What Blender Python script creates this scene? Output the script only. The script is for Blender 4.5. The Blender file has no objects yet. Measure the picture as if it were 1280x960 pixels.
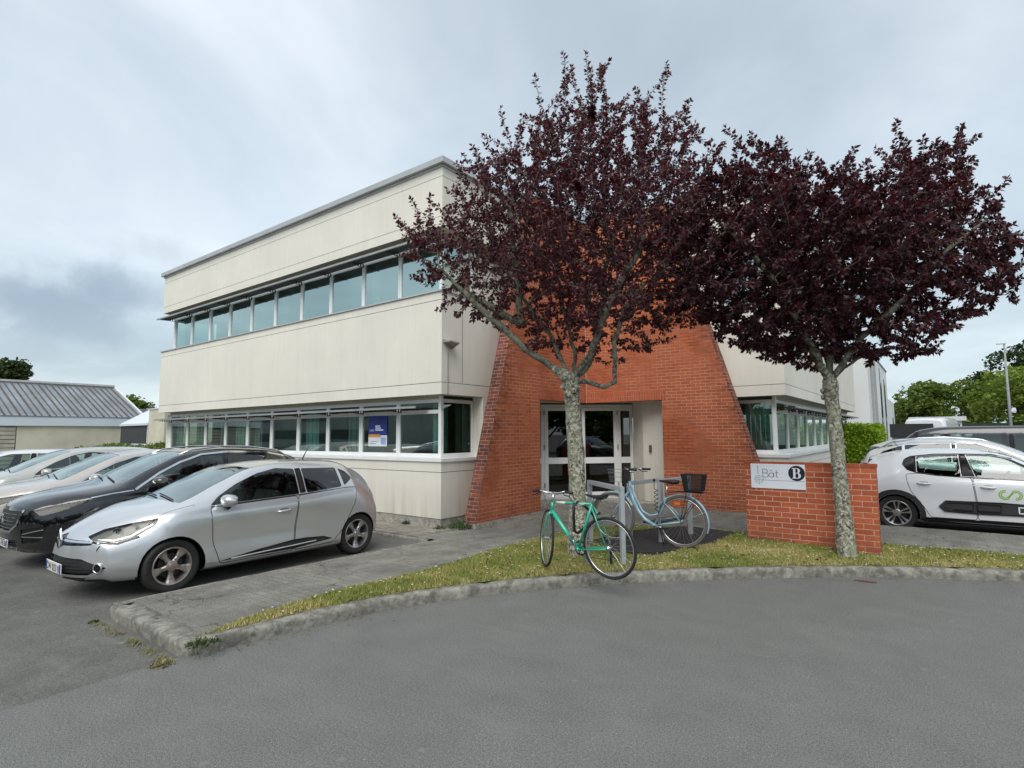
import bpy, bmesh, math, random
import numpy as np
from mathutils import Vector, Matrix
from mathutils.bvhtree import BVHTree
R = math.radians
rng = random.Random(7)
scene = bpy.context.scene
COL = scene.collection

# ------------------------------------------------------------------ objects
def mesh_obj(name, verts, faces, mat=None, parent=None, smooth=False, mats=None, fmats=None):
    me = bpy.data.meshes.new(name)
    me.from_pydata([tuple(v) for v in verts], [], [tuple(f) for f in faces])
    for m in (mats or ([mat] if mat else [])):
        me.materials.append(m)
    if fmats is not None:
        me.polygons.foreach_set('material_index', list(fmats))
    if smooth:
        me.polygons.foreach_set('use_smooth', [True] * len(me.polygons))
    me.update()
    o = bpy.data.objects.new(name, me)
    COL.objects.link(o)
    if parent is not None:
        o.parent = parent
    return o

def tag(o, label=None, cat=None, group=None, kind=None):
    if label: o['label'] = label
    if cat: o['category'] = cat
    if group: o['group'] = group
    if kind: o['kind'] = kind
    return o

def thing(name, label, cat, loc=(0, 0, 0), rz=0.0, group=None, kind=None):
    o = bpy.data.objects.new(name, None)
    COL.objects.link(o)
    o.location = loc
    o.rotation_euler = (0, 0, rz)
    o.empty_display_size = 0.2
    return tag(o, label, cat, group, kind)

class MB:
    """collects shapes, then links them as one mesh object"""
    def __init__(s):
        s.v = []; s.f = []; s.m = []
        s.mi = 0
    def add(s, vs, fs):
        n = len(s.v)
        s.v += [tuple(v) for v in vs]
        s.f += [tuple(i + n for i in f) for f in fs]
        s.m += [s.mi] * len(fs)
        return s
    def box(s, x0, x1, y0, y1, z0, z1, M=None):
        vs = [(x, y, z) for z in (z0, z1) for y in (y0, y1) for x in (x0, x1)]
        if M is not None: vs = [M @ Vector(v) for v in vs]
        return s.add(vs, [(0, 2, 3, 1), (4, 5, 7, 6), (0, 1, 5, 4), (2, 6, 7, 3), (0, 4, 6, 2), (1, 3, 7, 5)])
    def prism(s, poly, z0, z1, M=None):
        n = len(poly)
        vs = [(x, y, z0) for x, y in poly] + [(x, y, z1) for x, y in poly]
        if M is not None: vs = [M @ Vector(v) for v in vs]
        fs = [tuple(range(n - 1, -1, -1)), tuple(range(n, 2 * n))]
        fs += [(i, (i + 1) % n, n + (i + 1) % n, n + i) for i in range(n)]
        return s.add(vs, fs)
    def tube(s, pts, rad, n=8, caps=True, closed=False):
        pts = [Vector(p) for p in pts]
        m = len(pts)
        rads = rad if hasattr(rad, '__len__') else [rad] * m
        # parallel transport frame
        vs = []; fs = []
        prev = None
        for i, p in enumerate(pts):
            if closed:
                t = (pts[(i + 1) % m] - pts[i - 1])
            else:
                t = pts[min(i + 1, m - 1)] - pts[max(i - 1, 0)]
            if t.length < 1e-9: t = Vector((0, 0, 1))
            t.normalize()
            if prev is None:
                a = Vector((0, 0, 1)) if abs(t.z) < 0.9 else Vector((1, 0, 0))
                u = t.cross(a).normalized()
            else:
                u = prev - t * prev.dot(t)
                if u.length < 1e-6:
                    u = t.cross(Vector((0.3, 0.5, 0.8)))
                u.normalize()
            prev = u
            w = t.cross(u)
            for k in range(n):
                a = 2 * math.pi * k / n
                vs.append(p + (u * math.cos(a) + w * math.sin(a)) * rads[i])
        seg = m if closed else m - 1
        for i in range(seg):
            j = (i + 1) % m
            for k in range(n):
                k2 = (k + 1) % n
                fs.append((i * n + k, i * n + k2, j * n + k2, j * n + k))
        if caps and not closed:
            fs.append(tuple(range(n - 1, -1, -1)))
            fs.append(tuple((m - 1) * n + k for k in range(n)))
        return s.add(vs, fs)
    def lathe(s, prof, n=32, M=None, close=False):
        """prof: (radius, height) pairs around local z"""
        m = len(prof); vs = []
        for k in range(n):
            a = 2 * math.pi * k / n
            for r, h in prof:
                v = Vector((r * math.cos(a), r * math.sin(a), h))
                vs.append(M @ v if M is not None else v)
        fs = []
        for k in range(n):
            k2 = (k + 1) % n
            for i in range(m if close else m - 1):
                j = (i + 1) % m
                fs.append((k * m + i, k2 * m + i, k2 * m + j, k * m + j))
        return s.add(vs, fs)
    def ball(s, c, r, n=12, m=8, sc=(1, 1, 1), M=None):
        vs = []; fs = []
        for i in range(m + 1):
            th = math.pi * i / m
            for k in range(n):
                a = 2 * math.pi * k / n
                v = Vector((r * sc[0] * math.sin(th) * math.cos(a), r * sc[1] * math.sin(th) * math.sin(a), r * sc[2] * math.cos(th)))
                if M is not None: v = M @ v
                vs.append(v + Vector(c))
        for i in range(m):
            for k in range(n):
                k2 = (k + 1) % n
                fs.append((i * n + k, (i + 1) * n + k, (i + 1) * n + k2, i * n + k2))
        return s.add(vs, fs)
    def build(s, name, mat, parent=None, smooth=False, mats=None, bevel=0):
        o = mesh_obj(name, s.v, s.f, mat, parent, smooth, mats, s.m if mats else None)
        if bevel:
            b = o.modifiers.new('bevel', 'BEVEL'); b.width = bevel; b.segments = 2; b.limit_method = 'ANGLE'
        return o

def box_obj(name, x0, x1, y0, y1, z0, z1, mat, parent=None, bevel=0):
    return MB().box(x0, x1, y0, y1, z0, z1).build(name, mat, parent, bevel=bevel)

def pchip(xs, ys):
    xs = np.array(xs, float); ys = np.array(ys, float)
    h = np.diff(xs); dl = np.diff(ys) / h
    m = np.zeros(len(xs)); m[0] = dl[0]; m[-1] = dl[-1]
    for i in range(1, len(xs) - 1):
        if dl[i - 1] * dl[i] > 0:
            w1 = 2 * h[i] + h[i - 1]; w2 = h[i] + 2 * h[i - 1]
            m[i] = (w1 + w2) / (w1 / dl[i - 1] + w2 / dl[i])
    def f(x):
        x = np.clip(np.asarray(x, float), xs[0], xs[-1])
        i = np.clip(np.searchsorted(xs, x, side='right') - 1, 0, len(h) - 1)
        t = (x - xs[i]) / h[i]
        return ((2 * t**3 - 3 * t**2 + 1) * ys[i] + (t**3 - 2 * t**2 + t) * h[i] * m[i]
                + (-2 * t**3 + 3 * t**2) * ys[i + 1] + (t**3 - t**2) * h[i] * m[i + 1])
    return f

# ------------------------------------------------------------------ materials
def new_mat(name):
    m = bpy.data.materials.new(name); m.use_nodes = True
    nt = m.node_tree
    return m, nt, nt.nodes['Principled BSDF']

def N(nt, t, **kw):
    n = nt.nodes.new(t)
    for k, v in kw.items():
        if k in n.inputs: n.inputs[k].default_value = v
        else: setattr(n, k, v)
    return n

def ramp(nt, fac, stops, interp='LINEAR'):
    r = nt.nodes.new('ShaderNodeValToRGB')
    r.color_ramp.interpolation = interp
    e = r.color_ramp.elements
    while len(e) < len(stops): e.new(0.5)
    for i, (p, c) in enumerate(stops):
        e[i].position = p
        e[i].color = tuple(c) + (1,) if len(c) == 3 else c
    nt.links.new(fac, r.inputs[0])
    return r.outputs[0]

def g3(v): return (v, v, v)

def mixc(nt, fac, a, b, mode='MIX'):
    m = nt.nodes.new('ShaderNodeMix'); m.data_type = 'RGBA'; m.blend_type = mode
    for i, x in ((0, fac), (6, a), (7, b)):
        if hasattr(x, 'links'): nt.links.new(x, m.inputs[i])
        else: m.inputs[i].default_value = x if i == 0 else (tuple(x) + (1,) if len(x) == 3 else x)
    return m.outputs[2]

def noise(nt, scale, detail=4, rough=0.55, vec=None, sc=None, dist=0):
    n = N(nt, 'ShaderNodeTexNoise'); n.inputs['Scale'].default_value = scale
    n.inputs['Detail'].default_value = detail; n.inputs['Roughness'].default_value = rough
    n.inputs['Distortion'].default_value = dist
    if vec is None:
        vec = obj_coord(nt, sc)
    nt.links.new(vec, n.inputs['Vector'])
    return n.outputs['Fac']

def obj_coord(nt, sc=None, rot=None, loc=None):
    tc = nt.nodes.new('ShaderNodeTexCoord')
    if sc is None and rot is None and loc is None: return tc.outputs['Object']
    mp = nt.nodes.new('ShaderNodeMapping')
    nt.links.new(tc.outputs['Object'], mp.inputs[0])
    if loc: mp.inputs[1].default_value = loc
    if rot: mp.inputs[2].default_value = rot
    if sc: mp.inputs[3].default_value = sc
    return mp.outputs[0]

def bump(nt, bsdf, h, strength=0.3, dist=0.01):
    b = nt.nodes.new('ShaderNodeBump'); b.inputs['Strength'].default_value = strength
    b.inputs['Distance'].default_value = dist
    nt.links.new(h, b.inputs['Height']); nt.links.new(b.outputs[0], bsdf.inputs['Normal'])

def plain(name, col, rough=0.5, metal=0.0, coat=0.0, spec=0.5, var=0.12, vscale=6.0):
    """simple procedural surface: colour with a little dirt variation"""
    m, nt, b = new_mat(name)
    n = noise(nt, vscale, 5)
    lo = tuple(c * (1 - var) for c in col); hi = tuple(min(1, c * (1 + var)) for c in col)
    nt.links.new(ramp(nt, n, [(0.3, lo), (0.7, hi)]), b.inputs['Base Color'])
    b.inputs['Roughness'].default_value = rough
    b.inputs['Metallic'].default_value = metal
    b.inputs['Coat Weight'].default_value = coat
    b.inputs['Coat Roughness'].default_value = 0.03
    b.inputs['Specular IOR Level'].default_value = spec
    return m

def glass_mat(name, tint=(0.55, 0.8, 0.75), refl=0.12, rough=0.0, ior=1.5, rcol=(1, 1, 1)):
    """thin pane: tinted see-through with mirror reflection by angle"""
    m, nt, b = new_mat(name)
    nt.nodes.remove(b)
    out = nt.nodes['Material Output']
    tr = N(nt, 'ShaderNodeBsdfTransparent'); tr.inputs[0].default_value = tuple(tint) + (1,)
    gl = N(nt, 'ShaderNodeBsdfGlossy'); gl.inputs['Roughness'].default_value = rough
    gl.inputs[0].default_value = tuple(rcol) + (1,)
    fr = N(nt, 'ShaderNodeFresnel'); fr.inputs[0].default_value = ior
    ad = N(nt, 'ShaderNodeMath', operation='ADD', use_clamp=True); ad.inputs[1].default_value = refl
    nt.links.new(fr.outputs[0], ad.inputs[0])
    mx = N(nt, 'ShaderNodeMixShader')
    nt.links.new(ad.outputs[0], mx.inputs[0]); nt.links.new(tr.outputs[0], mx.inputs[1]); nt.links.new(gl.outputs[0], mx.inputs[2])
    nt.links.new(mx.outputs[0], out.inputs[0])
    return m

FONT = {}
def text_mesh(s, size=1.0):
    """outline of a word from the built-in font: verts (x,y), faces; x centred, baseline at 0"""
    if s in FONT: vs, fs = FONT[s]
    else:
        cu = bpy.data.curves.new('word', 'FONT'); cu.body = s; cu.resolution_u = 3
        cu.align_x = 'CENTER'
        o = bpy.data.objects.new('word', cu); COL.objects.link(o)
        dg = bpy.context.evaluated_depsgraph_get(); dg.update()
        me = bpy.data.meshes.new_from_object(o.evaluated_get(dg))
        vs = [(v.co.x, v.co.y) for v in me.vertices]; fs = [tuple(p.vertices) for p in me.polygons]
        bpy.data.objects.remove(o); bpy.data.curves.remove(cu); bpy.data.meshes.remove(me)
        FONT[s] = (vs, fs)
    return [(x * size, y * size) for x, y in vs], fs
# ------------------------------------------------------------------ camera
CAM = Vector((7.844, -8.076, 1.85))
def set_camera():
    f, pitch, roll, yaw = 697.06, .0900610, -.0064858, .644536
    def ray(px, py):
        X = (px - 640) / f; Y = (480 - py) / f
        cr, sr = math.cos(roll), math.sin(roll)
        x = cr * X - sr * Y; up = sr * X + cr * Y
        c, s = math.cos(pitch), math.sin(pitch)
        y = c - s * up; z = s + c * up
        return Vector((x * math.cos(yaw) - y * math.sin(yaw), x * math.sin(yaw) + y * math.cos(yaw), z))
    fw = ray(640, 480).normalized(); rt = (ray(641, 480) - ray(640, 480)).normalized(); up = rt.cross(fw)
    m = Matrix((rt, up, -fw)).transposed().to_4x4(); m.translation = CAM
    cd = bpy.data.cameras.new('camera'); cam = bpy.data.objects.new('camera', cd); COL.objects.link(cam)
    cam.matrix_world = m; cd.sensor_width = 36; cd.lens = f / 1280 * 36
    cd.clip_start = .05; cd.clip_end = 3000
    scene.camera = cam

SUN_EL, SUN_AZ = R(50), R(-66)     # direction the light comes from, measured in the ground plane
def set_world():
    w = bpy.data.worlds.new('World'); scene.world = w; w.use_nodes = True
    nt = w.node_tree; bg = nt.nodes['Background']; out = nt.nodes['World Output']
    sky = N(nt, 'ShaderNodeTexSky'); sky.sky_type = 'NISHITA'; sky.sun_disc = False
    sky.sun_elevation = SUN_EL; sky.sun_rotation = math.pi / 2 - SUN_AZ; sky.dust_density = 2.0
    nt.links.new(sky.outputs[0], bg.inputs[0]); bg.inputs[1].default_value = .09
    # cloud cover: thick overcast with darker banks, laid out on the sky's own directions
    tc = N(nt, 'ShaderNodeTexCoord')
    sep = N(nt, 'ShaderNodeSeparateXYZ'); nt.links.new(tc.outputs['Generated'], sep.inputs[0])
    mx = N(nt, 'ShaderNodeMath', operation='MAXIMUM'); mx.inputs[1].default_value = 0.0; nt.links.new(sep.outputs[2], mx.inputs[0])
    ad = N(nt, 'ShaderNodeMath', operation='ADD'); ad.inputs[1].default_value = .22; nt.links.new(mx.outputs[0], ad.inputs[0])
    cx = N(nt, 'ShaderNodeMath', operation='DIVIDE'); cy = N(nt, 'ShaderNodeMath', operation='DIVIDE')
    nt.links.new(sep.outputs[0], cx.inputs[0]); nt.links.new(ad.outputs[0], cx.inputs[1])
    nt.links.new(sep.outputs[1], cy.inputs[0]); nt.links.new(ad.outputs[0], cy.inputs[1])
    cb = N(nt, 'ShaderNodeCombineXYZ'); nt.links.new(cx.outputs[0], cb.inputs[0]); nt.links.new(cy.outputs[0], cb.inputs[1])
    n1 = noise(nt, 1.0, 6, .52, cb.outputs[0], dist=.4)
    n2 = noise(nt, .45, 2, .5, cb.outputs[0])
    c1 = ramp(nt, n1, [(.30, (.47, .55, .59)), (.45, (.57, .645, .685)), (.56, (.70, .76, .79)), (.70, (.92, .94, .95))])
    # brighter towards the hidden sun and the horizon
    rmp = ramp(nt, sep.outputs[2], [(0.0, (.92, .97, .98)), (.12, (.86, .92, .95)), (.4, (.84, .89, .95)), (1.0, (1.0, 1.0, 1.04))])
    col = mixc(nt, 1.0, c1, rmp, 'MULTIPLY')
    wide = ramp(nt, n2, [(.3, g3(.84)), (.7, g3(1.08))])
    col = mixc(nt, 1.0, col, wide, 'MULTIPLY')
    # one dark bank of cloud low over the car park
    def bank(direction, inner, outer, colr, amt, nscale=8):
        nonlocal col
        d = Vector(direction).normalized()
        vd = N(nt, 'ShaderNodeVectorMath', operation='SUBTRACT'); vd.inputs[1].default_value = d
        nv = N(nt, 'ShaderNodeVectorMath', operation='NORMALIZE'); nt.links.new(tc.outputs['Generated'], nv.inputs[0])
        nt.links.new(nv.outputs[0], vd.inputs[0])
        sc = N(nt, 'ShaderNodeVectorMath', operation='MULTIPLY'); sc.inputs[1].default_value = (1, 1, 2.6); nt.links.new(vd.outputs[0], sc.inputs[0])
        ln = N(nt, 'ShaderNodeVectorMath', operation='LENGTH'); nt.links.new(sc.outputs[0], ln.inputs[0])
        nn = noise(nt, nscale, 6, .6, tc.outputs['Generated'], dist=.3)
        wob = N(nt, 'ShaderNodeMath', operation='MULTIPLY_ADD'); wob.inputs[1].default_value = .26; wob.inputs[2].default_value = -.13; nt.links.new(nn, wob.inputs[0])
        s2 = N(nt, 'ShaderNodeMath', operation='ADD'); nt.links.new(ln.outputs[1], s2.inputs[0]); nt.links.new(wob.outputs[0], s2.inputs[1])
        mr = N(nt, 'ShaderNodeMapRange'); mr.interpolation_type = 'SMOOTHSTEP'
        mr.inputs[1].default_value = inner; mr.inputs[2].default_value = outer; mr.inputs[3].default_value = amt; mr.inputs[4].default_value = 0
        nt.links.new(s2.outputs[0], mr.inputs[0])
        col = mixc(nt, mr.outputs[0], col, colr)
    for b in CLOUD_BANKS: bank(*b)
    bg2 = N(nt, 'ShaderNodeBackground'); nt.links.new(col, bg2.inputs[0]); bg2.inputs[1].default_value = SKY_GAIN
    ms = N(nt, 'ShaderNodeMixShader'); ms.inputs[0].default_value = .86
    nt.links.new(bg.outputs[0], ms.inputs[1]); nt.links.new(bg2.outputs[0], ms.inputs[2]); nt.links.new(ms.outputs[0], out.inputs[0])
    sd = bpy.data.lights.new('sun', 'SUN'); s = bpy.data.objects.new('sun', sd); COL.objects.link(s)
    sd.energy = SUN_W; sd.angle = R(46); sd.color = (1.0, .97, .92)
    dirv = Vector((math.cos(SUN_AZ) * math.cos(SUN_EL), math.sin(SUN_AZ) * math.cos(SUN_EL), math.sin(SUN_EL)))
    s.rotation_euler = dirv.to_track_quat('Z', 'Y').to_euler()
    s.location = (0, -20, 30)
    scene.view_settings.view_transform = 'Standard'; scene.view_settings.look = 'None'
    scene.view_settings.gamma = 1; scene.view_settings.exposure = EXPO
    scene.cycles.max_bounces = 8; scene.cycles.transparent_max_bounces = 24
    scene.cycles.diffuse_bounces = 3; scene.cycles.glossy_bounces = 4
    scene.cycles.use_adaptive_sampling = True
    try:
        scene.cycles.use_denoising = True
    except Exception: pass

# ------------------------------------------------------------------ ground
def m_asphalt(name, base, patch_amt=.25, streak=False, light=(.30, .30, .28), mid_amt=.19):
    m, nt, b = new_mat(name)
    co = obj_coord(nt)
    big = noise(nt, .35, 5, .6, co); mid = noise(nt, 2.2, 6, .65, co); fine = noise(nt, 170, 2, .7, co); fine2 = noise(nt, 60, 3, .7, co)
    lo = tuple(c * (1 - patch_amt) for c in base); hi = tuple(c * (1 + patch_amt) for c in base)
    c = ramp(nt, big, [(.3, lo), (.7, hi)])
    c = mixc(nt, 1, c, ramp(nt, mid, [(.3, g3(1 - mid_amt)), (.7, g3(1 + mid_amt))]), 'MULTIPLY')
    c = mixc(nt, 1, c, ramp(nt, fine, [(.30, g3(.35)), (.5, g3(1.0)), (.70, g3(1.9))]), 'MULTIPLY')
    c = mixc(nt, 1, c, ramp(nt, fine2, [(.32, g3(.70)), (.68, g3(1.32))]), 'MULTIPLY')
    # scattered pale stains, gum spots and loose grit
    st = noise(nt, 1.1, 6, .6, obj_coord(nt, (1.0, 3.2, 1), (0, 0, .6)))
    c = mixc(nt, ramp(nt, st, [(.56, g3(0)), (.74, g3(.42))]), c, light)
    v = N(nt, 'ShaderNodeTexVoronoi'); v.inputs['Scale'].default_value = 2.3; v.inputs['Randomness'].default_value = 1; nt.links.new(co, v.inputs['Vector'])
    c = mixc(nt, ramp(nt, v.outputs['Distance'], [(.035, g3(.8)), (.07, g3(0))]), c, light)
    v2 = N(nt, 'ShaderNodeTexVoronoi'); v2.inputs['Scale'].default_value = 11; nt.links.new(co, v2.inputs['Vector'])
    c = mixc(nt, ramp(nt, v2.outputs['Distance'], [(.035, g3(.8)), (.06, g3(0))]), c, (.42, .40, .35))
    if not streak:
        # pale grains of exposed stone
        sp = noise(nt, 105, 2, .6, obj_coord(nt, None, None, (1, 7, 3)))
        c = mixc(nt, ramp(nt, sp, [(.66, g3(0)), (.73, g3(.55))]), c, (.36, .36, .34))
    if streak:
        # small unit paving: joints that show here and there through the dirt
        pb = N(nt, 'ShaderNodeTexBrick'); pb.inputs['Scale'].default_value = 1; pb.inputs['Brick Width'].default_value = .21; pb.inputs['Row Height'].default_value = .105
        pb.inputs['Mortar Size'].default_value = .004; pb.inputs['Mortar Smooth'].default_value = .4
        nt.links.new(obj_coord(nt, None, (0, 0, .0)), pb.inputs['Vector'])
        pb.inputs['Color1'].default_value = (.86, .86, .86, 1); pb.inputs['Color2'].default_value = (1.08, 1.08, 1.08, 1); pb.inputs['Mortar'].default_value = (.42, .42, .40, 1)
        c = mixc(nt, ramp(nt, noise(nt, 1.4, 4, .6, co), [(.35, g3(.35)), (.6, g3(1))]), c, mixc(nt, 1, c, pb.outputs['Color'], 'MULTIPLY'))
        w = noise(nt, 3.0, 7, .65, obj_coord(nt, (1.0, .28, 1)))
        c = mixc(nt, 1, c, ramp(nt, w, [(.34, g3(.80)), (.5, g3(1)), (.66, g3(1.15))]), 'MULTIPLY')
        cr = N(nt, 'ShaderNodeTexVoronoi'); cr.feature = 'DISTANCE_TO_EDGE'; cr.inputs['Scale'].default_value = 1.15
        wv = N(nt, 'ShaderNodeVectorMath', operation='ADD'); nt.links.new(obj_coord(nt, (1, .55, 1)), wv.inputs[0])
        nz = N(nt, 'ShaderNodeTexNoise'); nz.inputs['Scale'].default_value = 2.6; nz.inputs['Detail'].default_value = 5; nt.links.new(co, nz.inputs['Vector'])
        ns = N(nt, 'ShaderNodeVectorMath', operation='SCALE'); ns.inputs[3].default_value = .55; nt.links.new(nz.outputs['Color'], ns.inputs[0]); nt.links.new(ns.outputs[0], wv.inputs[1])
        nt.links.new(wv.outputs[0], cr.inputs['Vector'])
        c = mixc(nt, ramp(nt, cr.outputs['Distance'], [(.003, g3(.6)), (.010, g3(0))]), c, (.03, .03, .028))
    nt.links.new(c, b.inputs['Base Color'])
    b.inputs['Roughness'].default_value = .88
    b.inputs['Specular IOR Level'].default_value = .3
    h = mixc(nt, .5, fine, fine2)
    bump(nt, b, h, .55, .006)
    return m

def m_concrete(name, base, rough_bump=.4, lichen=0.0, scale=1.0):
    m, nt, b = new_mat(name)
    co = obj_coord(nt)
    n1 = noise(nt, 1.6 * scale, 6, .6, co); n2 = noise(nt, 14 * scale, 6, .65, co); n3 = noise(nt, 90 * scale, 3, .7, co)
    c = ramp(nt, n1, [(.3, tuple(x * .8 for x in base)), (.7, tuple(min(1, x * 1.15) for x in base))])
    c = mixc(nt, 1, c, ramp(nt, n2, [(.32, g3(.62)), (.5, g3(1.0)), (.7, g3(1.3))]), 'MULTIPLY')
    if lichen:
        c = mixc(nt, ramp(nt, noise(nt, 9, 5, .7, co), [(.55, g3(0)), (.62, g3(lichen))]), c, (.42, .43, .36))
        c = mixc(nt, ramp(nt, noise(nt, 6, 6, .7, obj_coord(nt, None, None, (3, 1, 2))), [(.50, g3(0)), (.60, g3(lichen))]), c, (.045, .042, .035))
    nt.links.new(c, b.inputs['Base Color']); b.inputs['Roughness'].default_value = .9
    bump(nt, b, mixc(nt, .5, n2, n3), rough_bump, .012)
    return m

def flat_poly(name, pts, z, mat, kind='structure', seg=None, zf=None):
    bm = bmesh.new()
    vs = [bm.verts.new((x, y, z)) for x, y in pts]
    bm.faces.new(vs)
    bmesh.ops.triangulate(bm, faces=bm.faces)
    bm.normal_update()
    for f in bm.faces:
        if f.normal.z < 0: f.normal_flip()
    me = bpy.data.meshes.new(name); bm.to_mesh(me); bm.free(); me.materials.append(mat)
    o = bpy.data.objects.new(name, me); COL.objects.link(o)
    if kind: o['kind'] = kind
    return o

def curve_pts(P, step=.12):
    """Catmull-Rom through points"""
    P = [Vector(p) for p in P]; out = []
    for i in range(len(P) - 1):
        p0 = P[max(i - 1, 0)]; p1 = P[i]; p2 = P[i + 1]; p3 = P[min(i + 2, len(P) - 1)]
        n = max(1, int((p2 - p1).length / step))
        for k in range(n):
            t = k / n
            out.append(.5 * ((2 * p1) + (p2 - p0) * t + (2 * p0 - 5 * p1 + 4 * p2 - p3) * t * t + (3 * p1 - p0 - 3 * p2 + p3) * t ** 3))
    out.append(P[-1])
    return out

KERB = [(2.74, -5.80), (2.83, -5.4), (2.93, -4.7), (3.15, -3.9), (3.57, -3.05), (4.13, -2.22), (4.82, -1.43), (5.57, -.70), (6.38, -.02), (7.2, .57), (8.63, 1.34), (10.4, 2.05), (12.5, 2.6), (16, 3.0), (26, 3.3)]
LAWN_IN = [(2.63, -5.6), (2.5, -5.0), (2.46, -4.0), (2.58, -2.8), (2.5, -1.6), (2.48, -.4), (2.6, .8), (3.0, 1.5), (3.7, 1.95), (4.7, 2.15), (6.2, 2.2), (8.6, 2.5), (12, 2.9), (16, 3.3), (26, 3.7)]

def off_line(P, d):
    out = []
    for i, p in enumerate(P):
        t = (P[min(i + 1, len(P) - 1)] - P[max(i - 1, 0)]); t.normalize()
        out.append(p + Vector((-t.y, t.x)) * d)
    return out

def kerb_mesh(line, wd, z1, name, mat, z0=-.05, seed=1, stone=1.0, rough=.008, walk=False):
    from mathutils import noise as mn
    vs = []; fs = []
    prof = [(0.012, z0), (0.0, z1 - .045), (.008, z1 - .015), (.03, z1), (wd - .01, z1 + .004), (wd, z1 - .02), (wd, z1 - .08)]
    L_ = 0; prev = None
    inner = [off_line(line, o) for o, _ in prof]
    dist = [0]
    for a, b in zip(line, line[1:]): dist.append(dist[-1] + (b - a).length)
    for i, p in enumerate(line):
        ph = (dist[i] % stone) / stone
        g = .016 if (ph < .035 or ph > .975) else 0
        for j, (o, z) in enumerate(prof):
            q = inner[j][i]
            nz = mn.noise(Vector((q.x * 6, q.y * 6, z * 9 + seed))) * rough + mn.noise(Vector((q.x * 19, q.y * 19, z * 25))) * rough * .6
            zz = z + (nz * .7 if 1 <= j <= 4 else 0) - (g if 1 <= j <= 4 else 0)
            t = (line[min(i + 1, len(line) - 1)] - line[max(i - 1, 0)]).normalized(); nrm = Vector((-t.y, t.x))
            q = q + nrm * ((nz + g) if j <= 2 else 0)
            if walk: zz += walk_z(q.x, q.y) - .118 if j >= 1 else 0
            vs.append((q.x, q.y, zz))
    m = len(prof)
    for i in range(len(line) - 1):
        for j in range(m - 1): fs.append((i * m + j, (i + 1) * m + j, (i + 1) * m + j + 1, i * m + j + 1))
    o = mesh_obj(name, vs, fs, mat, smooth=True); o['kind'] = 'structure'
    return o

_AR = {}
def near_d(x, y, pts):
    k = id(pts)
    if k not in _AR: _AR[k] = np.array([(p.x, p.y) for p in pts])
    a = _AR[k]
    return math.sqrt(((a[:, 0] - x) ** 2 + (a[:, 1] - y) ** 2).min())

def lawn_height(x, y, kin, lin):
    return .125 + .085 * min(1, min(near_d(x, y, kin), near_d(x, y, lin)) / .8)

def walk_z(x, y):
    """height of the walkway: it dips towards the office corner"""
    zl = np.interp(y, [-4.8, -2.0, -.6, .6, 2.6, 4.0], [.118, .075, .030, .012, .075, .112])
    w = min(1, max(0, (x - .75) / 1.6)); w = w * w * (3 - 2 * w)
    return float(zl * (1 - w) + .118 * w)

def warp_sheet(o, dz):
    bm = bmesh.new(); bm.from_mesh(o.data)
    for k in range(-6, 27): bmesh.ops.bisect_plane(bm, geom=bm.faces[:] + bm.edges[:] + bm.verts[:], plane_co=(0, k * .4 - 3.0, 0), plane_no=(0, 1, 0))
    for k in range(-2, 9): bmesh.ops.bisect_plane(bm, geom=bm.faces[:] + bm.edges[:] + bm.verts[:], plane_co=(k * .35, 0, 0), plane_no=(1, 0, 0))
    for v in bm.verts: v.co.z = walk_z(v.co.x, v.co.y) + dz
    bmesh.ops.triangulate(bm, faces=bm.faces)
    for f in bm.faces:
        if f.normal.z < 0: f.normal_flip()
    bm.to_mesh(o.data); bm.free()

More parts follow.
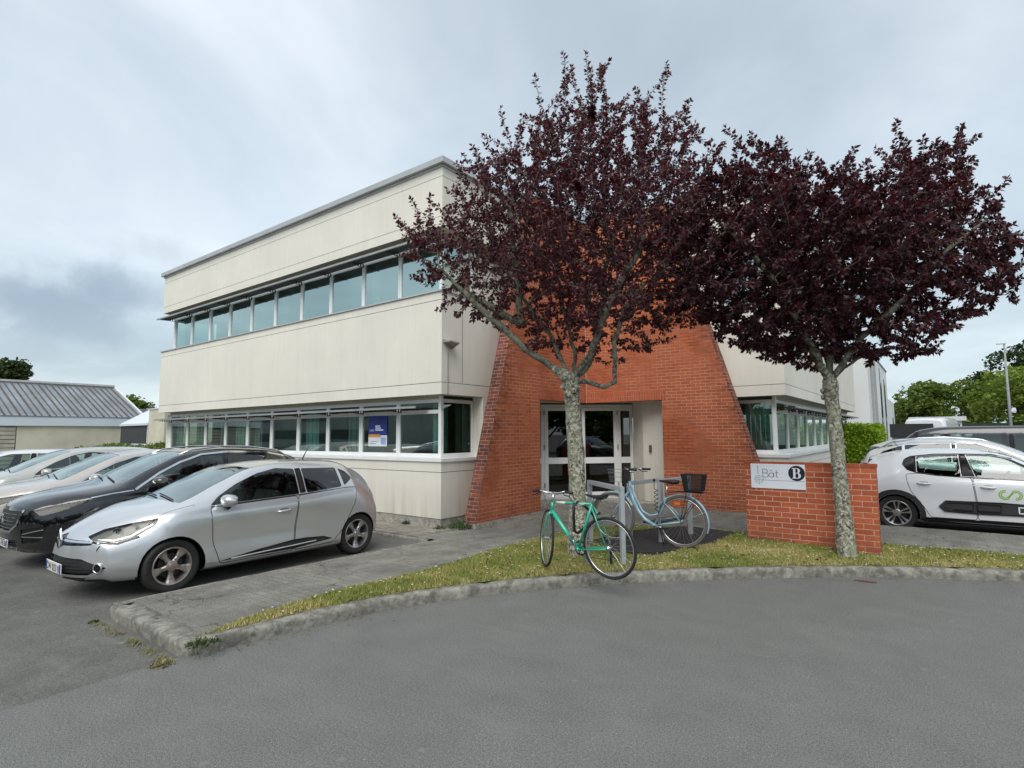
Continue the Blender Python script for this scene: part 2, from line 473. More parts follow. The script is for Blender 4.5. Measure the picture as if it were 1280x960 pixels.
def build_ground():
    m_park = m_asphalt('old_tarmac', (.122, .120, .109), .2, light=(.24, .235, .215))
    m_road = m_asphalt('road_tarmac', (.150, .152, .142), .05, mid_amt=.09, light=(.21, .205, .19))
    m_path = m_asphalt('path_tarmac', (.205, .198, .172), .18, streak=True, light=(.26, .25, .22))
    m_kerb = m_concrete('kerb_concrete', (.25, .24, .205), .7, .5)
    m_slab = m_concrete('paving_concrete', (.27, .245, .205), .5, .3)
    # one sheet to the horizon; the newer road surface lies over it in front of the camera
    flat_poly('ground', [(-900, -900), (900, -900), (900, 900), (-900, 900)], -.006, m_park)
    kc = curve_pts(KERB)
    kin = [Vector(p) for p in kc]
    road = [(2.67, -5.80), (2.67, -60), (60, -60), (60, 3.36)] + [(p.x, p.y + .04) for p in reversed([q for q in kc if q.x > 2.9])]
    flat_poly('road', road, 0.0, m_road)
    # raised walkway in front of the building: a plate with the kerb round it
    li = curve_pts(LAWN_IN)
    kin_in = off_line(kc, .13)
    nose = [(.93, -5.72), (2.66, -5.70)]
    path = [(.93, -1.22), (.93, -5.72), (2.62, -5.70)] + [(p.x, p.y) for p in li] + [(26, 4.55), (5.2, 4.55), (5.33, 5.17), (2.3, 6.2), (-1, 5.2), (-.35, 0), (-16, 0), (-16, -1.0), (.85, -1.0)]
    wo = flat_poly('walkway', path, .118, m_path); warp_sheet(wo, 0.0)
    # strip along the long facade (older concrete)
    wo = flat_poly('facade_pavement', [(-16, -1.0), (.30, -1.0), (.30, 0.05), (-16, .05)], .118, m_slab); warp_sheet(wo, .004)
    kerb_mesh(kc, .14, .12, 'kerb', m_kerb)
    n_line = curve_pts([(.90, -5.66), (.95, -5.83), (1.5, -5.85), (2.2, -5.86), (2.66, -5.86), (2.76, -5.78)], .1)
    kb = box_obj('kerb_end_bed', .86, 1.25, -5.80, -5.55, -.02, .109, m_kerb); kb['kind'] = 'structure'
    kerb_mesh(n_line, .22, .122, 'kerb_end', m_kerb, seed=4)
    kerb_mesh(curve_pts([(-16, -1.08), (-8, -1.08), (.72, -1.08)], .25), .09, .112, 'kerb_car_park', m_slab, seed=7, rough=.006, walk=True)
    kerb_mesh(curve_pts([(.84, -1.08), (.85, -3.5), (.86, -5.8)], .15), .08, .118, 'kerb_car_park_side', m_kerb, seed=9, rough=.008, walk=True)
    kerb_mesh(curve_pts([(30, 4.62), (14, 4.62), (5.3, 4.62)], .25), .08, .118, 'kerb_right_bays', m_kerb, seed=9, rough=.008)
    # soil sheet under the turf
    m_soil, nt, b = new_mat('soil')
    nt.links.new(ramp(nt, noise(nt, 2.2, 6, .65), [(.35, (.12, .13, .035)), (.52, (.24, .21, .085)), (.66, (.40, .33, .18))]), b.inputs['Base Color'])
    b.inputs['Roughness'].default_value = .95
    poly = [(p.x, p.y) for p in li] + [(p.x, p.y) for p in reversed(kin_in)]
    xs = np.arange(2.2, 14.2, .12)
    def inside(x, y): return in_poly(poly, x, y)
    lin = li[::2]; kk = kin_in[::2]
    vs = []; idx = {}; fs = []
    H = {}
    for i, x in enumerate(np.arange(1.7, 26.2, .13)):
        for j, y in enumerate(np.arange(-5.8, 4.1, .13)):
            if inside(x, y): H[i, j] = (x, y, lawn_height(x, y, kk, lin))
    for (i, j) in H:
        if (i + 1, j) in H and (i, j + 1) in H and (i + 1, j + 1) in H:
            f = []
            for k in ((i, j), (i + 1, j), (i + 1, j + 1), (i, j + 1)):
                if k not in idx: idx[k] = len(vs); vs.append(H[k])
                f.append(idx[k])
            fs.append(tuple(f))
    o = mesh_obj('lawn_soil', vs, fs, m_soil, smooth=True); o['kind'] = 'structure'
    o2 = flat_poly('lawn_edge_soil', poly, .1245, m_soil)
    # turf blades
    m_gr, nt, b = new_mat('turf')
    at = N(nt, 'ShaderNodeAttribute'); at.attribute_name = 'tone'
    pn = noise(nt, 1.3, 4, .6)
    a1 = ramp(nt, at.outputs['Fac'], [(0, (.11, .16, .028)), (.4, (.22, .255, .05)), (.72, (.40, .35, .12)), (1, (.58, .48, .25))])
    nt.links.new(a1, b.inputs['Base Color']); b.inputs['Roughness'].default_value = .7
    r = np.random.default_rng(3)
    from mathutils import noise as mn
    P = []
    while len(P) < 62000:
        x = r.uniform(1.8, 15.0) if r.random() < .72 else r.uniform(1.8, 8.5); y = r.uniform(-5.8, 3.5)
        if not inside(x, y): continue
        dd = math.hypot(x - CAM.x, y - CAM.y)
        if r.random() > min(1, (8.5 / dd) ** 1.2): continue
        if in_poly(MAT_POLY, x, y): continue
        P.append((x, y))
    vs = []; fs = []; tone = []
    for (x, y) in P:
        dry = mn.noise(Vector((x * 1.1, y * 1.1, 0))) * .9 + mn.noise(Vector((x * 4, y * 4, 3))) * .5
        dmin = near_d(x, y, kk)
        dry += max(0, .35 - dmin) * .9
        if r.random() < .25 * max(0, dry + .2): continue
        z = lawn_height(x, y, kk, lin) if dmin > .0 else .12
        for k in range(2):
            a = r.uniform(0, 6.28); h = r.uniform(.012, .038) * (1.15 - .5 * min(1, max(0, dry))); w = r.uniform(.004, .008)
            lx, ly = math.cos(a) * w, math.sin(a) * w; bx, by = r.uniform(-.02, .02, 2)
            ox, oy = r.uniform(-.015, .015, 2)
            n = len(vs)
            vs += [(x + ox - lx, y + oy - ly, z - .005), (x + ox + lx, y + oy + ly, z - .005), (x + ox + bx, y + oy + by, z + h)]
            fs.append((n, n + 1, n + 2)); tone.append(min(1, max(0, .47 + .50 * dry + r.normal(0, .17))))
    # daisies
    o = mesh_obj('grass', vs, fs, m_gr)
    at = o.data.attributes.new('tone', 'FLOAT', 'FACE'); at.data.foreach_set('value', tone)
    tag(o, 'short patchy green and straw coloured turf between kerb and walkway', 'grass', kind='stuff')
    m_d = plain('daisy_white', (.8, .8, .76), .8)
    b = MB()
    for _ in range(420):
        while True:
            x = r.uniform(1.9, 14); y = r.uniform(-5.6, 3.3)
            if inside(x, y) and not in_poly(MAT_POLY, x, y): break
        z = lawn_height(x, y, kk, lin) + .035; s_ = .011
        b.add([(x + s_ * math.cos(a), y + s_ * math.sin(a), z + (.003 if k % 2 else 0)) for k, a in enumerate([6.28 * k / 6 for k in range(6)])], [(0, 1, 2, 3, 4, 5)])
    o = b.build('daisies', m_d); tag(o, 'tiny white daisies dotted through the turf', 'daisies', kind='stuff')
    # weeds at the kerb nose, along the foot of the kerb and by the wall
    m_w = plain('weed_green', (.06, .10, .03), .8, var=.4, vscale=40); m_w2 = plain('weed_straw', (.24, .22, .10), .85, var=.3, vscale=30)
    def weed(cx, cy, cz, rad, n, hmax, mat, name, label, seed):
        rr = random.Random(seed); b = MB()
        for _ in range(n):
            a = rr.uniform(0, 6.28); q = rr.uniform(0, 1) ** .6 * rad; x = cx + q * math.cos(a); y = cy + q * math.sin(a)
            h = hmax * rr.uniform(.3, 1) * (1.1 - q / rad * .7); w = rr.uniform(.006, .014); t = rr.uniform(0, 6.28); l = rr.uniform(.2, .9) * h
            b.add([(x - w * math.cos(t), y - w * math.sin(t), cz), (x + w * math.cos(t), y + w * math.sin(t), cz), (x + l * math.sin(t) + w, y - l * math.cos(t), cz + h * .8), (x + l * 1.2 * math.sin(t), y - l * 1.2 * math.cos(t), cz + h)], [(0, 1, 2, 3)])
        o = b.build(name, mat); tag(o, label, 'weed')
    weed(2.80, -5.74, .10, .14, 160, .07, m_w, 'weed', 'leafy green weed growing over the rounded nose of the kerb', 1)
    weed(2.72, -6.02, -.004, .10, 120, .06, m_w2, 'weed', 'dry straw tuft in the gutter just off the kerb nose', 2)
    weed(1.0, -5.98, -.004, .05, 50, .045, m_w, 'weed', 'small green tuft at the far end of the kerb nose by the silver hatchback', 3)
    b = MB(); rr = random.Random(5)
    for _ in range(520):
        t = rr.choice([.05, .2, .32, .55, .6, .78, .95]) + rr.gauss(0, .035); x = 1.05 + t * 1.6; y = -5.93 - abs(rr.gauss(0, .05)); w = .006; h = rr.uniform(.01, .045); a = rr.uniform(0, 6.28)
        b.add([(x - w, y, -.005), (x + w, y, -.005), (x + rr.uniform(-.03, .03), y + rr.uniform(-.03, .03), h)], [(0, 1, 2)])
    o = b.build('gutter_weeds', m_w2); tag(o, 'straw and moss growing along the foot of the kerb end', 'weeds', kind='stuff')
    weed(.05, -.09, .02, .13, 60, .12, m_w, 'weed', 'weed at the foot of the pale corner of the building', 6)
    weed(.30, .30, .02, .28, 220, .22, m_w, 'weed', 'ragged plant growing between the pale wall and the slanted brick wall', 7)
    weed(-.95, -.06, .03, .09, 60, .11, m_w, 'weed', 'small weed at the wall foot behind the silver hatchback', 8)
    # gutter leaf litter along the lawn kerb
    b = MB(); rr = random.Random(9); 
    for p, q in zip(kc, kc[1:]):
        for _ in range(5):
            t = rr.random(); c = p.lerp(q, t); d = (q - p).normalized(); o_ = abs(rr.gauss(0, .13)) + .01
            x, y = c.x + d.y * o_, c.y - d.x * o_; s_ = rr.uniform(.006, .02); a = rr.uniform(0, 6.28)
            b.add([(x + s_ * math.cos(a), y + s_ * math.sin(a), .004 + rr.uniform(0, .008)), (x - s_ * .5 * math.sin(a), y + s_ * .5 * math.cos(a), .004), (x - s_ * math.cos(a), y - s_ * math.sin(a), .006), (x + s_ * .5 * math.sin(a), y - s_ * .5 * math.cos(a), .004 + rr.uniform(0, .006))], [(0, 1, 2, 3)])
    o = b.build('leaf_litter', plain('dead_leaf', (.20, .15, .09), .9, var=.5, vscale=20)); tag(o, 'brown crumbs of dead leaf along the foot of the kerb', 'leaf litter', kind='stuff')
    b = MB(); b.prism([(RX + .12 * math.cos(a), RY + .04 * math.sin(a)) for a in [6.28 * k / 14 for k in range(14)]], .001, .006)
    o = b.build('rust_stain_plate', plain('rust', (.10, .045, .03), .8)); tag(o, 'small rusty cover set in the road below the sign wall', 'cover')

# dark mulch bed under the bicycle racks
MAT_POLY = [(3.55, -.30), (3.75, .95), (4.25, 1.80), (5.15, 1.62), (5.12, .55), (4.70, -.66), (4.2, -.88)]
def build_mat():
    m, nt, b = new_mat('black_mulch')
    nt.links.new(ramp(nt, noise(nt, 30, 5, .7), [(.3, (.008, .008, .009)), (.7, (.03, .03, .032))]), b.inputs['Base Color'])
    b.inputs['Roughness'].default_value = .85; bump(nt, b, noise(nt, 60, 4, .7), .6, .01)
    rr = random.Random(4); P = []
    q = MAT_POLY + [MAT_POLY[0]]
    for a, c in zip(q, q[1:]):
        for k in range(8):
            t = k / 8; P.append((a[0] + (c[0] - a[0]) * t + rr.uniform(-.03, .03), a[1] + (c[1] - a[1]) * t + rr.uniform(-.03, .03)))
    o = MB().prism(P, .12, .222).build('ground_mat', m)
    tag(o, 'black mulch bed under the blue bicycle and the steel racks', 'mulch bed')
# ------------------------------------------------------------------ car kit
def paint(name, col, metal=0.0, rough=0.35, coat=1.0, flake=0.05):
    m, nt, b = new_mat(name)
    n = noise(nt, 900, 1); d = noise(nt, 1.7, 5)
    lo = tuple(c * (1 - flake) for c in col); hi = tuple(min(1, c * (1 + flake)) for c in col)
    c1 = ramp(nt, n, [(0.35, lo), (0.65, hi)])
    # road dust settles low on the body
    sep = N(nt, 'ShaderNodeSeparateXYZ'); nt.links.new(obj_coord(nt), sep.inputs[0])
    mr = N(nt, 'ShaderNodeMapRange'); mr.inputs[1].default_value = 0.55; mr.inputs[2].default_value = 0.1; mr.inputs[3].default_value = 0; mr.inputs[4].default_value = 0.35
    nt.links.new(sep.outputs[2], mr.inputs[0])
    mu = N(nt, 'ShaderNodeMath', operation='MULTIPLY'); nt.links.new(mr.outputs[0], mu.inputs[0]); nt.links.new(d, mu.inputs[1])
    nt.links.new(mixc(nt, mu.outputs[0], c1, (0.22, 0.2, 0.17)), b.inputs['Base Color'])
    b.inputs['Metallic'].default_value = metal; b.inputs['Roughness'].default_value = rough
    b.inputs['Coat Weight'].default_value = coat; b.inputs['Coat Roughness'].default_value = 0.04
    return m

MT = {}
def car_mats():
    MT['glass'] = glass_mat('car_glass', (0.60, 0.74, 0.70), 0.05)
    MT['screen'] = glass_mat('windscreen_glass', (0.45, 0.58, 0.54), 0.26, rcol=(.88, .97, .96))
    MT['glass_dark'] = glass_mat('privacy_glass', (0.06, 0.07, 0.07), 0.05)
    MT['lens'] = glass_mat('lamp_lens', (0.80, 0.82, 0.80), 0.0, ior=1.4)
    MT['trim'] = plain('black_plastic', (0.022, 0.022, 0.024), 0.5)
    MT['gloss'] = plain('gloss_black', (0.008, 0.008, 0.009), 0.12)
    MT['seam'] = plain('panel_gap', (0.006, 0.006, 0.006), 0.8)
    MT['tyre'] = plain('tyre_rubber', (0.018, 0.017, 0.016), 0.75, vscale=30, var=.3)
    MT['alloy'] = plain('alloy_rim', (0.42, 0.41, 0.40), 0.3, 0.85, vscale=12, var=.2)
    MT['alloyd'] = plain('dirty_alloy', (0.42, 0.365, 0.335), 0.38, 0.75, vscale=12, var=.3)
    MT['chrome'] = plain('chrome', (0.75, 0.76, 0.78), 0.12, 1.0)
    MT['red'] = plain('tail_lamp_red', (0.30, 0.01, 0.015), 0.12, coat=1)
    MT['inner'] = plain('cabin_lining', (0.035, 0.036, 0.038), 0.8)
    MT['seat'] = plain('seat_fabric', (0.09, 0.09, 0.095), 0.9)
    MT['reflector'] = plain('lamp_reflector', (0.26, 0.26, 0.24), 0.45, 0.4)
    MT['plate'] = plain('plate_white', (0.72, 0.72, 0.70), 0.35)
    MT['ink'] = plain('plate_ink', (0.015, 0.015, 0.018), 0.5)
    MT['eu'] = plain('plate_blue', (0.02, 0.07, 0.35), 0.4)
    MT['white_strip'] = plain('bright_strip', (0.7, 0.72, 0.74), 0.2)

def in_poly(poly, x, y):
    c = False; n = len(poly); j = n - 1
    for i in range(n):
        xi, yi = poly[i]; xj, yj = poly[j]
        if (yi > y) != (yj > y) and x < (xj - xi) * (y - yi) / (yj - yi) + xi: c = not c
        j = i
    return c

def smooth_poly(poly, rad=0.0, n=3):
    """round the corners of a closed polygon"""
    if rad <= 0: return poly
    out = []; m = len(poly)
    for i in range(m):
        a = Vector(poly[i - 1]); b = Vector(poly[i]); c = Vector(poly[(i + 1) % m])
        u = (a - b); v = (c - b)
        r = min(rad, u.length * .45, v.length * .45)
        p = b + u.normalized() * r; q = b + v.normalized() * r
        for k in range(n + 1):
            t = k / n
            w = p * (1 - t) ** 2 + b * 2 * t * (1 - t) + q * t * t
            out.append((w.x, w.y))
    return out

def cut(bm, poly, ia, ib, cond):
    """score the surface along a polygon seen along one axis; return the faces inside it"""
    a0 = min(p[0] for p in poly) - .002; a1 = max(p[0] for p in poly) + .002
    b0 = min(p[1] for p in poly) - .002; b1 = max(p[1] for p in poly) + .002
    def near():
        out = []
        for f in bm.faces:
            aa = [v.co[ia] for v in f.verts]; bb = [v.co[ib] for v in f.verts]
            if max(aa) < a0 or min(aa) > a1 or max(bb) < b0 or min(bb) > b1: continue
            if cond(f): out.append(f)
        return out
    n = len(poly)
    cand = set(near())
    for i in range(n):
        p = poly[i]; q = poly[(i + 1) % n]
        da = q[0] - p[0]; db = q[1] - p[1]
        if abs(da) + abs(db) < 1e-6: continue
        no = Vector((0, 0, 0)); no[ia] = db; no[ib] = -da
        co = Vector((0, 0, 0)); co[ia] = p[0]; co[ib] = p[1]
        s0 = min(p[0], q[0]) - .05, max(p[0], q[0]) + .05, min(p[1], q[1]) - .05, max(p[1], q[1]) + .05
        fs = [f for f in cand if not (max(v.co[ia] for v in f.verts) < s0[0] or min(v.co[ia] for v in f.verts) > s0[1]
                                        or max(v.co[ib] for v in f.verts) < s0[2] or min(v.co[ib] for v in f.verts) > s0[3])]
        geom = set(fs)
        for f in fs: geom.update(f.edges); geom.update(f.verts)
        if not fs: continue
        cand.difference_update(fs)
        rg = bmesh.ops.bisect_plane(bm, geom=list(geom), dist=1e-5, plane_co=co, plane_no=no)
        cand.update(f for f in rg['geom'] if isinstance(f, bmesh.types.BMFace))
    res = []
    for f in cand:
        c = f.calc_center_median()
        if in_poly(poly, c[ia], c[ib]): res.append(f)
    return res

def take(bm, faces, inset=0.0, flip=False, scale_out=None):
    """remove faces from bm and return (verts, faces) pushed inwards by inset"""
    bm.normal_update()
    idx = {}; vs = []; fs = []
    for f in faces:
        row = []
        for v in f.verts:
            if v.index not in idx or True:
                key = v
                if key not in idx:
                    idx[key] = len(vs); vs.append(v.co - v.normal * inset)
                row.append(idx[key])
        fs.append(tuple(row))
    bmesh.ops.delete(bm, geom=list(faces), context='FACES')
    return vs, fs

def make_hull(S):
    L = S['L']
    K = np.array(S['knots'], float)      # d, w, zb, zbelt, ybelt_in, yr, zr, zt
    F = [pchip(K[:, 0], K[:, j]) for j in range(1, K.shape[1])]
    ds = sorted(set([0, .004, .012, .025, .045, .07, .1] + list(np.linspace(.13, L - .13, S.get('nst', 92))) + [L - x for x in (0, .004, .012, .025, .045, .07, .1)]))
    nzf = pchip(*zip(*S['nose'])); nzr = pchip(*zip(*S['tail']))
    cf, pf = S.get('plan_front', (.30, 2.8)); cr_, pr = S.get('plan_rear', (.14, 3.2))
    rings = []
    seg = [2, 1, 2, 4, 4, 3, 7, 4, 4]
    def fade(t, a): 
        t = min(1, max(0, t / a)); return 1 - t * t * (3 - 2 * t)
    for d in ds:
        w, zb, zbelt, yin, yr, zr, zt = [float(f(d)) for f in F]
        hs = S.get('crease', .0)
        P = [(0, zb), (w * .55, zb), (w - .10, zb + .004), (w - .035, zb + .05), (w - .006, zb + .18), (w, zb + .42 * (zbelt - zb) + .06),
             (w - .012, zbelt - .13), (w - yin, zbelt), (yr, zr), (yr * .55, zr + .78 * (zt - zr)), (0, zt)]
        seg2 = [1, 1, 1, 2, 3, 4, 3, 6, 4, 4]
        sc = S.get('scoop', 0) * math.exp(-((d / L - .50) / .24) ** 4)
        if sc:      # waist pressed in below the shoulder line, flared out again at the sill
            P[6] = (w - .012 + .010 * sc / .02, P[6][1]); P[5] = (w - sc, zb + .38 * (zbelt - zb) + .06); P[4] = (w - sc * .35, zb + .16); P[3] = (w - .02, zb + .05)
        P3 = [Vector((0, p[0], p[1])) for p in P]
        pts = []
        for i in range(len(P) - 1):
            p1 = P3[i]; p2 = P3[i + 1]
            p0 = P3[i - 1] if i else p1 + (p1 - p2)
            p3 = P3[i + 2] if i + 2 < len(P) else Vector((0, -P[-2][0], P[-2][1]))
            l = (p2 - p1).length
            m1 = (p2 - p0) * (l / max(1e-6, (p2 - p1).length + (p1 - p0).length))
            m2 = (p3 - p1) * (l / max(1e-6, (p2 - p1).length + (p3 - p2).length))
            for k in range(seg2[i]):
                t = k / seg2[i]
                q = p1 * (2*t**3 - 3*t*t + 1) + m1 * (t**3 - 2*t*t + t) + p2 * (-2*t**3 + 3*t*t) + m2 * (t**3 - t*t)
                pts.append((q.y, q.z))
        pts.append((0, zt))
        # rounded edges towards both ends
        e = min(d / .13, (L - d) / .13, 1); k = math.sqrt(max(0, 1 - (1 - e) ** 2))
        zc = .5 * (zb + zt)
        ring = []
        w0 = float(F[0](0)); wl = float(F[0](L))
        for y, z in pts:
            y2 = y * (1 - .055 * (1 - k)); z2 = zc + (z - zc) * (1 - .085 * (1 - k))
            xf = cf * (abs(y2) / w0) ** pf * fade(d, 1.1) + float(nzf(z2)) * fade(d, .7)
            xr = cr_ * (abs(y2) / wl) ** pr * fade(L - d, .9) + float(nzr(z2)) * fade(L - d, .8)
            ring.append((L - d - xf + xr, y2, z2))
        rings.append(ring)
    n = len(rings[0])
    bm = bmesh.new()
    allv = []
    for ring in rings:
        row = [bm.verts.new((x, y, z)) for x, y, z in ring]
        mir = [row[0]] + [bm.verts.new((x, -y, z)) for x, y, z in ring[1:-1]] + [row[-1]]
        allv.append((row, mir))
    for (r0, m0), (r1, m1) in zip(allv, allv[1:]):
        for j in range(n - 1):
            bm.faces.new((r0[j], r0[j + 1], r1[j + 1], r1[j]))
            bm.faces.new((m0[j], m1[j], m1[j + 1], m0[j + 1]))
    # front and rear caps
    w0 = float(F[0](0)); wl = float(F[0](L))
    for end, (row, mir) in ((0, allv[0]), (1, allv[-1])):
        KC = 18; prev = None
        for j in range(3, n - 1):
            a = row[j].co; cur = []
            for c in range(KC + 1):
                y = a.y * (1 - 2 * c / KC)
                if c == 0: cur.append(row[j]); continue
                if c == KC: cur.append(mir[j]); continue
                if end == 0: x = L - cf * (abs(y) / w0) ** pf - float(nzf(a.z))
                else: x = cr_ * (abs(y) / wl) ** pr + float(nzr(a.z))
                cur.append(bm.verts.new((x, y, a.z)))
            if prev:
                for c in range(KC):
                    q = (prev[c], prev[c + 1], cur[c + 1], cur[c])
                    bm.faces.new(q if end == 0 else q[::-1])
            else:
                lo = [row[2], row[1], row[0], mir[1], mir[2]]
                f = cur + lo[::-1]
                bm.faces.new(f if end else f[::-1])
            prev = cur
        top = row[-1]
        for c in range(KC):
            f = (prev[c], prev[c + 1], top)
            bm.faces.new(f if end == 0 else f[::-1])
    bmesh.ops.remove_doubles(bm, verts=bm.verts, dist=1e-5)
    bmesh.ops.recalc_face_normals(bm, faces=bm.faces)
    bm.normal_update()
    return bm

def wheel_parts(parent, x, y, r, wd, side, style='five', rim=None, rr=0.66):
    """tyre, rim and disc of one wheel; side +1 outer face towards +y"""
    root = bpy.data.objects.new('wheel', None); COL.objects.link(root); root.parent = parent
    root.location = (x, y, r)
    M = Matrix.Rotation(-math.pi / 2 * side, 4, 'X')    # local z -> +-y (outwards)
    ri = r * rr; h = wd / 2
    t = MB(); t.lathe([(ri - .004, -h * .8), (ri + .012, -h), (r * .93, -h * 1.02), (r, -h * .72), (r + .001, 0), (r, h * .72), (r * .965, h * .96), (r * .9, h * 1.05), (ri + .03, h * .98), (ri + .01, h * .9), (ri - .004, h * .86)], 48, M)
    t.build('tyre', MT['tyre'], root, True)
    m = MB()
    m.lathe([(ri + .002, h * .9), (ri - .004, h * .94), (ri - .016, h * .9), (ri - .022, h * .6), (ri - .03, -h * .7)], 48, M)
    ns = {'five': 5, 'six': 6, 'ten': 10, 'twin': 10}[style]
    for k in range(ns):
        a = 2 * math.pi * k / ns + .3
        if style == 'twin': a = 2 * math.pi * (k // 2) / 5 + (.20 if k % 2 else -.20) + .3
        Rz = Matrix.Rotation(a, 4, 'Z')
        w0, w1 = (r * .10, r * .155) if ns <= 6 else (r * .05, r * .07)
        prof = [(.13 * r, w0, h * .78), (.35 * r, w0 * .85, h * .70), (.52 * r, w1 * .9, h * .74), (ri - .012, w1 * 1.25, h * .86)]
        vs = []; fs = []
        for (rad, ww, zz) in prof:
            for sx, dz in ((-1, -.012), (-.55, 0), (.55, 0), (1, -.012)):
                vs.append(M @ Rz @ Vector((rad, sx * ww, zz + dz)))
            vs.append(M @ Rz @ Vector((rad, ww, zz - .035))); vs.append(M @ Rz @ Vector((rad, -ww, zz - .035)))
        q = 6
        for i in range(len(prof) - 1):
            for j in range(q):
                j2 = (j + 1) % q
                fs.append((i * q + j, i * q + j2, (i + 1) * q + j2, (i + 1) * q + j))
        m.add(vs, fs)
    m.lathe([(r * .2, h * .55), (r * .2, h * .76), (r * .17, h * .8), (.11 * r, h * .8), (.1 * r, h * .84), (0.001, h * .86)], 24, M)
    m.build('rim', rim or MT['alloy'], root, False)
    if style == 'twin':
        g = MB()
        for k in range(5):
            Rz = Matrix.Rotation(2 * math.pi * k / 5 + .3, 4, 'Z')
            vs = [M @ Rz @ Vector(p) for p in ((.12 * r, -.05 * r, h * .66), (.12 * r, .05 * r, h * .66), (ri - .02, .17 * r, h * .72), (ri - .02, -.17 * r, h * .72))]
            g.add(vs, [(0, 1, 2, 3)])
        g.build('rim_inlay', MT['gloss'], root)
    d = MB(); d.lathe([(ri - .03, -h * .5), (.02, -h * .5)], 32, M)
    d.lathe([(r * .45, h * .1), (r * .45, h * .16), (.05, h * .18)], 32, M)
    for k in range(5):
        a = 2 * math.pi * k / 5 + .6
        d.ball(M @ Vector((.075 * r / .3 * math.cos(a), .075 * r / .3 * math.sin(a), h * .8)), .009, 6, 4)
    d.build('brake_disc', MT['trim'], root, False)
    return root

def place_on(bvh, a, b, axis, sign, off=0.0):
    """point on the hull seen from outside along an axis"""
    if axis == 'y': o = Vector((a, 3 * sign, b)); dr = Vector((0, -sign, 0))
    elif axis == 'x': o = Vector((8 * sign + 2, a, b)); dr = Vector((-sign, 0, 0))
    else: o = Vector((a, b, 4)); dr = Vector((0, 0, -1))
    hit, nn, _, _ = bvh.ray_cast(o, dr)
    if hit is None: return None
    if nn.dot(dr) > 0: nn = -nn
    return hit + nn * off

def ribbon(mb, bvh, pts, wd, axis, sign, off=.0015, sub=.03, closed=False):
    """thin strip lying on the hull along a polyline"""
    P = []
    q = list(pts) + ([pts[0]] if closed else [])
    for p0, p1 in zip(q, q[1:]):
        l = math.hypot(p1[0] - p0[0], p1[1] - p0[1]); n = max(1, int(l / sub))
        for k in range(n): P.append((p0[0] + (p1[0] - p0[0]) * k / n, p0[1] + (p1[1] - p0[1]) * k / n))
    P.append(q[-1])
    L_ = []; R_ = []
    for i, p in enumerate(P):
        a = P[max(0, i - 1)]; b = P[min(len(P) - 1, i + 1)]
        dx, dy = b[0] - a[0], b[1] - a[1]; l = math.hypot(dx, dy) or 1
        nx, ny = -dy / l * wd / 2, dx / l * wd / 2
        L_.append(place_on(bvh, p[0] + nx, p[1] + ny, axis, sign, off)); R_.append(place_on(bvh, p[0] - nx, p[1] - ny, axis, sign, off))
    vs = []; fs = []
    for i in range(len(P) - 1):
        if None in (L_[i], R_[i], L_[i + 1], R_[i + 1]): continue
        if (L_[i] - L_[i + 1]).length > .12 or (R_[i] - R_[i + 1]).length > .12: continue
        n = len(vs); vs += [L_[i], R_[i], R_[i + 1], L_[i + 1]]; fs.append((n, n + 1, n + 2, n + 3))
    mb.add(vs, fs)

def patch(mb, bvh, poly, axis, sign, off=.002, step=.02, thick=0.0):
    """filled polygon laid over the hull, slightly proud, with an edge that goes down into it"""
    bm = bmesh.new()
    xs = [p[0] for p in poly]; ys = [p[1] for p in poly]
    nx = max(1, int((max(xs) - min(xs)) / step)); ny = max(1, int((max(ys) - min(ys)) / step))
    g = [[bm.verts.new((min(xs) - .001 + (max(xs) - min(xs) + .002) * i / nx, min(ys) - .001 + (max(ys) - min(ys) + .002) * j / ny, 0)) for j in range(ny + 1)] for i in range(nx + 1)]
    for i in range(nx):
        for j in range(ny): bm.faces.new((g[i][j], g[i + 1][j], g[i + 1][j + 1], g[i][j + 1]))
    ins = set(cut(bm, poly, 0, 1, lambda f: True))
    bmesh.ops.delete(bm, geom=[f for f in bm.faces if f not in ins], context='FACES')
    vs = []; idx = {}; bad = set()
    for v in bm.verts:
        p = place_on(bvh, v.co.x, v.co.y, axis, sign, off)
        idx[v] = len(vs)
        if p is None: bad.add(v); p = Vector((0, 0, 0))
        vs.append(p)
    fs = [tuple(idx[v] for v in f.verts) for f in bm.faces if not any(v in bad for v in f.verts)]
    # skirt
    for e in bm.edges:
        if len(e.link_faces) == 1 and not any(v in bad for v in e.verts):
            a, b = e.verts
            pa, pb = vs[idx[a]], vs[idx[b]]
            ia = place_on(bvh, a.co.x, a.co.y, axis, sign, -.01); ib = place_on(bvh, b.co.x, b.co.y, axis, sign, -.01)
            if ia is None or ib is None: continue
            n = len(vs); vs += [ia, ib]; fs.append((idx[a], idx[b], n + 1, n))
    bm.free()
    mb.add(vs, fs)

def plate(parent, x, y, z, ny, text, w=.52, h=.11, tilt=0.0, name='number_plate'):
    """ny=+1: the plate faces +x, -1: faces -x"""
    e = bpy.data.objects.new(name, None); COL.objects.link(e); e.parent = parent
    e.location = (x, y, z); e.rotation_euler = (0, tilt, 0 if ny > 0 else math.pi)
    MB().box(-.012, 0, -w / 2, w / 2, -h / 2, h / 2).build('plate_board', MT['plate'], e, bevel=.003)
    b = MB()
    b.box(0, .002, -w / 2 + .003, -w / 2 + .045, -h / 2 + .004, h / 2 - .004)
    b.box(0, .002, w / 2 - .045, w / 2 - .003, -h / 2 + .004, h / 2 - .004)
    b.build('blue_band', MT['eu'], e)
    vs, fs = text_mesh(text, .105)
    MB().add([(.0025, vx, vy - .037) for vx, vy in vs], fs).build('plate_text', MT['ink'], e)
    return e

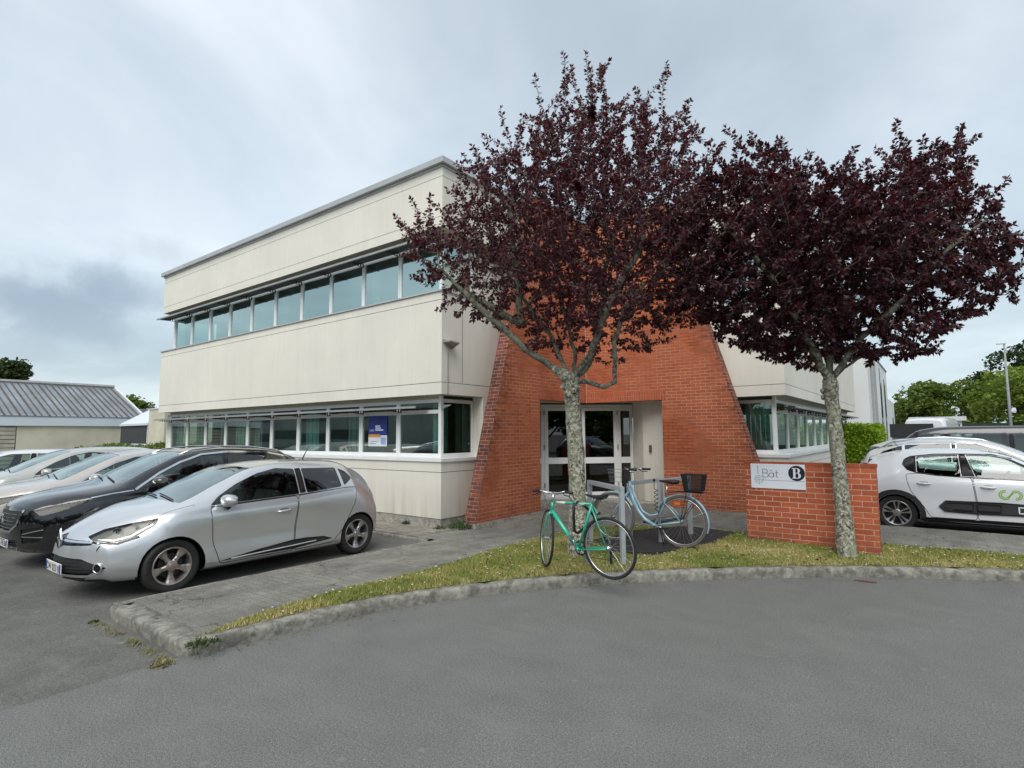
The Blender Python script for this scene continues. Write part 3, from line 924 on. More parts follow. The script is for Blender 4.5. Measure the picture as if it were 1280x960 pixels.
def mirror_part(parent, x, y, z, side, shell, s=1.0):
    mr = bpy.data.objects.new('door_mirror', None); COL.objects.link(mr); mr.parent = parent
    mr.location = (x, y, z)
    b = MB()
    vs = []; fs = []; n = 14; m = 9
    for i in range(m + 1):
        t = -1 + 2 * i / m
        for k in range(n):
            a = 2 * math.pi * k / n
            ca, sa = math.cos(a), math.sin(a)
            e = (1 - abs(t) ** 3.2) ** .45
            px = (.125 if ca > 0 else .040) * abs(ca) ** .7 * (1 if ca > 0 else -1) * e
            pz = .078 * (abs(sa) ** .75) * (1 if sa > 0 else -1) * e * (1 - .12 * t)
            vs.append(Vector((px * s, (t * .125 + .13) * side * s, (pz + .02) * s)))
    for i in range(m):
        for k in range(n):
            k2 = (k + 1) % n; fs.append((i * n + k, i * n + k2, (i + 1) * n + k2, (i + 1) * n + k))
    b.add(vs, fs)
    b.build('mirror_shell', shell, mr, True)
    f = MB(); f.tube([(0.0, -.02 * side, -.10 * s), (.0, .05 * side * s, -.075 * s), (.0, .10 * side * s, -.03 * s)], [.032 * s, .03 * s, .03 * s], 8)
    f.build('mirror_foot', MT['gloss'], mr, True)
    g = MB(); g.box(-.033 * s, -.029 * s, min(.035 * side, .225 * side) * s, max(.035 * side, .225 * side) * s, -.03 * s, .07 * s)
    g.build('mirror_glass', MT['chrome'], mr)
    return mr

def build_car(S, root):
    """S: spec with side-view polygons in (d, z), d measured back from the nose"""
    L = S['L']; body_m = S['paint']
    bm = make_hull(S)
    bvh = BVHTree.FromBMesh(bm)
    D = lambda poly: [(L - d, z) for d, z in poly]
    sidec = lambda s: (lambda f: f.normal.y * s > .25 and f.calc_center_median().y * s > .3)
    # wheel arches
    arches = []
    for (wd_, wz, ra) in S['arches']:
        arches.append([(L - wd_ + ra * math.cos(a), wz + ra * math.sin(a) * S.get('arch_sq', 1)) for a in [2 * math.pi * k / 28 for k in range(28)]])
    for s in (1, -1):
        for poly in arches:
            fs = cut(bm, poly, 0, 2, lambda f: f.calc_center_median().y * s > .38 and f.calc_center_median().z < 1.0)
            bmesh.ops.delete(bm, geom=fs, context='FACES')
    parts = []
    def glass_part(name, fs, mat, inset=.006):
        v, f = take(bm, fs, inset)
        parts.append((name, v, f, mat))
    for s in (1, -1):
        for nm, poly, mat in S.get('side_glass', []):
            fs = cut(bm, smooth_poly(D(poly), S.get('win_r', .025)), 0, 2, sidec(s))
            glass_part(nm, fs, MT[mat], .004)
    if 'windshield' in S:     # polygon in plan (d, |y|)
        d0, y0, d1, y1 = S['windshield']
        pl = [(L - d0, -y0), (L - d0 + .035, -y0 * .5), (L - d0 + .05, 0), (L - d0 + .035, y0 * .5), (L - d0, y0), (L - d1, y1), (L - d1 + .03, 0), (L - d1, -y1)]
        fs = cut(bm, smooth_poly(pl, .04), 0, 1, lambda f: f.normal.z > .25 and f.calc_center_median().z > .8)
        glass_part('windshield', fs, MT['screen'], .003)
    if 'rear_glass' in S:     # polygon in elevation (y, z)
        fs = cut(bm, smooth_poly(S['rear_glass'], .04), 1, 2, lambda f: f.normal.x < -.1 and f.calc_center_median().x < L * .35)
        glass_part('rear_window', fs, MT[S.get('rear_glass_mat', 'glass_dark')], .003)
    for s in (1, -1):
        for nm, poly, mat, ins in S.get('side_cuts', []):
            fs = cut(bm, smooth_poly(D(poly), .02), 0, 2, lambda f: f.calc_center_median().y * s > .3 and f.normal.y * s > .02)
            v, f = take(bm, fs, ins); parts.append((nm, v, f, MT.get(mat, mat) if isinstance(mat, str) else mat))
    for nm, poly, mat, ins in S.get('front_cuts', []):
        fs = cut(bm, smooth_poly(poly, .015), 1, 2, lambda f: f.normal.x > .15 and f.calc_center_median().x > L - 1.0)
        v, f = take(bm, fs, ins); parts.append((nm, v, f, MT[mat]))
    for nm, poly, mat, ins in S.get('rear_cuts', []):
        fs = cut(bm, smooth_poly(poly, .015), 1, 2, lambda f: f.normal.x < -.15 and f.calc_center_median().x < 1.0)
        v, f = take(bm, fs, ins); parts.append((nm, v, f, MT[mat]))
    # doors
    doors = []
    for s in (1, -1):
        for poly in S.get('doors', []):
            fs = cut(bm, smooth_poly(D(poly), .04), 0, 2, sidec(s))
            v, f = take(bm, fs, 0.0)
            doors.append((s, poly, v, f))
    # lining: everything above the sills again, inside, dark
    lv = []; lf = []
    bm.normal_update(); idx = {}
    for f in bm.faces:
        c = f.calc_center_median()
        if c.z > .55 and S.get('cabin', (0, L))[0] < L - c.x < S.get('cabin', (0, L))[1]:
            row = []
            for v in f.verts:
                if v not in idx: idx[v] = len(lv); lv.append(v.co - v.normal * .028)
                row.append(idx[v])
            lf.append(tuple(row[::-1]))
    me = bpy.data.meshes.new('body'); bm.to_mesh(me); bm.free()
    me.materials.append(body_m)
    me.polygons.foreach_set('use_smooth', [True] * len(me.polygons))
    body = bpy.data.objects.new('body', me); COL.objects.link(body); body.parent = root
    mesh_obj('cabin_lining', lv, lf, MT['inner'], root, True)
    for nm, v, f, mat in parts:
        if f: mesh_obj(nm, v, f, mat, root, True)
    for s, poly, v, f in doors:
        if not f: continue
        dv = mesh_obj('door', v, f, body_m, root, True)
        sm = MB(); ribbon(sm, bvh, smooth_poly(D(poly), .04), .009, 'y', s, .0008, closed=True)
        sm.build('door_gap', MT['seam'], dv)
        hx = S['handles'][S['doors'].index(poly)]
        p = place_on(bvh, L - hx[0], hx[1], 'y', s, 0.0)
        if p is not None:
            h = MB(); y = p.y
            h.tube([(p.x + .09, y - .004 * s, p.z - .002), (p.x + .07, y + .024 * s, p.z), (p.x, y + .034 * s, p.z + .003), (p.x - .08, y + .026 * s, p.z + .006), (p.x - .11, y - .004 * s, p.z + .006)], [.011, .014, .015, .014, .011], 8)
            h.build('door_handle', body_m if not S.get('chrome_handle') else MT['chrome'], dv, True)
            c = MB(); patch(c, bvh, smooth_poly([(p.x - .075, p.z - .035), (p.x + .055, p.z - .035), (p.x + .055, p.z + .04), (p.x - .075, p.z + .04)], .03), 'y', s, .0012, .03)
            c.build('handle_cup', S.get('cup', body_m), dv, True)
        lining = mesh_obj('door_lining', [Vector(q) - Vector((0, .03 * s, 0)) for q in v], [t[::-1] for t in f], MT['inner'], dv, True)
    # extra surface patches and strips
    for nm, poly, mat, off in S.get('side_patches', []):
        for s in (1, -1):
            b = MB(); patch(b, bvh, smooth_poly(D(poly), S.get('patch_r', .015)), 'y', s, off, .03)
            b.build(nm, MT.get(mat) if isinstance(mat, str) else mat, root, True)
    for nm, line, wd, mat, off in S.get('side_lines', []):
        for s in (1, -1):
            b = MB(); ribbon(b, bvh, D(line), wd, 'y', s, off); b.build(nm, MT[mat], root, True)
    for nm, poly, mat, off in S.get('front_patches', []):
        b = MB(); patch(b, bvh, smooth_poly(poly, .008), 'x', 1, off, .02); b.build(nm, MT[mat], root, True)
    for nm, line, wd, mat, off in S.get('front_lines', []):
        b = MB(); ribbon(b, bvh, line, wd, 'x', 1, off); b.build(nm, MT[mat], root, True)
    for nm, line, wd, mat, off in S.get('top_lines', []):
        b = MB(); ribbon(b, bvh, D(line), wd, 'z', 1, off); b.build(nm, MT[mat], root, True)
    # wheel wells, floor
    for (wd_, wz, ra) in S['arches']:
        for s in (1, -1):
            x = L - wd_; prof = []
            y0, y1 = (.86 * S['W'] / 2) * s, .42 * S['W'] / 2 * s
            y0 = (S['W'] / 2 - .12) * s
            vs = []; fs = []; n = 18
            for k in range(n + 1):
                a = -.25 + (math.pi + .5) * k / n
                for yy in (y0, y1): vs.append((x + (ra + .012) * math.cos(a), yy, wz + (ra + .012) * math.sin(a)))
            for k in range(n): fs.append((2 * k, 2 * k + 1, 2 * k + 3, 2 * k + 2))
            vs2 = [(x, y1, wz)]; base = len(vs); vs += vs2
            for k in range(n): fs.append((base, 2 * k + 1, 2 * k + 3))
            MB().add(vs, fs).build('wheel_arch_liner', MT['seam'], root)
    rad, wdt = S['tyre']
    for (wd_, wz, ra), st in zip(S['arches'], S.get('rims', ('alloy', 'alloy'))):
        for s in (1, -1):
            wheel_parts(root, L - wd_, (S['W'] / 2 - S.get('tuck', .05) - wdt / 2) * s, rad, wdt, s, S.get('wheel_style', 'five'), MT[st], S.get('rr', .66))
    # cabin furniture
    c0, c1 = S.get('cabin', (1.0, L - .4))
    cb = MB()
    cb.box(L - c1 + .1, L - c0 - .1, -.55, .55, .30, .34)
    cb.build('cabin_floor', MT['inner'], root)
    dsh = MB(); dsh.add([(L - c0 - .05, -.62, .55), (L - c0 - .05, .62, .55), (L - c0 - .62, .62, .55), (L - c0 - .62, -.62, .55), (L - c0 - .1, -.6, .90 * S['hs']), (L - c0 - .1, .6, .90 * S['hs']), (L - c0 - .55, .62, .93 * S['hs']), (L - c0 - .55, -.62, .93 * S['hs'])],
                        [(0, 1, 2, 3), (4, 7, 6, 5), (0, 4, 5, 1), (1, 5, 6, 2), (2, 6, 7, 3), (3, 7, 4, 0)])
    dsh.build('dashboard', MT['inner'], root)
    for (sx, wids) in ((S['seats'][0], ((-.36, .24), (.36, .24))), (S['seats'][1], ((0, .55),))):
        for yc, hw in wids:
            b = MB(); x = L - sx
            M = Matrix.Translation((x, yc, .45)) @ Matrix.Rotation(-.32, 4, 'Y')
            b.box(x, x + .5, yc - hw, yc + hw, .36, .55)
            b.box(-.09, .06, -hw, hw, .05, .62 * S['hs'], M)
            hh = .62 * S['hs']
            for hy in ((0,) if hw < .4 else (-.32, .32)):
                b.box(-.075, .015, hy - .12, hy + .12, hh + .03, hh + .2, M)
            b.build('seat', MT['seat'], root, bevel=.03)
    st = MB()
    cx, cy, cz = L - c0 - .72, .36, .88 * S['hs']
    st.tube([(cx + .10 * math.sin(a) * .5, cy + .18 * math.cos(a), cz + .18 * math.sin(a) * .9) for a in [2 * math.pi * k / 20 for k in range(20)]], .014, 6, closed=True)
    st.box(cx - .01, cx + .02, cy - .17, cy + .17, cz - .03, cz + .03)
    st.build('steering_wheel', MT['trim'], root)
    for s in (1, -1):
        mx, my, mz = S['mirror']
        mirror_part(root, L - mx, my * s, mz, s, S.get('mirror_mat', body_m), S.get('mirror_s', 1))
    for (dd, y0, dd1, y1) in S.get('wipers', []):
        w = MB()
        P = [place_on(bvh, L - (dd + (dd1 - dd) * k / 5), y0 + (y1 - y0) * k / 5, 'z', 1, .014) for k in range(6)]
        w.tube([p for p in P if p is not None], .009, 5)
        w.build('wiper', MT['trim'], root)
    return bvh
# ------------------------------------------------------------------ car specs (metres; d is measured back from the nose)
def spec_clio():
    return dict(L=4.06, W=1.732, hs=1.0, paint=None, scoop=.028,
        knots=[(0, .70, .20, .58, .04, .56, .665, .70), (.12, .775, .20, .66, .05, .57, .745, .775), (.35, .835, .19, .775, .06, .60, .845, .875), (.7, .862, .18, .875, .06, .60, .94, .965),
               (1.0, .866, .18, .925, .06, .635, .985, 1.02), (1.5, .866, .18, .955, .06, .64, 1.175, 1.235), (1.95, .866, .18, .972, .055, .61, 1.335, 1.395), (2.5, .866, .18, 1.0, .055, .59, 1.385, 1.448),
               (3.0, .866, .18, 1.035, .055, .575, 1.37, 1.44), (3.5, .866, .19, 1.06, .06, .55, 1.315, 1.40), (3.8, .845, .21, 1.0, .06, .53, 1.25, 1.34), (4.06, .78, .24, .93, .06, .50, 1.18, 1.28)],
        nose=[(.0, .12), (.20, .10), (.30, .02), (.36, .0), (.5, .015), (.62, .04), (.75, .09), (1, .12)],
        tail=[(0, .05), (.25, .03), (.42, 0), (.62, .0), (.75, .04), (.88, .09), (1.05, .16), (1.25, .26), (1.45, .30)],
        arches=[(.90, .30, .345), (3.50, .30, .335)], tyre=(.305, .20), rims=('alloyd', 'alloy'), wheel_style='five', rr=.70,
        side_glass=[('side_window', [(1.30, .952), (2.50, .992), (2.50, 1.335), (2.24, 1.355), (1.95, 1.30), (1.66, 1.185), (1.42, 1.05)], 'glass'),
                    ('side_window', [(2.62, .998), (3.20, 1.04), (3.20, 1.315), (2.62, 1.335)], 'glass'),
                    ('quarter_window', [(3.25, 1.05), (3.43, 1.15), (3.36, 1.25), (3.25, 1.30)], 'glass_dark')],
        windshield=(1.02, .60, 1.93, .53), rear_glass=[(-.50, 1.0), (.50, 1.0), (.46, 1.22), (-.46, 1.22)],
        side_cuts=[('headlight', [(.18, .70), (.32, .77), (.50, .815), (.76, .865), (.72, .79), (.56, .69), (.38, .635), (.20, .655)], 'lens', .003),
                   ('tail_light', [(3.78, .93), (3.95, .96), (4.06, .88), (4.0, .72), (3.90, .78)], 'red', -.004)],
        front_cuts=[('lower_grille', [(-.66, .375), (-.44, .475), (0, .49), (.44, .475), (.66, .375), (.50, .30), (-.50, .30)], 'trim', .02),
                    ('upper_grille', [(-.50, .615), (-.12, .60), (0, .55), (.12, .60), (.50, .615), (.52, .66), (.12, .675), (0, .72), (-.12, .675), (-.52, .66)], 'gloss', .006)],
        front_lines=[('chrome_strip', [(.10, .655), (.50, .648)], .022, 'chrome', .004), ('chrome_strip', [(-.10, .655), (-.50, .648)], .022, 'chrome', .004)]
                    + [('grille_slat', [(-.50 + k * .03, .34 + k * .035), (.50 - k * .03, .34 + k * .035)], .010, 'trim', .002) for k in range(4)],
        side_patches=[('black_pillar', [(2.515, 1.0), (2.605, 1.003), (2.605, 1.34), (2.515, 1.335)], 'gloss', .001),
                      ('sill_trim', [(1.42, .275), (2.4, .265), (3.02, .315), (2.88, .365), (2.59, .385), (2.4, .385), (1.91, .34)], 'trim', .004)],
        side_lines=[('lamp_strip', [(.24, .672), (.36, .655), (.50, .69), (.60, .745), (.70, .80)], .010, 'chrome', .003), ('lamp_surround', [(.17, .655), (.22, .640), (.38, .622), (.57, .680)], .022, 'gloss', .002),
                    ('chrome_strip', [(1.30, .94), (1.9, .962), (2.55, .984), (3.22, 1.028)], .011, 'chrome', .003),
                    ('chrome_strip', [(1.55, .285), (2.0, .30), (2.4, .312), (2.75, .325)], .012, 'white_strip', .007),
                    ],
        top_lines=[('hood_gap', [(.22, s * .56), (.40, s * .655), (.62, s * .715), (.9, s * .745), (1.14, s * .755)], .005, 'seam', .0008) for s in (1, -1)],
        doors=[[(1.29, .93), (1.33, .5), (1.42, .245), (2.40, .245), (2.43, .6), (2.46, .972)],
               [(2.475, .972), (2.445, .6), (2.415, .245), (3.03, .26), (3.22, .45), (3.42, .80), (3.45, 1.02), (3.25, 1.022)]],
        handles=[(2.24, .79), (99, 99)], mirror=(1.50, .80, .985), mirror_s=.95, cabin=(1.0, 3.75), seats=(2.1, 3.0),
        wipers=[(1.02, .45, 1.10, -.15), (1.04, -.10, 1.12, -.58)], plan_front=(.34, 2.5), plan_rear=(.16, 3.0))

def spec_suv():
    return dict(L=4.447, W=1.84, hs=1.12, paint=None, lamp_mat='trim', scoop=.022,
        knots=[(0, .76, .22, .74, .04, .60, .84, .875), (.12, .83, .22, .82, .05, .62, .905, .935), (.35, .89, .21, .90, .06, .65, .975, 1.0), (.8, .918, .21, .97, .06, .66, 1.04, 1.07),
               (1.1, .92, .21, 1.01, .06, .69, 1.085, 1.12), (1.6, .92, .21, 1.045, .06, .69, 1.29, 1.36), (2.1, .92, .21, 1.07, .055, .665, 1.49, 1.56), (2.7, .92, .21, 1.10, .055, .65, 1.545, 1.62),
               (3.4, .92, .22, 1.14, .06, .63, 1.52, 1.60), (3.9, .91, .24, 1.15, .07, .60, 1.44, 1.54), (4.2, .89, .26, 1.1, .07, .57, 1.38, 1.49), (4.447, .84, .28, 1.02, .07, .55, 1.33, 1.44)],
        nose=[(0, .16), (.22, .12), (.32, .03), (.45, 0), (.6, .0), (.75, .02), (.85, .05), (1.1, .12)],
        tail=[(0, .06), (.3, .02), (.5, 0), (.8, .0), (.95, .04), (1.1, .12), (1.3, .22), (1.6, .34)],
        arches=[(.91, .34, .39), (3.585, .34, .385)], tyre=(.345, .225), rims=('alloy', 'alloy'), wheel_style='five', rr=.66,
        side_glass=[('side_window', [(1.42, 1.06), (2.62, 1.10), (2.62, 1.495), (2.30, 1.485), (1.95, 1.37), (1.66, 1.225)], 'glass'),
                    ('side_window', [(2.72, 1.105), (3.50, 1.14), (3.50, 1.46), (2.72, 1.495)], 'glass_dark'),
                    ('quarter_window', [(3.55, 1.145), (4.02, 1.20), (3.90, 1.32), (3.55, 1.45)], 'glass_dark')],
        windshield=(1.14, .66, 2.08, .58), rear_glass=[(-.56, 1.1), (.56, 1.1), (.50, 1.37), (-.50, 1.37)],
        side_cuts=[('headlight', [(.14, .80), (.34, .86), (.74, .925), (.70, .86), (.50, .80), (.30, .735), (.16, .73)], 'lens', .003),
                   ('tail_light', [(4.02, 1.03), (4.25, 1.06), (4.5, 1.0), (4.5, .9), (4.15, .90)], 'red', -.004)],
        front_cuts=[('upper_grille', [(-.46, .80), (.46, .80), (.40, .62), (.28, .54), (-.28, .54), (-.40, .62)], 'trim', .015),
                    ('lower_grille', [(-.42, .42), (.42, .42), (.40, .28), (-.40, .28)], 'trim', .02),
                    ('side_intake', [(.50, .56), (.76, .60), (.72, .40), (.52, .38)], 'gloss', .01),
                    ('side_intake', [(-.50, .56), (-.76, .60), (-.72, .40), (-.52, .38)], 'gloss', .01)],
        front_lines=[('chrome_frame', [(-.48, .82), (-.42, .62), (-.29, .525), (.29, .525), (.42, .62), (.48, .82)], .03, 'chrome', .006),
                     ('skid_plate', [(-.62, .25), (-.3, .235), (.3, .235), (.62, .25)], .05, 'chrome', .006),
                     ('chrome_strip', [(.52, .50), (.74, .56)], .012, 'chrome', .004), ('chrome_strip', [(.52, .47), (.74, .46)], .012, 'chrome', .004),
                     ('chrome_strip', [(-.52, .50), (-.74, .56)], .012, 'chrome', .004), ('chrome_strip', [(-.52, .47), (-.74, .46)], .012, 'chrome', .004)]
                    + [('grille_slat', [(-.40 + k * .015, .80 - k * .045), (.40 - k * .015, .80 - k * .045)], .008, 'chrome', .003) for k in range(1, 6)]
                    + [('grille_slat', [(-.4, .30 + k * .035), (.4, .30 + k * .035)], .012, 'gloss', .002) for k in range(4)],
        side_patches=[('black_pillar', [(2.64, 1.11), (2.70, 1.11), (2.70, 1.50), (2.64, 1.50)], 'gloss', .001),
                      ('sill_trim', [(1.35, .24), (3.15, .24), (3.12, .38), (2.4, .36), (1.40, .36)], 'trim', .006)],
        side_lines=[('chrome_line', [(1.30, 1.02), (1.45, 1.11), (1.66, 1.245), (1.95, 1.39), (2.30, 1.505), (2.7, 1.535), (3.4, 1.515), (3.9, 1.41)], .028, 'chrome', .004),
                    ('chrome_line', [(.76, .945), (1.0, .985), (1.28, 1.012)], .014, 'chrome', .003)],
        doors=[[(1.40, 1.04), (1.42, .6), (1.50, .25), (2.60, .25), (2.63, .7), (2.65, 1.085)],
               [(2.665, 1.085), (2.645, .7), (2.615, .25), (3.16, .28), (3.38, .60), (3.55, .95), (3.55, 1.13)]],
        handles=[(2.42, .93), (3.28, .98)], mirror=(1.62, .86, 1.10), mirror_s=1.05, cabin=(1.1, 4.1), seats=(2.3, 3.2),
        wipers=[(1.14, .5, 1.24, -.12), (1.16, -.08, 1.26, -.6)], plan_front=(.28, 2.8), plan_rear=(.16, 3.0))

def spec_c3():
    return dict(L=3.996, W=1.749, hs=1.03, paint=None, scoop=.016,
        knots=[(0, .74, .20, .66, .04, .56, .80, .83), (.12, .80, .20, .75, .05, .58, .86, .885), (.35, .85, .19, .84, .06, .62, .92, .945), (.7, .873, .18, .92, .06, .63, .98, 1.005),
               (1.0, .875, .18, .955, .06, .66, 1.01, 1.045), (1.4, .875, .18, .975, .055, .66, 1.17, 1.23), (1.85, .875, .18, .99, .05, .635, 1.37, 1.43), (2.4, .875, .18, 1.005, .05, .62, 1.42, 1.485),
               (3.0, .875, .19, 1.03, .055, .60, 1.405, 1.475), (3.4, .87, .20, 1.04, .06, .58, 1.36, 1.43), (3.7, .85, .22, 1.0, .06, .56, 1.30, 1.385), (3.996, .79, .25, .92, .06, .54, 1.24, 1.33)],
        nose=[(0, .10), (.2, .07), (.35, .0), (.6, .0), (.8, .03), (1, .08)],
        tail=[(0, .05), (.3, .0), (.6, .0), (.85, .03), (1.0, .08), (1.2, .17), (1.4, .24)],
        arches=[(.82, .31, .355), (3.36, .31, .35)], tyre=(.318, .205), rims=('alloy', 'alloy'), wheel_style='twin', rr=.70,
        side_glass=[('side_window', [(1.28, .985), (2.20, 1.012), (2.31, 1.385), (1.96, 1.385), (1.70, 1.315), (1.48, 1.19)], 'glass'),
                    ('side_window', [(2.40, 1.016), (2.75, 1.035), (3.02, 1.07), (3.02, 1.345), (2.75, 1.378), (2.42, 1.387)], 'glass')],
        windshield=(1.02, .62, 1.85, .56), rear_glass=[(-.55, 1.0), (.55, 1.0), (.5, 1.28), (-.5, 1.28)],
        side_cuts=[('headlight', [(.10, .72), (.35, .78), (.62, .80), (.55, .70), (.30, .64), (.12, .66)], 'lens', .003),
                   ('tail_light', [(3.72, .95), (3.85, .98), (4.05, .93), (4.05, .80), (3.80, .80)], 'red', -.004)],
        front_cuts=[('lower_grille', [(-.5, .45), (.5, .45), (.46, .28), (-.46, .28)], 'trim', .02)],
        side_patches=[('black_pillar', [(2.21, 1.02), (2.39, 1.025), (2.41, 1.392), (2.32, 1.392)], 'gloss', .0012),
                      ('black_pillar', [(3.03, 1.07), (3.16, 1.12), (3.22, 1.20), (3.20, 1.28), (3.12, 1.33), (3.03, 1.35)], 'gloss', .0012),
                      ('side_bumper', [(1.38, .40), (1.36, .58), (1.9, .605), (2.64, .595), (2.74, .49), (2.66, .40), (2.2, .385)], 'trim', .022),
                      ('bumper_bubble', [(1.90, .43), (1.90, .56), (2.22, .57), (2.22, .425)], 'trim', .034),
                      ('bumper_bubble', [(2.26, .425), (2.26, .57), (2.62, .56), (2.66, .49), (2.60, .43)], 'trim', .034),
                      ('sill_trim', [(1.22, .20), (2.98, .20), (2.98, .285), (1.22, .285)], 'trim', .008)],
        side_lines=[('white_frame', [(1.42, .44), (1.42, .53), (1.68, .54), (1.68, .44), (1.42, .44)], .02, 'white_strip', .026),
                    ('window_trim', [(1.28, .975), (2.2, 1.0), (2.75, 1.024), (3.02, 1.06), (3.16, 1.11), (3.23, 1.2), (3.2, 1.29), (3.11, 1.345), (2.75, 1.392), (2.4, 1.40), (1.96, 1.398), (1.70, 1.33)], .018, 'gloss', .002),
                    ('arch_trim', [(3.36 + .395 * math.cos(a), .31 + .395 * math.sin(a)) for a in [math.pi * (1.12 - 1.24 * k / 16) for k in range(17)]], .085, 'trim', .009),
                    ('arch_trim', [(.82 + .395 * math.cos(a), .31 + .395 * math.sin(a)) for a in [math.pi * (1.12 - 1.24 * k / 16) for k in range(17)]], .085, 'trim', .009)],
        doors=[[(1.22, .97), (1.20, .5), (1.28, .29), (2.21, .29), (2.205, .6), (2.245, .997)],
               [(2.26, .997), (2.22, .6), (2.225, .29), (2.86, .29), (2.94, .45), (3.12, .72), (3.17, .88), (3.19, 1.03), (3.02, 1.05)]],
        handles=[(2.04, .845), (2.92, .872)], mirror=(1.42, .81, 1.02), mirror_s=1.0, cabin=(1.0, 3.75), seats=(2.0, 2.95),
        wipers=[(1.02, -.5, 1.1, .1)], plan_front=(.28, 2.8), plan_rear=(.15, 3.0))

def stretch(S, **kw):
    """a related shape: scale along the length and the height"""
    kx = kw.get('kx', 1); kz = kw.get('kz', 1); kw_ = kw.get('ky', 1)
    T = dict(S)
    T['L'] = S['L'] * kx; T['W'] = S['W'] * kw_
    T['knots'] = [(d * kx, w * kw_, zb, zbl * kz, yin, yr * kw_, zr * kz, zt * kz) for d, w, zb, zbl, yin, yr, zr, zt in S['knots']]
    sc = lambda pl: [(d * kx, z * kz) for d, z in pl]
    T['side_glass'] = [(n, sc(p), m) for n, p, m in S.get('side_glass', [])]
    T['side_cuts'] = [(n, sc(p), m, i) for n, p, m, i in S.get('side_cuts', [])]
    T['side_patches'] = [(n, sc(p), m, i) for n, p, m, i in S.get('side_patches', [])]
    T['side_lines'] = [(n, sc(p), w, m, i) for n, p, w, m, i in S.get('side_lines', [])]
    T['doors'] = [sc(p) for p in S.get('doors', [])]
    T['front_cuts'] = [(n, [(y * kw_, z * kz) for y, z in p], m, i) for n, p, m, i in S.get('front_cuts', [])]
    T['front_lines'] = [(n, [(y * kw_, z * kz) for y, z in p], w, m, i) for n, p, w, m, i in S.get('front_lines', [])]
    T['rear_glass'] = [(y * kw_, z * kz) for y, z in S['rear_glass']]
    T['arches'] = [(d * kx, z, r) for d, z, r in S['arches']]
    T['nose'] = [(z * kz, o) for z, o in S['nose']]; T['tail'] = [(z * kz, o) for z, o in S['tail']]
    w = S['windshield']; T['windshield'] = (w[0] * kx, w[1] * kw_, w[2] * kx, w[3] * kw_)
    T['mirror'] = (S['mirror'][0] * kx, S['mirror'][1] * kw_, S['mirror'][2] * kz)
    T['wipers'] = [(a * kx, b, c * kx, d) for a, b, c, d in S.get('wipers', [])]
    T['handles'] = [(a * kx, z * kz) for a, z in S['handles']]
    T['seats'] = tuple(a * kx for a in S['seats']); T['cabin'] = tuple(a * kx for a in S['cabin'])
    T['hs'] = S['hs'] * kz
    return T

def lamp_inside(root, S):
    """reflector bowls and a bright strip behind the clear lens of each headlight"""
    for o in [c for c in root.children if c.name.split('.')[0] == 'headlight']:
        me = o.data
        vs = [v.co - v.normal * .035 for v in me.vertices]
        fs = [tuple(p.vertices) for p in me.polygons]
        mesh_obj('lamp_housing', vs, fs, MT[S.get('lamp_mat', 'reflector')], o, True)
        c = sum((v.co for v in me.vertices), Vector()) / len(me.vertices)
        c = Vector(c); s = 1 if c.y > 0 else -1
        ax = Vector((.75, .55 * s, .05)).normalized()
        zq = Vector((0, 0, 1)).rotation_difference(ax).to_matrix().to_4x4()
        for dx, dy, rr in ((.06, -.06, .052), (-.10, .02, .045)):
            b = MB(); b.lathe([(rr, .0), (rr * .9, -.012), (rr * .55, -.03), (0.001, -.035)], 16, Matrix.Translation(c + Vector((dx, dy * s, -.01 if dx > 0 else .012)) - ax * .004) @ zq)
            b.build('lamp_bowl', MT['chrome'], o, True)
            b = MB(); b.ball(c + Vector((dx, dy * s, -.01 if dx > 0 else .012)) - ax * .02, rr * .5, 10, 8)
            b.build('projector', MT['gloss'], o, True)
# ------------------------------------------------------------------ the office building
XL, XC, YC, YB = -13.55, 5.33, 5.17, 18.9
OUT = [(XL, 0), (0, 0), (0, YC), (XC, YC), (XC, YB), (XL, YB)]
def offs(poly, d):
    """rectilinear outline moved outwards by d"""
    n = len(poly); out = []
    for i in range(n):
        a = Vector(poly[i - 1]); b = Vector(poly[i]); c = Vector(poly[(i + 1) % n])
        u = (b - a).normalized(); v = (c - b).normalized()
        n1 = Vector((u.y, -u.x)); n2 = Vector((v.y, -v.x))
        p = b + n1 * d + (n2 * d if abs(n1.dot(n2)) < .5 else Vector((0, 0)))
        out.append((p.x, p.y))
    return out

def ring(mb, z0, z1, o0, o1, edges=None):
    A = offs(OUT, o0); B = offs(OUT, o1); n = len(A)
    for i in range(n):
        if edges is not None and i not in edges: continue
        j = (i + 1) % n
        mb.prism([A[i], A[j], B[j], B[i]], z0, z1)

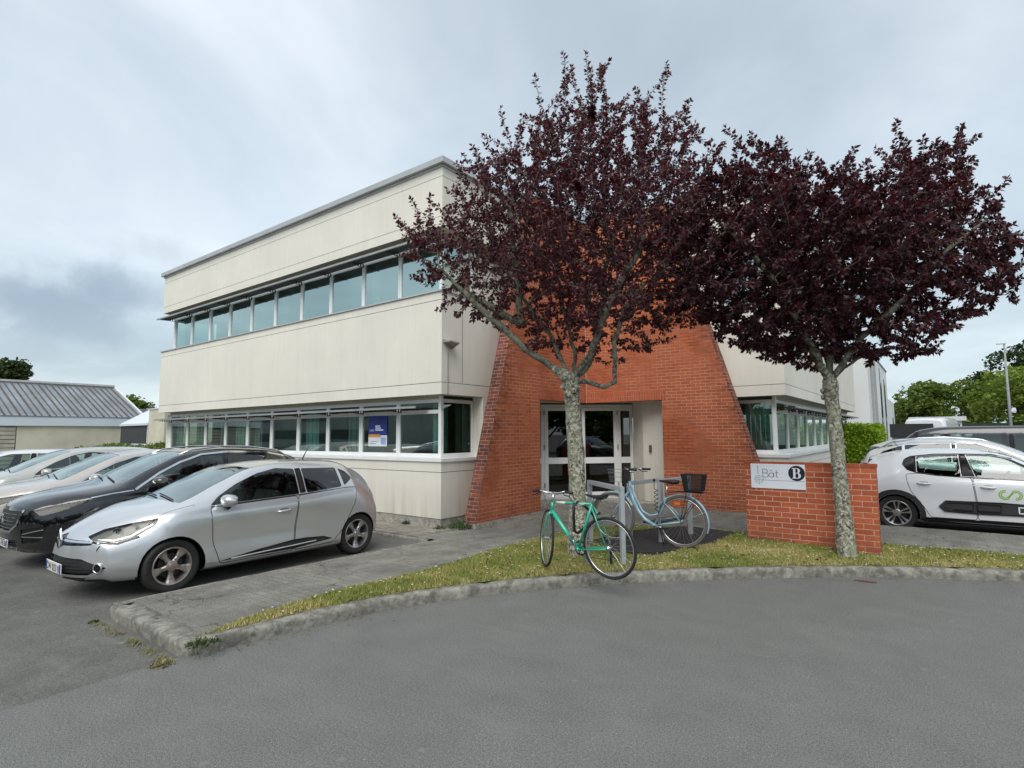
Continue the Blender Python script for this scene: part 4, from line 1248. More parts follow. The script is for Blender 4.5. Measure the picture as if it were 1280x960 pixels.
def m_render(name='cream_render', col=(.80, .765, .675)):
    """pale cement render with vertical weather streaks"""
    m, nt, b = new_mat(name)
    co = obj_coord(nt)
    st = noise(nt, 2.4, 6, .62, obj_coord(nt, (1.6, 1.6, .12)))
    st2 = noise(nt, 9, 5, .6, obj_coord(nt, (1.5, 1.5, .10)))
    bl = noise(nt, .55, 5, .6, co); fi = noise(nt, 75, 3, .7, co)
    c = ramp(nt, bl, [(.3, tuple(x * .93 for x in col)), (.7, tuple(x * 1.05 for x in col))])
    c = mixc(nt, 1, c, ramp(nt, st, [(.30, (.965, .97, .965)), (.5, (1, 1, 1)), (.70, (1.01, 1.01, 1.01))]), 'MULTIPLY')
    c = mixc(nt, 1, c, ramp(nt, st2, [(.34, (.975, .975, .97)), (.55, (1, 1, 1))]), 'MULTIPLY')
    c = mixc(nt, 1, c, ramp(nt, fi, [(.3, g3(.93)), (.7, g3(1.06))]), 'MULTIPLY')
    # green-grey dirt rising from the foot
    sep = N(nt, 'ShaderNodeSeparateXYZ'); nt.links.new(co, sep.inputs[0])
    mr = N(nt, 'ShaderNodeMapRange'); mr.inputs[1].default_value = .9; mr.inputs[2].default_value = .1; mr.inputs[3].default_value = 0; mr.inputs[4].default_value = 1
    nt.links.new(sep.outputs[2], mr.inputs[0])
    mu = N(nt, 'ShaderNodeMath', operation='MULTIPLY'); nt.links.new(mr.outputs[0], mu.inputs[0]); nt.links.new(ramp(nt, st, [(.35, g3(.55)), (.6, g3(.1))]), mu.inputs[1])
    c = mixc(nt, mu.outputs[0], c, (.33, .32, .22))
    nt.links.new(c, b.inputs['Base Color']); b.inputs['Roughness'].default_value = .92; b.inputs['Specular IOR Level'].default_value = .2
    bump(nt, b, fi, .25, .003)
    return m

def m_brick(name, c1, c2, mortar, var=.2, dark=0.0, w=.22, h=.065, mo=.010, soldier=False, stain=None, pale=False, edge=None):
    m, nt, b = new_mat(name)
    co = obj_coord(nt)
    ge = N(nt, 'ShaderNodeNewGeometry')
    sn = N(nt, 'ShaderNodeSeparateXYZ'); nt.links.new(ge.outputs['True Normal'], sn.inputs[0])
    ax = N(nt, 'ShaderNodeMath', operation='ABSOLUTE'); nt.links.new(sn.outputs[0], ax.inputs[0])
    ay = N(nt, 'ShaderNodeMath', operation='ABSOLUTE'); nt.links.new(sn.outputs[1], ay.inputs[0])
    gt = N(nt, 'ShaderNodeMath', operation='GREATER_THAN'); nt.links.new(ax.outputs[0], gt.inputs[0]); nt.links.new(ay.outputs[0], gt.inputs[1])
    s = N(nt, 'ShaderNodeSeparateXYZ'); nt.links.new(co, s.inputs[0])
    mx = N(nt, 'ShaderNodeMix'); mx.data_type = 'FLOAT'
    nt.links.new(gt.outputs[0], mx.inputs[0]); nt.links.new(s.outputs[0], mx.inputs[2]); nt.links.new(s.outputs[1], mx.inputs[3])
    cb = N(nt, 'ShaderNodeCombineXYZ')
    if soldier: nt.links.new(s.outputs[2], cb.inputs[0]); nt.links.new(mx.outputs[0], cb.inputs[1])
    else: nt.links.new(mx.outputs[0], cb.inputs[0]); nt.links.new(s.outputs[2], cb.inputs[1])
    br = N(nt, 'ShaderNodeTexBrick'); nt.links.new(cb.outputs[0], br.inputs['Vector'])
    br.offset = 0.0 if soldier else .5; br.inputs['Scale'].default_value = 1
    br.inputs['Brick Width'].default_value = w + mo; br.inputs['Row Height'].default_value = h + mo
    br.inputs['Mortar Size'].default_value = mo / 2; br.inputs['Mortar Smooth'].default_value = .25; br.inputs['Bias'].default_value = -.1
    br.inputs['Color1'].default_value = c1 + (1,); br.inputs['Color2'].default_value = c2 + (1,)
    n1 = noise(nt, .9, 5, .6, co); n2 = noise(nt, 40, 4, .7, co)
    # mortar differs from place to place: clean and pale here, sooty there
    mcol = ramp(nt, noise(nt, .7, 4, .6, obj_coord(nt, None, None, (5, 2, 1))), [(.36, tuple(x * (.8 if pale else .13) for x in mortar)), (.54, mortar)])
    if dark: mcol = ramp(nt, n1, [(.3, (.03, .02, .016)), (.75, tuple(x * .5 for x in mortar))])
    nt.links.new(mcol, br.inputs['Mortar'])
    c = mixc(nt, 1, br.outputs['Color'], ramp(nt, n1, [(.3, g3(1 - var)), (.7, g3(1 + var))]), 'MULTIPLY')
    c = mixc(nt, 1, c, ramp(nt, n2, [(.3, g3(.8)), (.7, g3(1.18))]), 'MULTIPLY')
    if stain:
        st = noise(nt, 3.5, 6, .7, obj_coord(nt, (1, 1, .5)))
        c = mixc(nt, ramp(nt, st, [(stain[0], g3(0)), (stain[1], g3(.85))]), c, (.035, .022, .02))
    # damp, dirty courses at the foot
    zf = N(nt, 'ShaderNodeMapRange'); zf.inputs[1].default_value = .55; zf.inputs[2].default_value = .1; zf.inputs[3].default_value = 0; zf.inputs[4].default_value = .55
    nt.links.new(s.outputs[2], zf.inputs[0])
    zm = N(nt, 'ShaderNodeMath', operation='MULTIPLY'); nt.links.new(zf.outputs[0], zm.inputs[0]); nt.links.new(ramp(nt, noise(nt, 4, 5, .65, co), [(.38, g3(0)), (.62, g3(1))]), zm.inputs[1])
    c = mixc(nt, zm.outputs[0], c, (.16, .07, .045))
    if edge:
        # soot washed down from the sloping edge: distance from that edge, broken up course by course
        ax_i, sg, a0, sl = edge
        t1 = N(nt, 'ShaderNodeMath', operation='MULTIPLY_ADD'); t1.inputs[1].default_value = sg * sl * -1 * (1 if ax_i == 0 else 1); t1.inputs[2].default_value = 0
        nt.links.new(s.outputs[2], t1.inputs[0])
        al = N(nt, 'ShaderNodeMath', operation='MULTIPLY_ADD'); al.inputs[1].default_value = -sg; al.inputs[2].default_value = sg * a0 + .1 * abs(sl) * 1.0
        nt.links.new(s.outputs[ax_i], al.inputs[0])
        dd = N(nt, 'ShaderNodeMath', operation='SUBTRACT'); nt.links.new(al.outputs[0], dd.inputs[0])
        zz = N(nt, 'ShaderNodeMath', operation='MULTIPLY'); zz.inputs[1].default_value = abs(sl); nt.links.new(s.outputs[2], zz.inputs[0]); nt.links.new(zz.outputs[0], dd.inputs[1])
        mk = N(nt, 'ShaderNodeMapRange'); mk.inputs[1].default_value = .62; mk.inputs[2].default_value = .0; mk.inputs[3].default_value = 0; mk.inputs[4].default_value = 1; nt.links.new(dd.outputs[0], mk.inputs[0])
        hg = N(nt, 'ShaderNodeMapRange'); hg.inputs[1].default_value = .8; hg.inputs[2].default_value = 2.0; hg.inputs[3].default_value = .15; hg.inputs[4].default_value = 1; nt.links.new(s.outputs[2], hg.inputs[0])
        m1 = N(nt, 'ShaderNodeMath', operation='MULTIPLY'); nt.links.new(mk.outputs[0], m1.inputs[0]); nt.links.new(hg.outputs[0], m1.inputs[1])
        m2 = N(nt, 'ShaderNodeMath', operation='MULTIPLY'); nt.links.new(m1.outputs[0], m2.inputs[0])
        nt.links.new(ramp(nt, noise(nt, 3.2, 5, .7, obj_coord(nt, (1, 1, 3.0))), [(.42, g3(0)), (.64, g3(.75))]), m2.inputs[1])
        c = mixc(nt, m2.outputs[0], c, (.05, .022, .018))
    nt.links.new(c, b.inputs['Base Color']); b.inputs['Roughness'].default_value = .85; b.inputs['Specular IOR Level'].default_value = .25
    inv = N(nt, 'ShaderNodeMath', operation='SUBTRACT'); inv.inputs[0].default_value = 1; nt.links.new(br.outputs['Fac'], inv.inputs[1])
    h1 = N(nt, 'ShaderNodeMath', operation='MULTIPLY_ADD'); h1.inputs[1].default_value = .25; nt.links.new(n2, h1.inputs[0]); nt.links.new(inv.outputs[0], h1.inputs[2])
    bump(nt, b, h1.outputs[0], .8, .006)
    return m

def build_office():
    root = thing('office_building', 'two storey cream rendered office building with ribbon windows and a slanted brick entrance', 'building', (0, 0, 0))
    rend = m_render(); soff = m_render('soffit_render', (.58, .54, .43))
    jm = plain('shadow_joint', (.10, .095, .085), .95)
    white = plain('white_window_frame', (.84, .85, .84), .35, vscale=3, var=.05)
    alum = plain('weathered_aluminium', (.42, .42, .40), .45, .5, vscale=5)
    mesh_d = plain('dark_louver_metal', (.045, .048, .048), .55, .3)
    concr = m_concrete('plinth_concrete', (.36, .345, .30), .4, .35)
    glass_lo = glass_mat('office_glass', (.48, .70, .64), .15, 0.0, 1.5, (.86, .98, .95))
    glass_up = glass_mat('office_glass_upper', (.50, .74, .71), .50, 0.0, 1.6, (.76, .95, .92))
    blindm = plain('green_blind', (.66, .84, .78), .8, vscale=3)
    blindw = plain('pale_wall', (.5, .55, .5), .9)
    dark = plain('office_interior', (.06, .07, .065), .9)
    copm = plain('coping_metal', (.50, .505, .50), .4, .3, vscale=1.5)
    # plinth and lower walls (left facade, right facade, hidden sides)
    m = MB(); ring(m, -.1, .185, -.012, -.28, (0, 3, 4, 5)); m.prism([(-.012, .012), (-.012, 2.2), (-.28, 2.2), (-.28, .28)], -.1, .185)
    m.prism([(3.85, YC + .012), (XC - .012, YC + .012), (XC - .28, YC + .28), (3.85, YC + .28)], -.1, .185)
    m.build('plinth', concr, root)
    w = MB(); bk = MB()
    def lower(z0, z1, o0, o1, mb):
        ring(mb, z0, z1, o0, o1, (0, 3, 4, 5))
        mb.prism([(o0, 0 - o0), (o0, 1.30), (o1, 1.30), (o1, 0 - o1)], z0, z1)
        mb.prism([(3.85, YC - o0), (XC + o0, YC - o0), (XC + o1, YC - o1), (3.85, YC - o1)], z0, z1)
    lower(.195, 1.098, 0, -.016, w); lower(1.110, 1.31, 0, -.016, w); lower(.18, 1.31, -.0165, -.28, bk)
    # solid jambs either side of the entrance recess
    w.prism([(0, 1.302), (0, 2.60), (-.45, 4.22), (-.62, 4.1), (-.3, 1.302)], .15, 2.672)
    w.prism([(3.848, YC + .002), (3.848, YC + .3), (1.5, 6.2), (1.37, 5.97), (1.90, 5.40), (2.70, YC + .002)], .15, 2.672)
    # mid band, with shadow joints
    for z0, z1 in ((2.67, 2.905), (2.917, 4.60), (4.612, 4.78)): ring(w, z0, z1, 0, -.016)
    ring(bk, 2.72, 4.778, -.0165, -.30)
    for z0, z1 in ((6.15, 6.36), (6.372, 7.22), (7.232, 7.42)): ring(w, z0, z1, 0, -.016)
    ring(bk, 6.195, 7.418, -.0165, -.30)
    # notch walls between window bands on the upper floor, behind the brick
    w.prism([(-.30, 1.35), (-.30, YC + .3), (-.55, YC + .3), (-.55, 1.35)], 4.79, 6.13)
    w.prism([(-.30, YC + .30), (3.9, YC + .30), (3.9, YC + .55), (-.30, YC + .55)], 4.79, 6.13)
    w.build('rendered_wall', rend, root)
    bk.build('shadow_joint', jm, root)
    for xy in (( .0, .62),): pass
    # vertical panel joints
    for z0, z1 in ((2.93, 4.6), (6.38, 7.2)): box_obj('panel_joint', -.001, .0015, .615, .627, z0, z1, jm, root)
    # slabs: soffits, floors, ceilings, roof
    sl = MB()
    ins = offs(OUT, -.31)
    full = offs(OUT, -.02)
    ring(sl, 2.671, 2.7195, -.0162, -.36); sl.prism(offs(OUT, -.05), 4.70, 4.77); ring(sl, 6.151, 6.1945, -.0162, -.36); sl.prism(offs(OUT, -.37), 6.16, 6.19); sl.prism(offs(OUT, -.37), 2.68, 2.71); sl.prism(full, 7.3, 7.4)
    sl.prism(offs(OUT, -.29), .0, .12)
    ring(sl, 6.002, 6.154, -.27, -.36); ring(sl, 2.602, 2.669, -.27, -.36, (0, 3))
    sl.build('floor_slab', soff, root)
    for z0, z1, o_ in ((.13, 2.67, -4.2), (4.775, 6.15, -5.2)):
        for e_ in (0, 3): inn = MB(); ring(inn, z0, z1, o_, o_ - .1, (e_,)); inn.build('inner_wall', blindw, root)
    for (a_, y_, z0, z1) in ((-6.9, 4.2, .13, 2.67), (-9.8, 4.2, .13, 2.67), (-3.1, 4.2, .13, 2.67), (-8.9, 5.2, 4.775, 6.15)): box_obj('inner_wall', a_, a_ + .1, .36, y_ - .01, z0, z1, blindw, root)
    fl = MB(); fl.prism(offs(OUT, -.32), .122, .13); fl.build('carpet', dark, root)
    # copings
    cp = MB(); ring(cp, 4.782, 4.812, .035, -.32); cp.build('window_ledge', copm, root)
    sill = MB()
    ring(sill, 1.312, 1.375, .03, -.34, (0, 3))
    sill.prism([(.03, -.03), (.03, 1.30), (-.34, 1.30), (-.34, .34)], 1.312, 1.375)
    sill.prism([(3.87, YC - .03), (XC + .03, YC - .03), (XC - .34, YC + .34), (3.87, YC + .34)], 1.312, 1.375)
    sill.build('window_sill', white, root)
    cp = MB(); ring(cp, 7.47, 7.60, .10, -.32); ring(cp, 7.421, 7.469, .03, -.1); cp.build('roof_coping', copm, root, bevel=.008)
    rf = MB(); rf.prism(offs(OUT, -.3), 7.41, 7.45); rf.build('roof', concr, root)

    # window bays. frame in a vertical plane given by origin, direction and outward normal
    rr = random.Random(21)
    def bay(O, u, nrm, w_, z0, z1, transom, gl, open_=False, blind=None, post=.055, mat=white):
        """one window unit: frame as the part, pane(s) as its sub-parts"""
        M = Matrix(((u[0], nrm[0], 0, O[0]), (u[1], nrm[1], 0, O[1]), (0, 0, 1, 0), (0, 0, 0, 1)))
        f = MB(); g = .004; z1 = 2.60 if z1 < 3 else 6.0
        a, b_ = g, w_ - g
        f.box(a, a + post, -.05, .02, z0, z1, M); f.box(b_ - post, b_, -.05, .02, z0, z1, M)
        f.box(a + post, b_ - post, -.049, .019, z0, z0 + .085, M); f.box(a + post, b_ - post, -.049, .019, z1 - .075, z1, M)
        panes = [(z0 + .085, z1 - .075)]
        if transom:
            f.box(a + post, b_ - post, -.049, .019, transom - .045, transom + .035, M)
            panes = [(z0 + .085, transom - .045), (transom + .035, z1 - .075)]
            f.box(w_ / 2 - .03, w_ / 2 + .03, .021, .03, z1 - .035, z1 - .02, M)
        fo = f.build('window', mat, root, bevel=.004)
        for k, (q0, q1) in enumerate(panes):
            # real panes never sit perfectly true: a few millimetres of tilt
            t = rr.uniform(-.004, .004); t2 = rr.uniform(-.003, .003)
            vs = [M @ Vector((a + post, -.012 + t, q0)), M @ Vector((b_ - post, -.012 - t, q0)), M @ Vector((b_ - post, -.012 - t + t2, q1)), M @ Vector((a + post, -.012 + t + t2, q1))]
            mesh_obj('pane', vs, [(0, 1, 2, 3)], gl, fo)
        if blind:
            for (x0, x1, mt) in blind:
                s = MB(); n = max(1, int((x1 - x0) / .09))
                for k in range(n):
                    xx = x0 + (x1 - x0) * k / n
                    s.box(xx, xx + (x1 - x0) / n * .92, -.17 - .01 * (k % 2), -.165 - .01 * (k % 2), z0 + .09, z1 - .08, M)
                s.build('blind', mt, fo)
        return fo
    W = 1.295; D = .30
    x0 = -D - 10 * W
    post = MB(); 
    bl_lo = {0: [(.1, .62, blindm)], 1: [(.3, .9, blindw)], 2: [(.75, 1.1, blindm)], 3: [(.30, 1.1, blindm)], 4: [(.1, .5, blindw)], 6: [(.10, .66, blindm)], 7: [(.6, 1.1, blindw)], 9: [(.90, 1.24, blindm)]}
    bl_up = {0: [(.35, 1.1, blindm)], 2: [(.1, .3, blindw)], 3: [(.9, 1.22, blindm)], 5: [(.1, .35, blindm), (.95, 1.2, blindm)], 7: [(.6, 1.0, blindw)], 8: [(.1, .4, blindm)], 9: [(.8, 1.2, blindm)]}
    for i in range(10):
        bay((x0 + i * W, D), (1, 0), (0, -1), W, 1.376, 2.66, 2.34, glass_lo, blind=bl_lo.get(i))
        bay((x0 + i * W, D), (1, 0), (0, -1), W, 4.814, 6.118, None, glass_up, blind=bl_up.get(i), post=.045, mat=white)
    # return bays in the notch
    glass_n = glass_mat('notch_glass', (.30, .48, .42), .0, 0.0, 1.35, (.8, .97, .93))
    bay((-D, D), (0, 1), (1, 0), 1.0, 1.376, 2.66, None, glass_n, blind=[(.10, .38, blindm), (.62, .9, blindw)])
    bay((-D, D), (0, 1), (1, 0), 1.0, 4.814, 6.118, None, glass_up)
    bay((3.87, YC + D), (1, 0), (0, -1), XC - D - 3.87, 1.376, 2.66, None, glass_lo, blind=[(.50, 1.02, blindm)])
    bay((3.87, YC + D), (1, 0), (0, -1), XC - D - 3.87, 4.814, 6.118, None, glass_up)
    for i in range(10):
        bay((XC - D, YC + D + i * W), (0, 1), (1, 0), W, 1.376, 2.66, 2.34, glass_lo)
        bay((XC - D, YC + D + i * W), (0, 1), (1, 0), W, 4.814, 6.118, None, glass_up)
    for (px, py) in ((-D, D), (XC - D, YC + D), (x0, D)):
        for z0, z1 in ((1.3765, 2.662), (4.8145, 6.119)):
            c = MB(); c.box(px - .035, px + .035, py - .035, py + .035, z0, z1); c.build('corner_post', white, root, bevel=.004)
    # wall pieces beside the return bays (lower level) and left end piers
    for q in ([(-.02, 1.31), (-.02, 1.9), (-.34, 1.9), (-.34, 1.31)], [(3.60, YC + .02), (3.868, YC + .02), (3.868, YC + .34), (3.60, YC + .34)], [(x0 - .30, D - .02), (x0 - .04, D - .02), (x0 - .04, D + .3), (x0 - .30, D + .3)]):
        p = MB(); p.prism(q, 1.376, 2.60); p.build('window_pier', rend, root)
    e = MB(); e.box(XL + .3, XL + .31, 1.7, 18.6, 1.376, 2.66); e.box(XL + .3, XL + .31, 1.7, 18.6, 4.81, 6.12); e.build('end_glazing', dark, root)
    bay((XL + D, D + W), (0, -1), (-1, 0), W, 4.814, 6.118, None, glass_up)

    # sun louvers: brackets at each mullion, dark slats and a bright front rail
    def louver(axis, c0, c1, base, z, depth, sgn, tilt=.0, end_ext=.35):
        rail = MB(); sl_ = MB()
        def B(mb, a0, a1, d0, d1, q0, q1):
            if axis == 'x': mb.box(a0, a1, base + sgn * d1 if sgn < 0 else base + d0, base + sgn * d0 if sgn < 0 else base + d1, q0, q1)
            else: mb.box(base + d0, base + d1, a0, a1, q0, q1)
        B(rail, c0, c1, depth - .035, depth, z - .022 + tilt, z + .022 + tilt)
        n = 9
        for k in range(n):
            d0 = .06 + (depth - .10) * k / n; dz = tilt * d0 / depth
            B(sl_, c0, c1, d0, d0 + (depth - .10) / n * .90, z - .004 + dz, z + .004 + dz)
        lo = sl_.build('sun_louver', mesh_d, root)
        rail.build('louver_rail', alum, lo)
        k = 0; pos = c0 + end_ext
        while pos < c1 + .01:
            br = MB()
            # tapered arm with lightening holes: two chords joined by short webs
            for t in range(6):
                d0 = depth * t / 6; d1 = depth * (t + 1) / 6; h0 = .075 * (1 - t / 6) + .018; h1 = .075 * (1 - (t + 1) / 6) + .018
                zz0 = z + tilt * d0 / depth; zz1 = z + tilt * d1 / depth
                for lo_, hi_ in ((-1, -.72), (.72, 1)):
                    P = [(d0, zz0 - .02 + h0 * lo_ * .5 - .02), (d1, zz1 - .02 + h1 * lo_ * .5 - .02), (d1, zz1 - .02 + h1 * hi_ * .5 - .02), (d0, zz0 - .02 + h0 * hi_ * .5 - .02)]
                    vs = []
                    for s_ in (-.008, .008):
                        for d_, q in P:
                            vs.append((pos + s_, base + sgn * d_, q) if axis == 'x' else (base + d_, pos + s_, q))
                    br.add(vs, [(0, 1, 2, 3), (7, 6, 5, 4), (0, 4, 5, 1), (1, 5, 6, 2), (2, 6, 7, 3), (3, 7, 4, 0)])
                a0 = d0; a1 = d0 + depth / 6 * .34
                P = [(a0, zz0 - .04 - h0 * .36), (a1, zz0 - .04 - h0 * .36), (a1, zz0 - .04 + h0 * .36), (a0, zz0 - .04 + h0 * .36)]
                vs = []
                for s_ in (-.0075, .0075):
                    for d_, q in P: vs.append((pos + s_, base + sgn * d_, q) if axis == 'x' else (base + d_, pos + s_, q))
                br.add(vs, [(0, 1, 2, 3), (7, 6, 5, 4), (0, 4, 5, 1), (1, 5, 6, 2), (2, 6, 7, 3), (3, 7, 4, 0)])
            br.build('louver_bracket', mesh_d, lo)
            pos += W
    louver('x', x0 - .25, -.62, D - .02, 2.42, .42, -1)
    louver('x', x0 - .42, -.30, D - .02, 5.955, .44, -1, tilt=-.02, end_ext=.42)
    louver('y', YC + D + .1, YC + D + 10 * W, XC - D + .02, 2.42, .42, 1, end_ext=0)
    louver('y', YC + D + .1, YC + D + 10 * W, XC - D + .02, 5.955, .44, 1, tilt=-.02, end_ext=0)
    # corner bracket at the near corner, pointing out diagonally, and the one in the notch
    for (ox, oy, dx, dy, nm) in ((-D + .03, D - .03, .9, -.30, 'a'), (-D + .02, 1.32, .95, .1, 'b')):
        b = MB(); L_ = .42 if nm == 'a' else .28; u = Vector((dx, dy, 0)).normalized(); n_ = Vector((-u.y, u.x, 0)) * .006
        poly = [(0, -.045), (0, .045), (L_, .035), (L_, .022)]
        vs = [Vector((ox, oy, 2.42)) + u * a + Vector((0, 0, q)) + n_ * s for s in (-1, 1) for a, q in poly]
        b.add(vs, [(0, 1, 2, 3), (7, 6, 5, 4), (0, 4, 5, 1), (1, 5, 6, 2), (2, 6, 7, 3), (3, 7, 4, 0)])
        for k in range(4):
            c = Vector((ox, oy, 2.42)) + u * (.06 + k * .085) + Vector((0, 0, -.008 + k * .010))
            M = Matrix.Translation(c) @ n_.normalized().to_track_quat('Z', 'Y').to_matrix().to_4x4()
            b.lathe([(.0001, -.0085), (.013, -.0085), (.013, .0085), (.0001, .0085)], 10, M)
        b.build('corner_bracket', alum if nm == 'a' else mesh_d, root)
    # lamp wedge with its conduit on the notch wall
    l = MB(); l.add([(0, .03, 3.79), (.22, .03, 3.74), (.22, .30, 3.74), (0, .30, 3.79), (0, .03, 3.72), (.22, .03, 3.70), (.22, .30, 3.70), (0, .30, 3.60)],
                    [(0, 1, 2, 3), (4, 7, 6, 5), (0, 4, 5, 1), (1, 5, 6, 2), (2, 6, 7, 3), (3, 7, 4, 0)])
    lo = l.build('wall_lamp', concr, root, bevel=.01)
    cdt = MB(); cdt.tube([(.012, .17, 3.66), (.012, .17, 2.68)], .012, 8); cdt.build('conduit', alum, lo)

    # ---------------- slanted brick entrance
    brick = m_brick('orange_brick', (.53, .148, .062), (.41, .105, .046), (.58, .37, .27), .11, stain=(.68, .86), mo=.012, h=.063, edge=(1, -1, .355, -.297))
    brick_r = m_brick('orange_brick_right', (.53, .148, .062), (.42, .106, .047), (.62, .41, .31), .09, stain=(.72, .9), mo=.012, h=.063, edge=(0, 1, 5.07, -.297))
    brick_edge = m_brick('sooty_edge_brick', (.26, .080, .052), (.10, .040, .034), (.48, .36, .31), .35, h=.065, stain=(.52, .75))
    sold = m_brick('soldier_brick', (.52, .125, .05), (.42, .09, .036), (.52, .33, .25), .15, soldier=True, w=.22, h=.052, mo=.012)
    found = m_concrete('footing_concrete', (.42, .40, .35), .7, .5)
    Z0, ZT, ZH, SL = .105, 7.50, 2.66, .297
    yb = .355; xr = 5.07
    def panel(axis, pts, c0, c1, nm, mat, cap=None):
        """extruded outline; pts = (along, z)"""
        n = len(pts); vs = []
        for c in (c0, c1):
            for a, z in pts: vs.append((c, a, z) if axis == 'x' else (a, c, z))
        b = MB(); b.add(vs, [tuple(range(n)), tuple(range(2 * n - 1, n - 1, -1))] + [(i, n + i, n + (i + 1) % n, (i + 1) % n) for i in range(n)])
        return b.build(nm, mat, root)
    P1 = [(yb, Z0), (2.65, Z0), (2.65, ZH), (4.85, ZH), (4.85, ZT), (yb + SL * (ZT - Z0), ZT)]
    lw = panel('x', P1, .30, .58, 'brick_wall', brick)
    P2 = [(.582, ZH), (2.65, ZH), (2.65, Z0), (xr, Z0), (xr - SL * (ZT - Z0), ZT), (.582, ZT)]
    rw = panel('y', P2, 4.85, 5.13, 'brick_wall', brick_r)
    for o_, ax in ((lw, 'x'), (rw, 'y')):
        e = MB()
        if ax == 'x':
            e.add([(.299, yb - .010, Z0), (.5805, yb - .010, Z0), (.5805, yb - .010 + SL * (ZT - Z0), ZT), (.299, yb - .010 + SL * (ZT - Z0), ZT),
                   (.299, yb + .001, Z0), (.5805, yb + .001, Z0), (.5805, yb + .001 + SL * (ZT - Z0), ZT), (.299, yb + .001 + SL * (ZT - Z0), ZT)],
                  [(0, 1, 2, 3), (1, 5, 6, 2), (0, 3, 7, 4), (3, 2, 6, 7)])
        else:
            e.add([(xr + .012, 4.8495, Z0), (xr + .012, 5.131, Z0), (xr + .012 - SL * (ZT - Z0), 5.131, ZT), (xr + .012 - SL * (ZT - Z0), 4.8495, ZT),
                   (xr - .03, 4.8495, Z0), (xr - .03, 5.131, Z0), (xr - .03 - SL * (ZT - Z0), 5.131, ZT), (xr - .03 - SL * (ZT - Z0), 4.8495, ZT)],
                  [(0, 1, 2, 3), (4, 0, 3, 7), (3, 2, 6, 7)])
        e.build('brick_edge', brick_edge, o_)
        s = MB()
        if ax == 'x': s.box(.5795, .583, 2.55, 4.846, ZH - .001, ZH + .22)
        else: s.box(.586, 2.75, 4.847, 4.8505, ZH - .001, ZH + .22)
        s.build('soldier_course', sold, o_)
        f = MB()
        if ax == 'x': f.box(.285, .592, yb - .01, 2.655, -.05, Z0 - .002)
        else: f.box(2.645, xr + .01, 4.838, 5.14, -.05, Z0 - .002)
        f.build('footing', found, o_)
    j = MB(); j.box(.572, .590, 4.842, 4.852, ZH, ZT); j.build('expansion_joint', plain('pale_mastic', (.55, .5, .45), .8), root)
    t = MB(); t.prism([(.28, yb + SL * 7.4 - .03), (.60, yb + SL * 7.4 - .03), (.60, 4.83), (xr - SL * 7.4 + .03, 4.83), (xr - SL * 7.4 + .03, 5.15), (.28, 5.15)], 7.502, 7.56)
    t.build('brick_coping', copm, root)
    # recess: ceiling, step, door
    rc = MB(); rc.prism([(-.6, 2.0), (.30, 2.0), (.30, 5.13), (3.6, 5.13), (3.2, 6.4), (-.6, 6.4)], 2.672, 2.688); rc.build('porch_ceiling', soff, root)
    st = MB(); st.prism([(-.5, 2.62), (.30, 2.62), (.62, 4.45), (.98, 4.82), (2.66, 5.13), (2.6, 6.6), (-.9, 6.6)], .0, .145); st.build('porch_step', m_concrete('porch_concrete', (.36, .34, .29), .3, .2), root)
    # entrance doors on the diagonal
    A = Vector((-.62, 3.98)); u = Vector((1, 1)).normalized(); nrm = Vector((1, -1)).normalized()
    M = Matrix(((u.x, nrm.x, 0, A.x), (u.y, nrm.y, 0, A.y), (0, 0, 1, 0), (0, 0, 0, 1)))
    dg = glass_mat('door_glass', (.16, .18, .18), .05)
    Lw = 2.80
    fr = MB(); H0, H1 = .15, 2.63
    fr.box(0, Lw, -.05, .02, H1 - .07, H1, M); fr.box(0, Lw, -.05, .02, H0, H0 + .03, M)
    # uprights at: outer ends, between sidelight and leaf, between leaves
    xs = [0, .33, 1.36, 2.40, Lw]
    for x in (0, Lw - .06): fr.box(x, x + .06, -.05, .021, H0 + .03, H1 - .07, M)
    for x in (.33, 2.40): fr.box(x - .035, x + .035, -.05, .021, H0 + .03, H1 - .07, M)
    fro = fr.build('door_frame', white, root)
    for s0, s1, nm in ((.365, 1.358, 'entrance_door'), (1.366, 2.365, 'entrance_door'), (.06, .295, 'sidelight'), (2.435, Lw - .06, 'sidelight')):
        d = MB(); st_ = .10 if nm == 'entrance_door' else .02; zr = 1.14
        a, b_ = s0 + .003, s1 - .003; q0, q1 = H0 + .035, H1 - .075
        d.box(a, a + st_, -.03, .03, q0, q1, M); d.box(b_ - st_, b_, -.03, .03, q0, q1, M)
        d.box(a + st_, b_ - st_, -.0295, .0295, q0, q0 + (.14 if st_ > .05 else .05), M); d.box(a + st_, b_ - st_, -.0295, .0295, q1 - .09, q1, M)
        d.box(a + st_, b_ - st_, -.0295, .0295, zr - .07, zr + .09, M)
        do = d.build(nm, white, root, bevel=.004)
        for k, (z0, z1) in enumerate(((q0 + .14, zr - .07), (zr + .09, q1 - .09))):
            mesh_obj('pane', [M @ Vector(v) for v in ((a + st_, 0, z0), (b_ - st_, 0, z0), (b_ - st_, 0, z1), (a + st_, 0, z1))], [(0, 1, 2, 3)], dg, do)
        if st_ > .05:
            h = MB(); hx = b_ - .05 if s0 < 1 else a + .05
            h.box(hx - .02, hx + .02, .031, .045, 1.22, 1.50, M); h.tube([M @ Vector((hx, .045, 1.30)), M @ Vector((hx, .085, 1.30)), M @ Vector((hx, .085, 1.44)), M @ Vector((hx, .045, 1.44))], .011, 6)
            h.build('door_handle', plain('handle_dark', (.03, .03, .03), .4), do)
            for hz in (.45, 1.45, 2.35):
                hg = MB(); hgx = a if s0 < 1 else b_; hg.tube([M @ Vector((hgx, .045, hz)), M @ Vector((hgx, .045, hz + .12))], .022, 8); hg.build('hinge', alum, do)
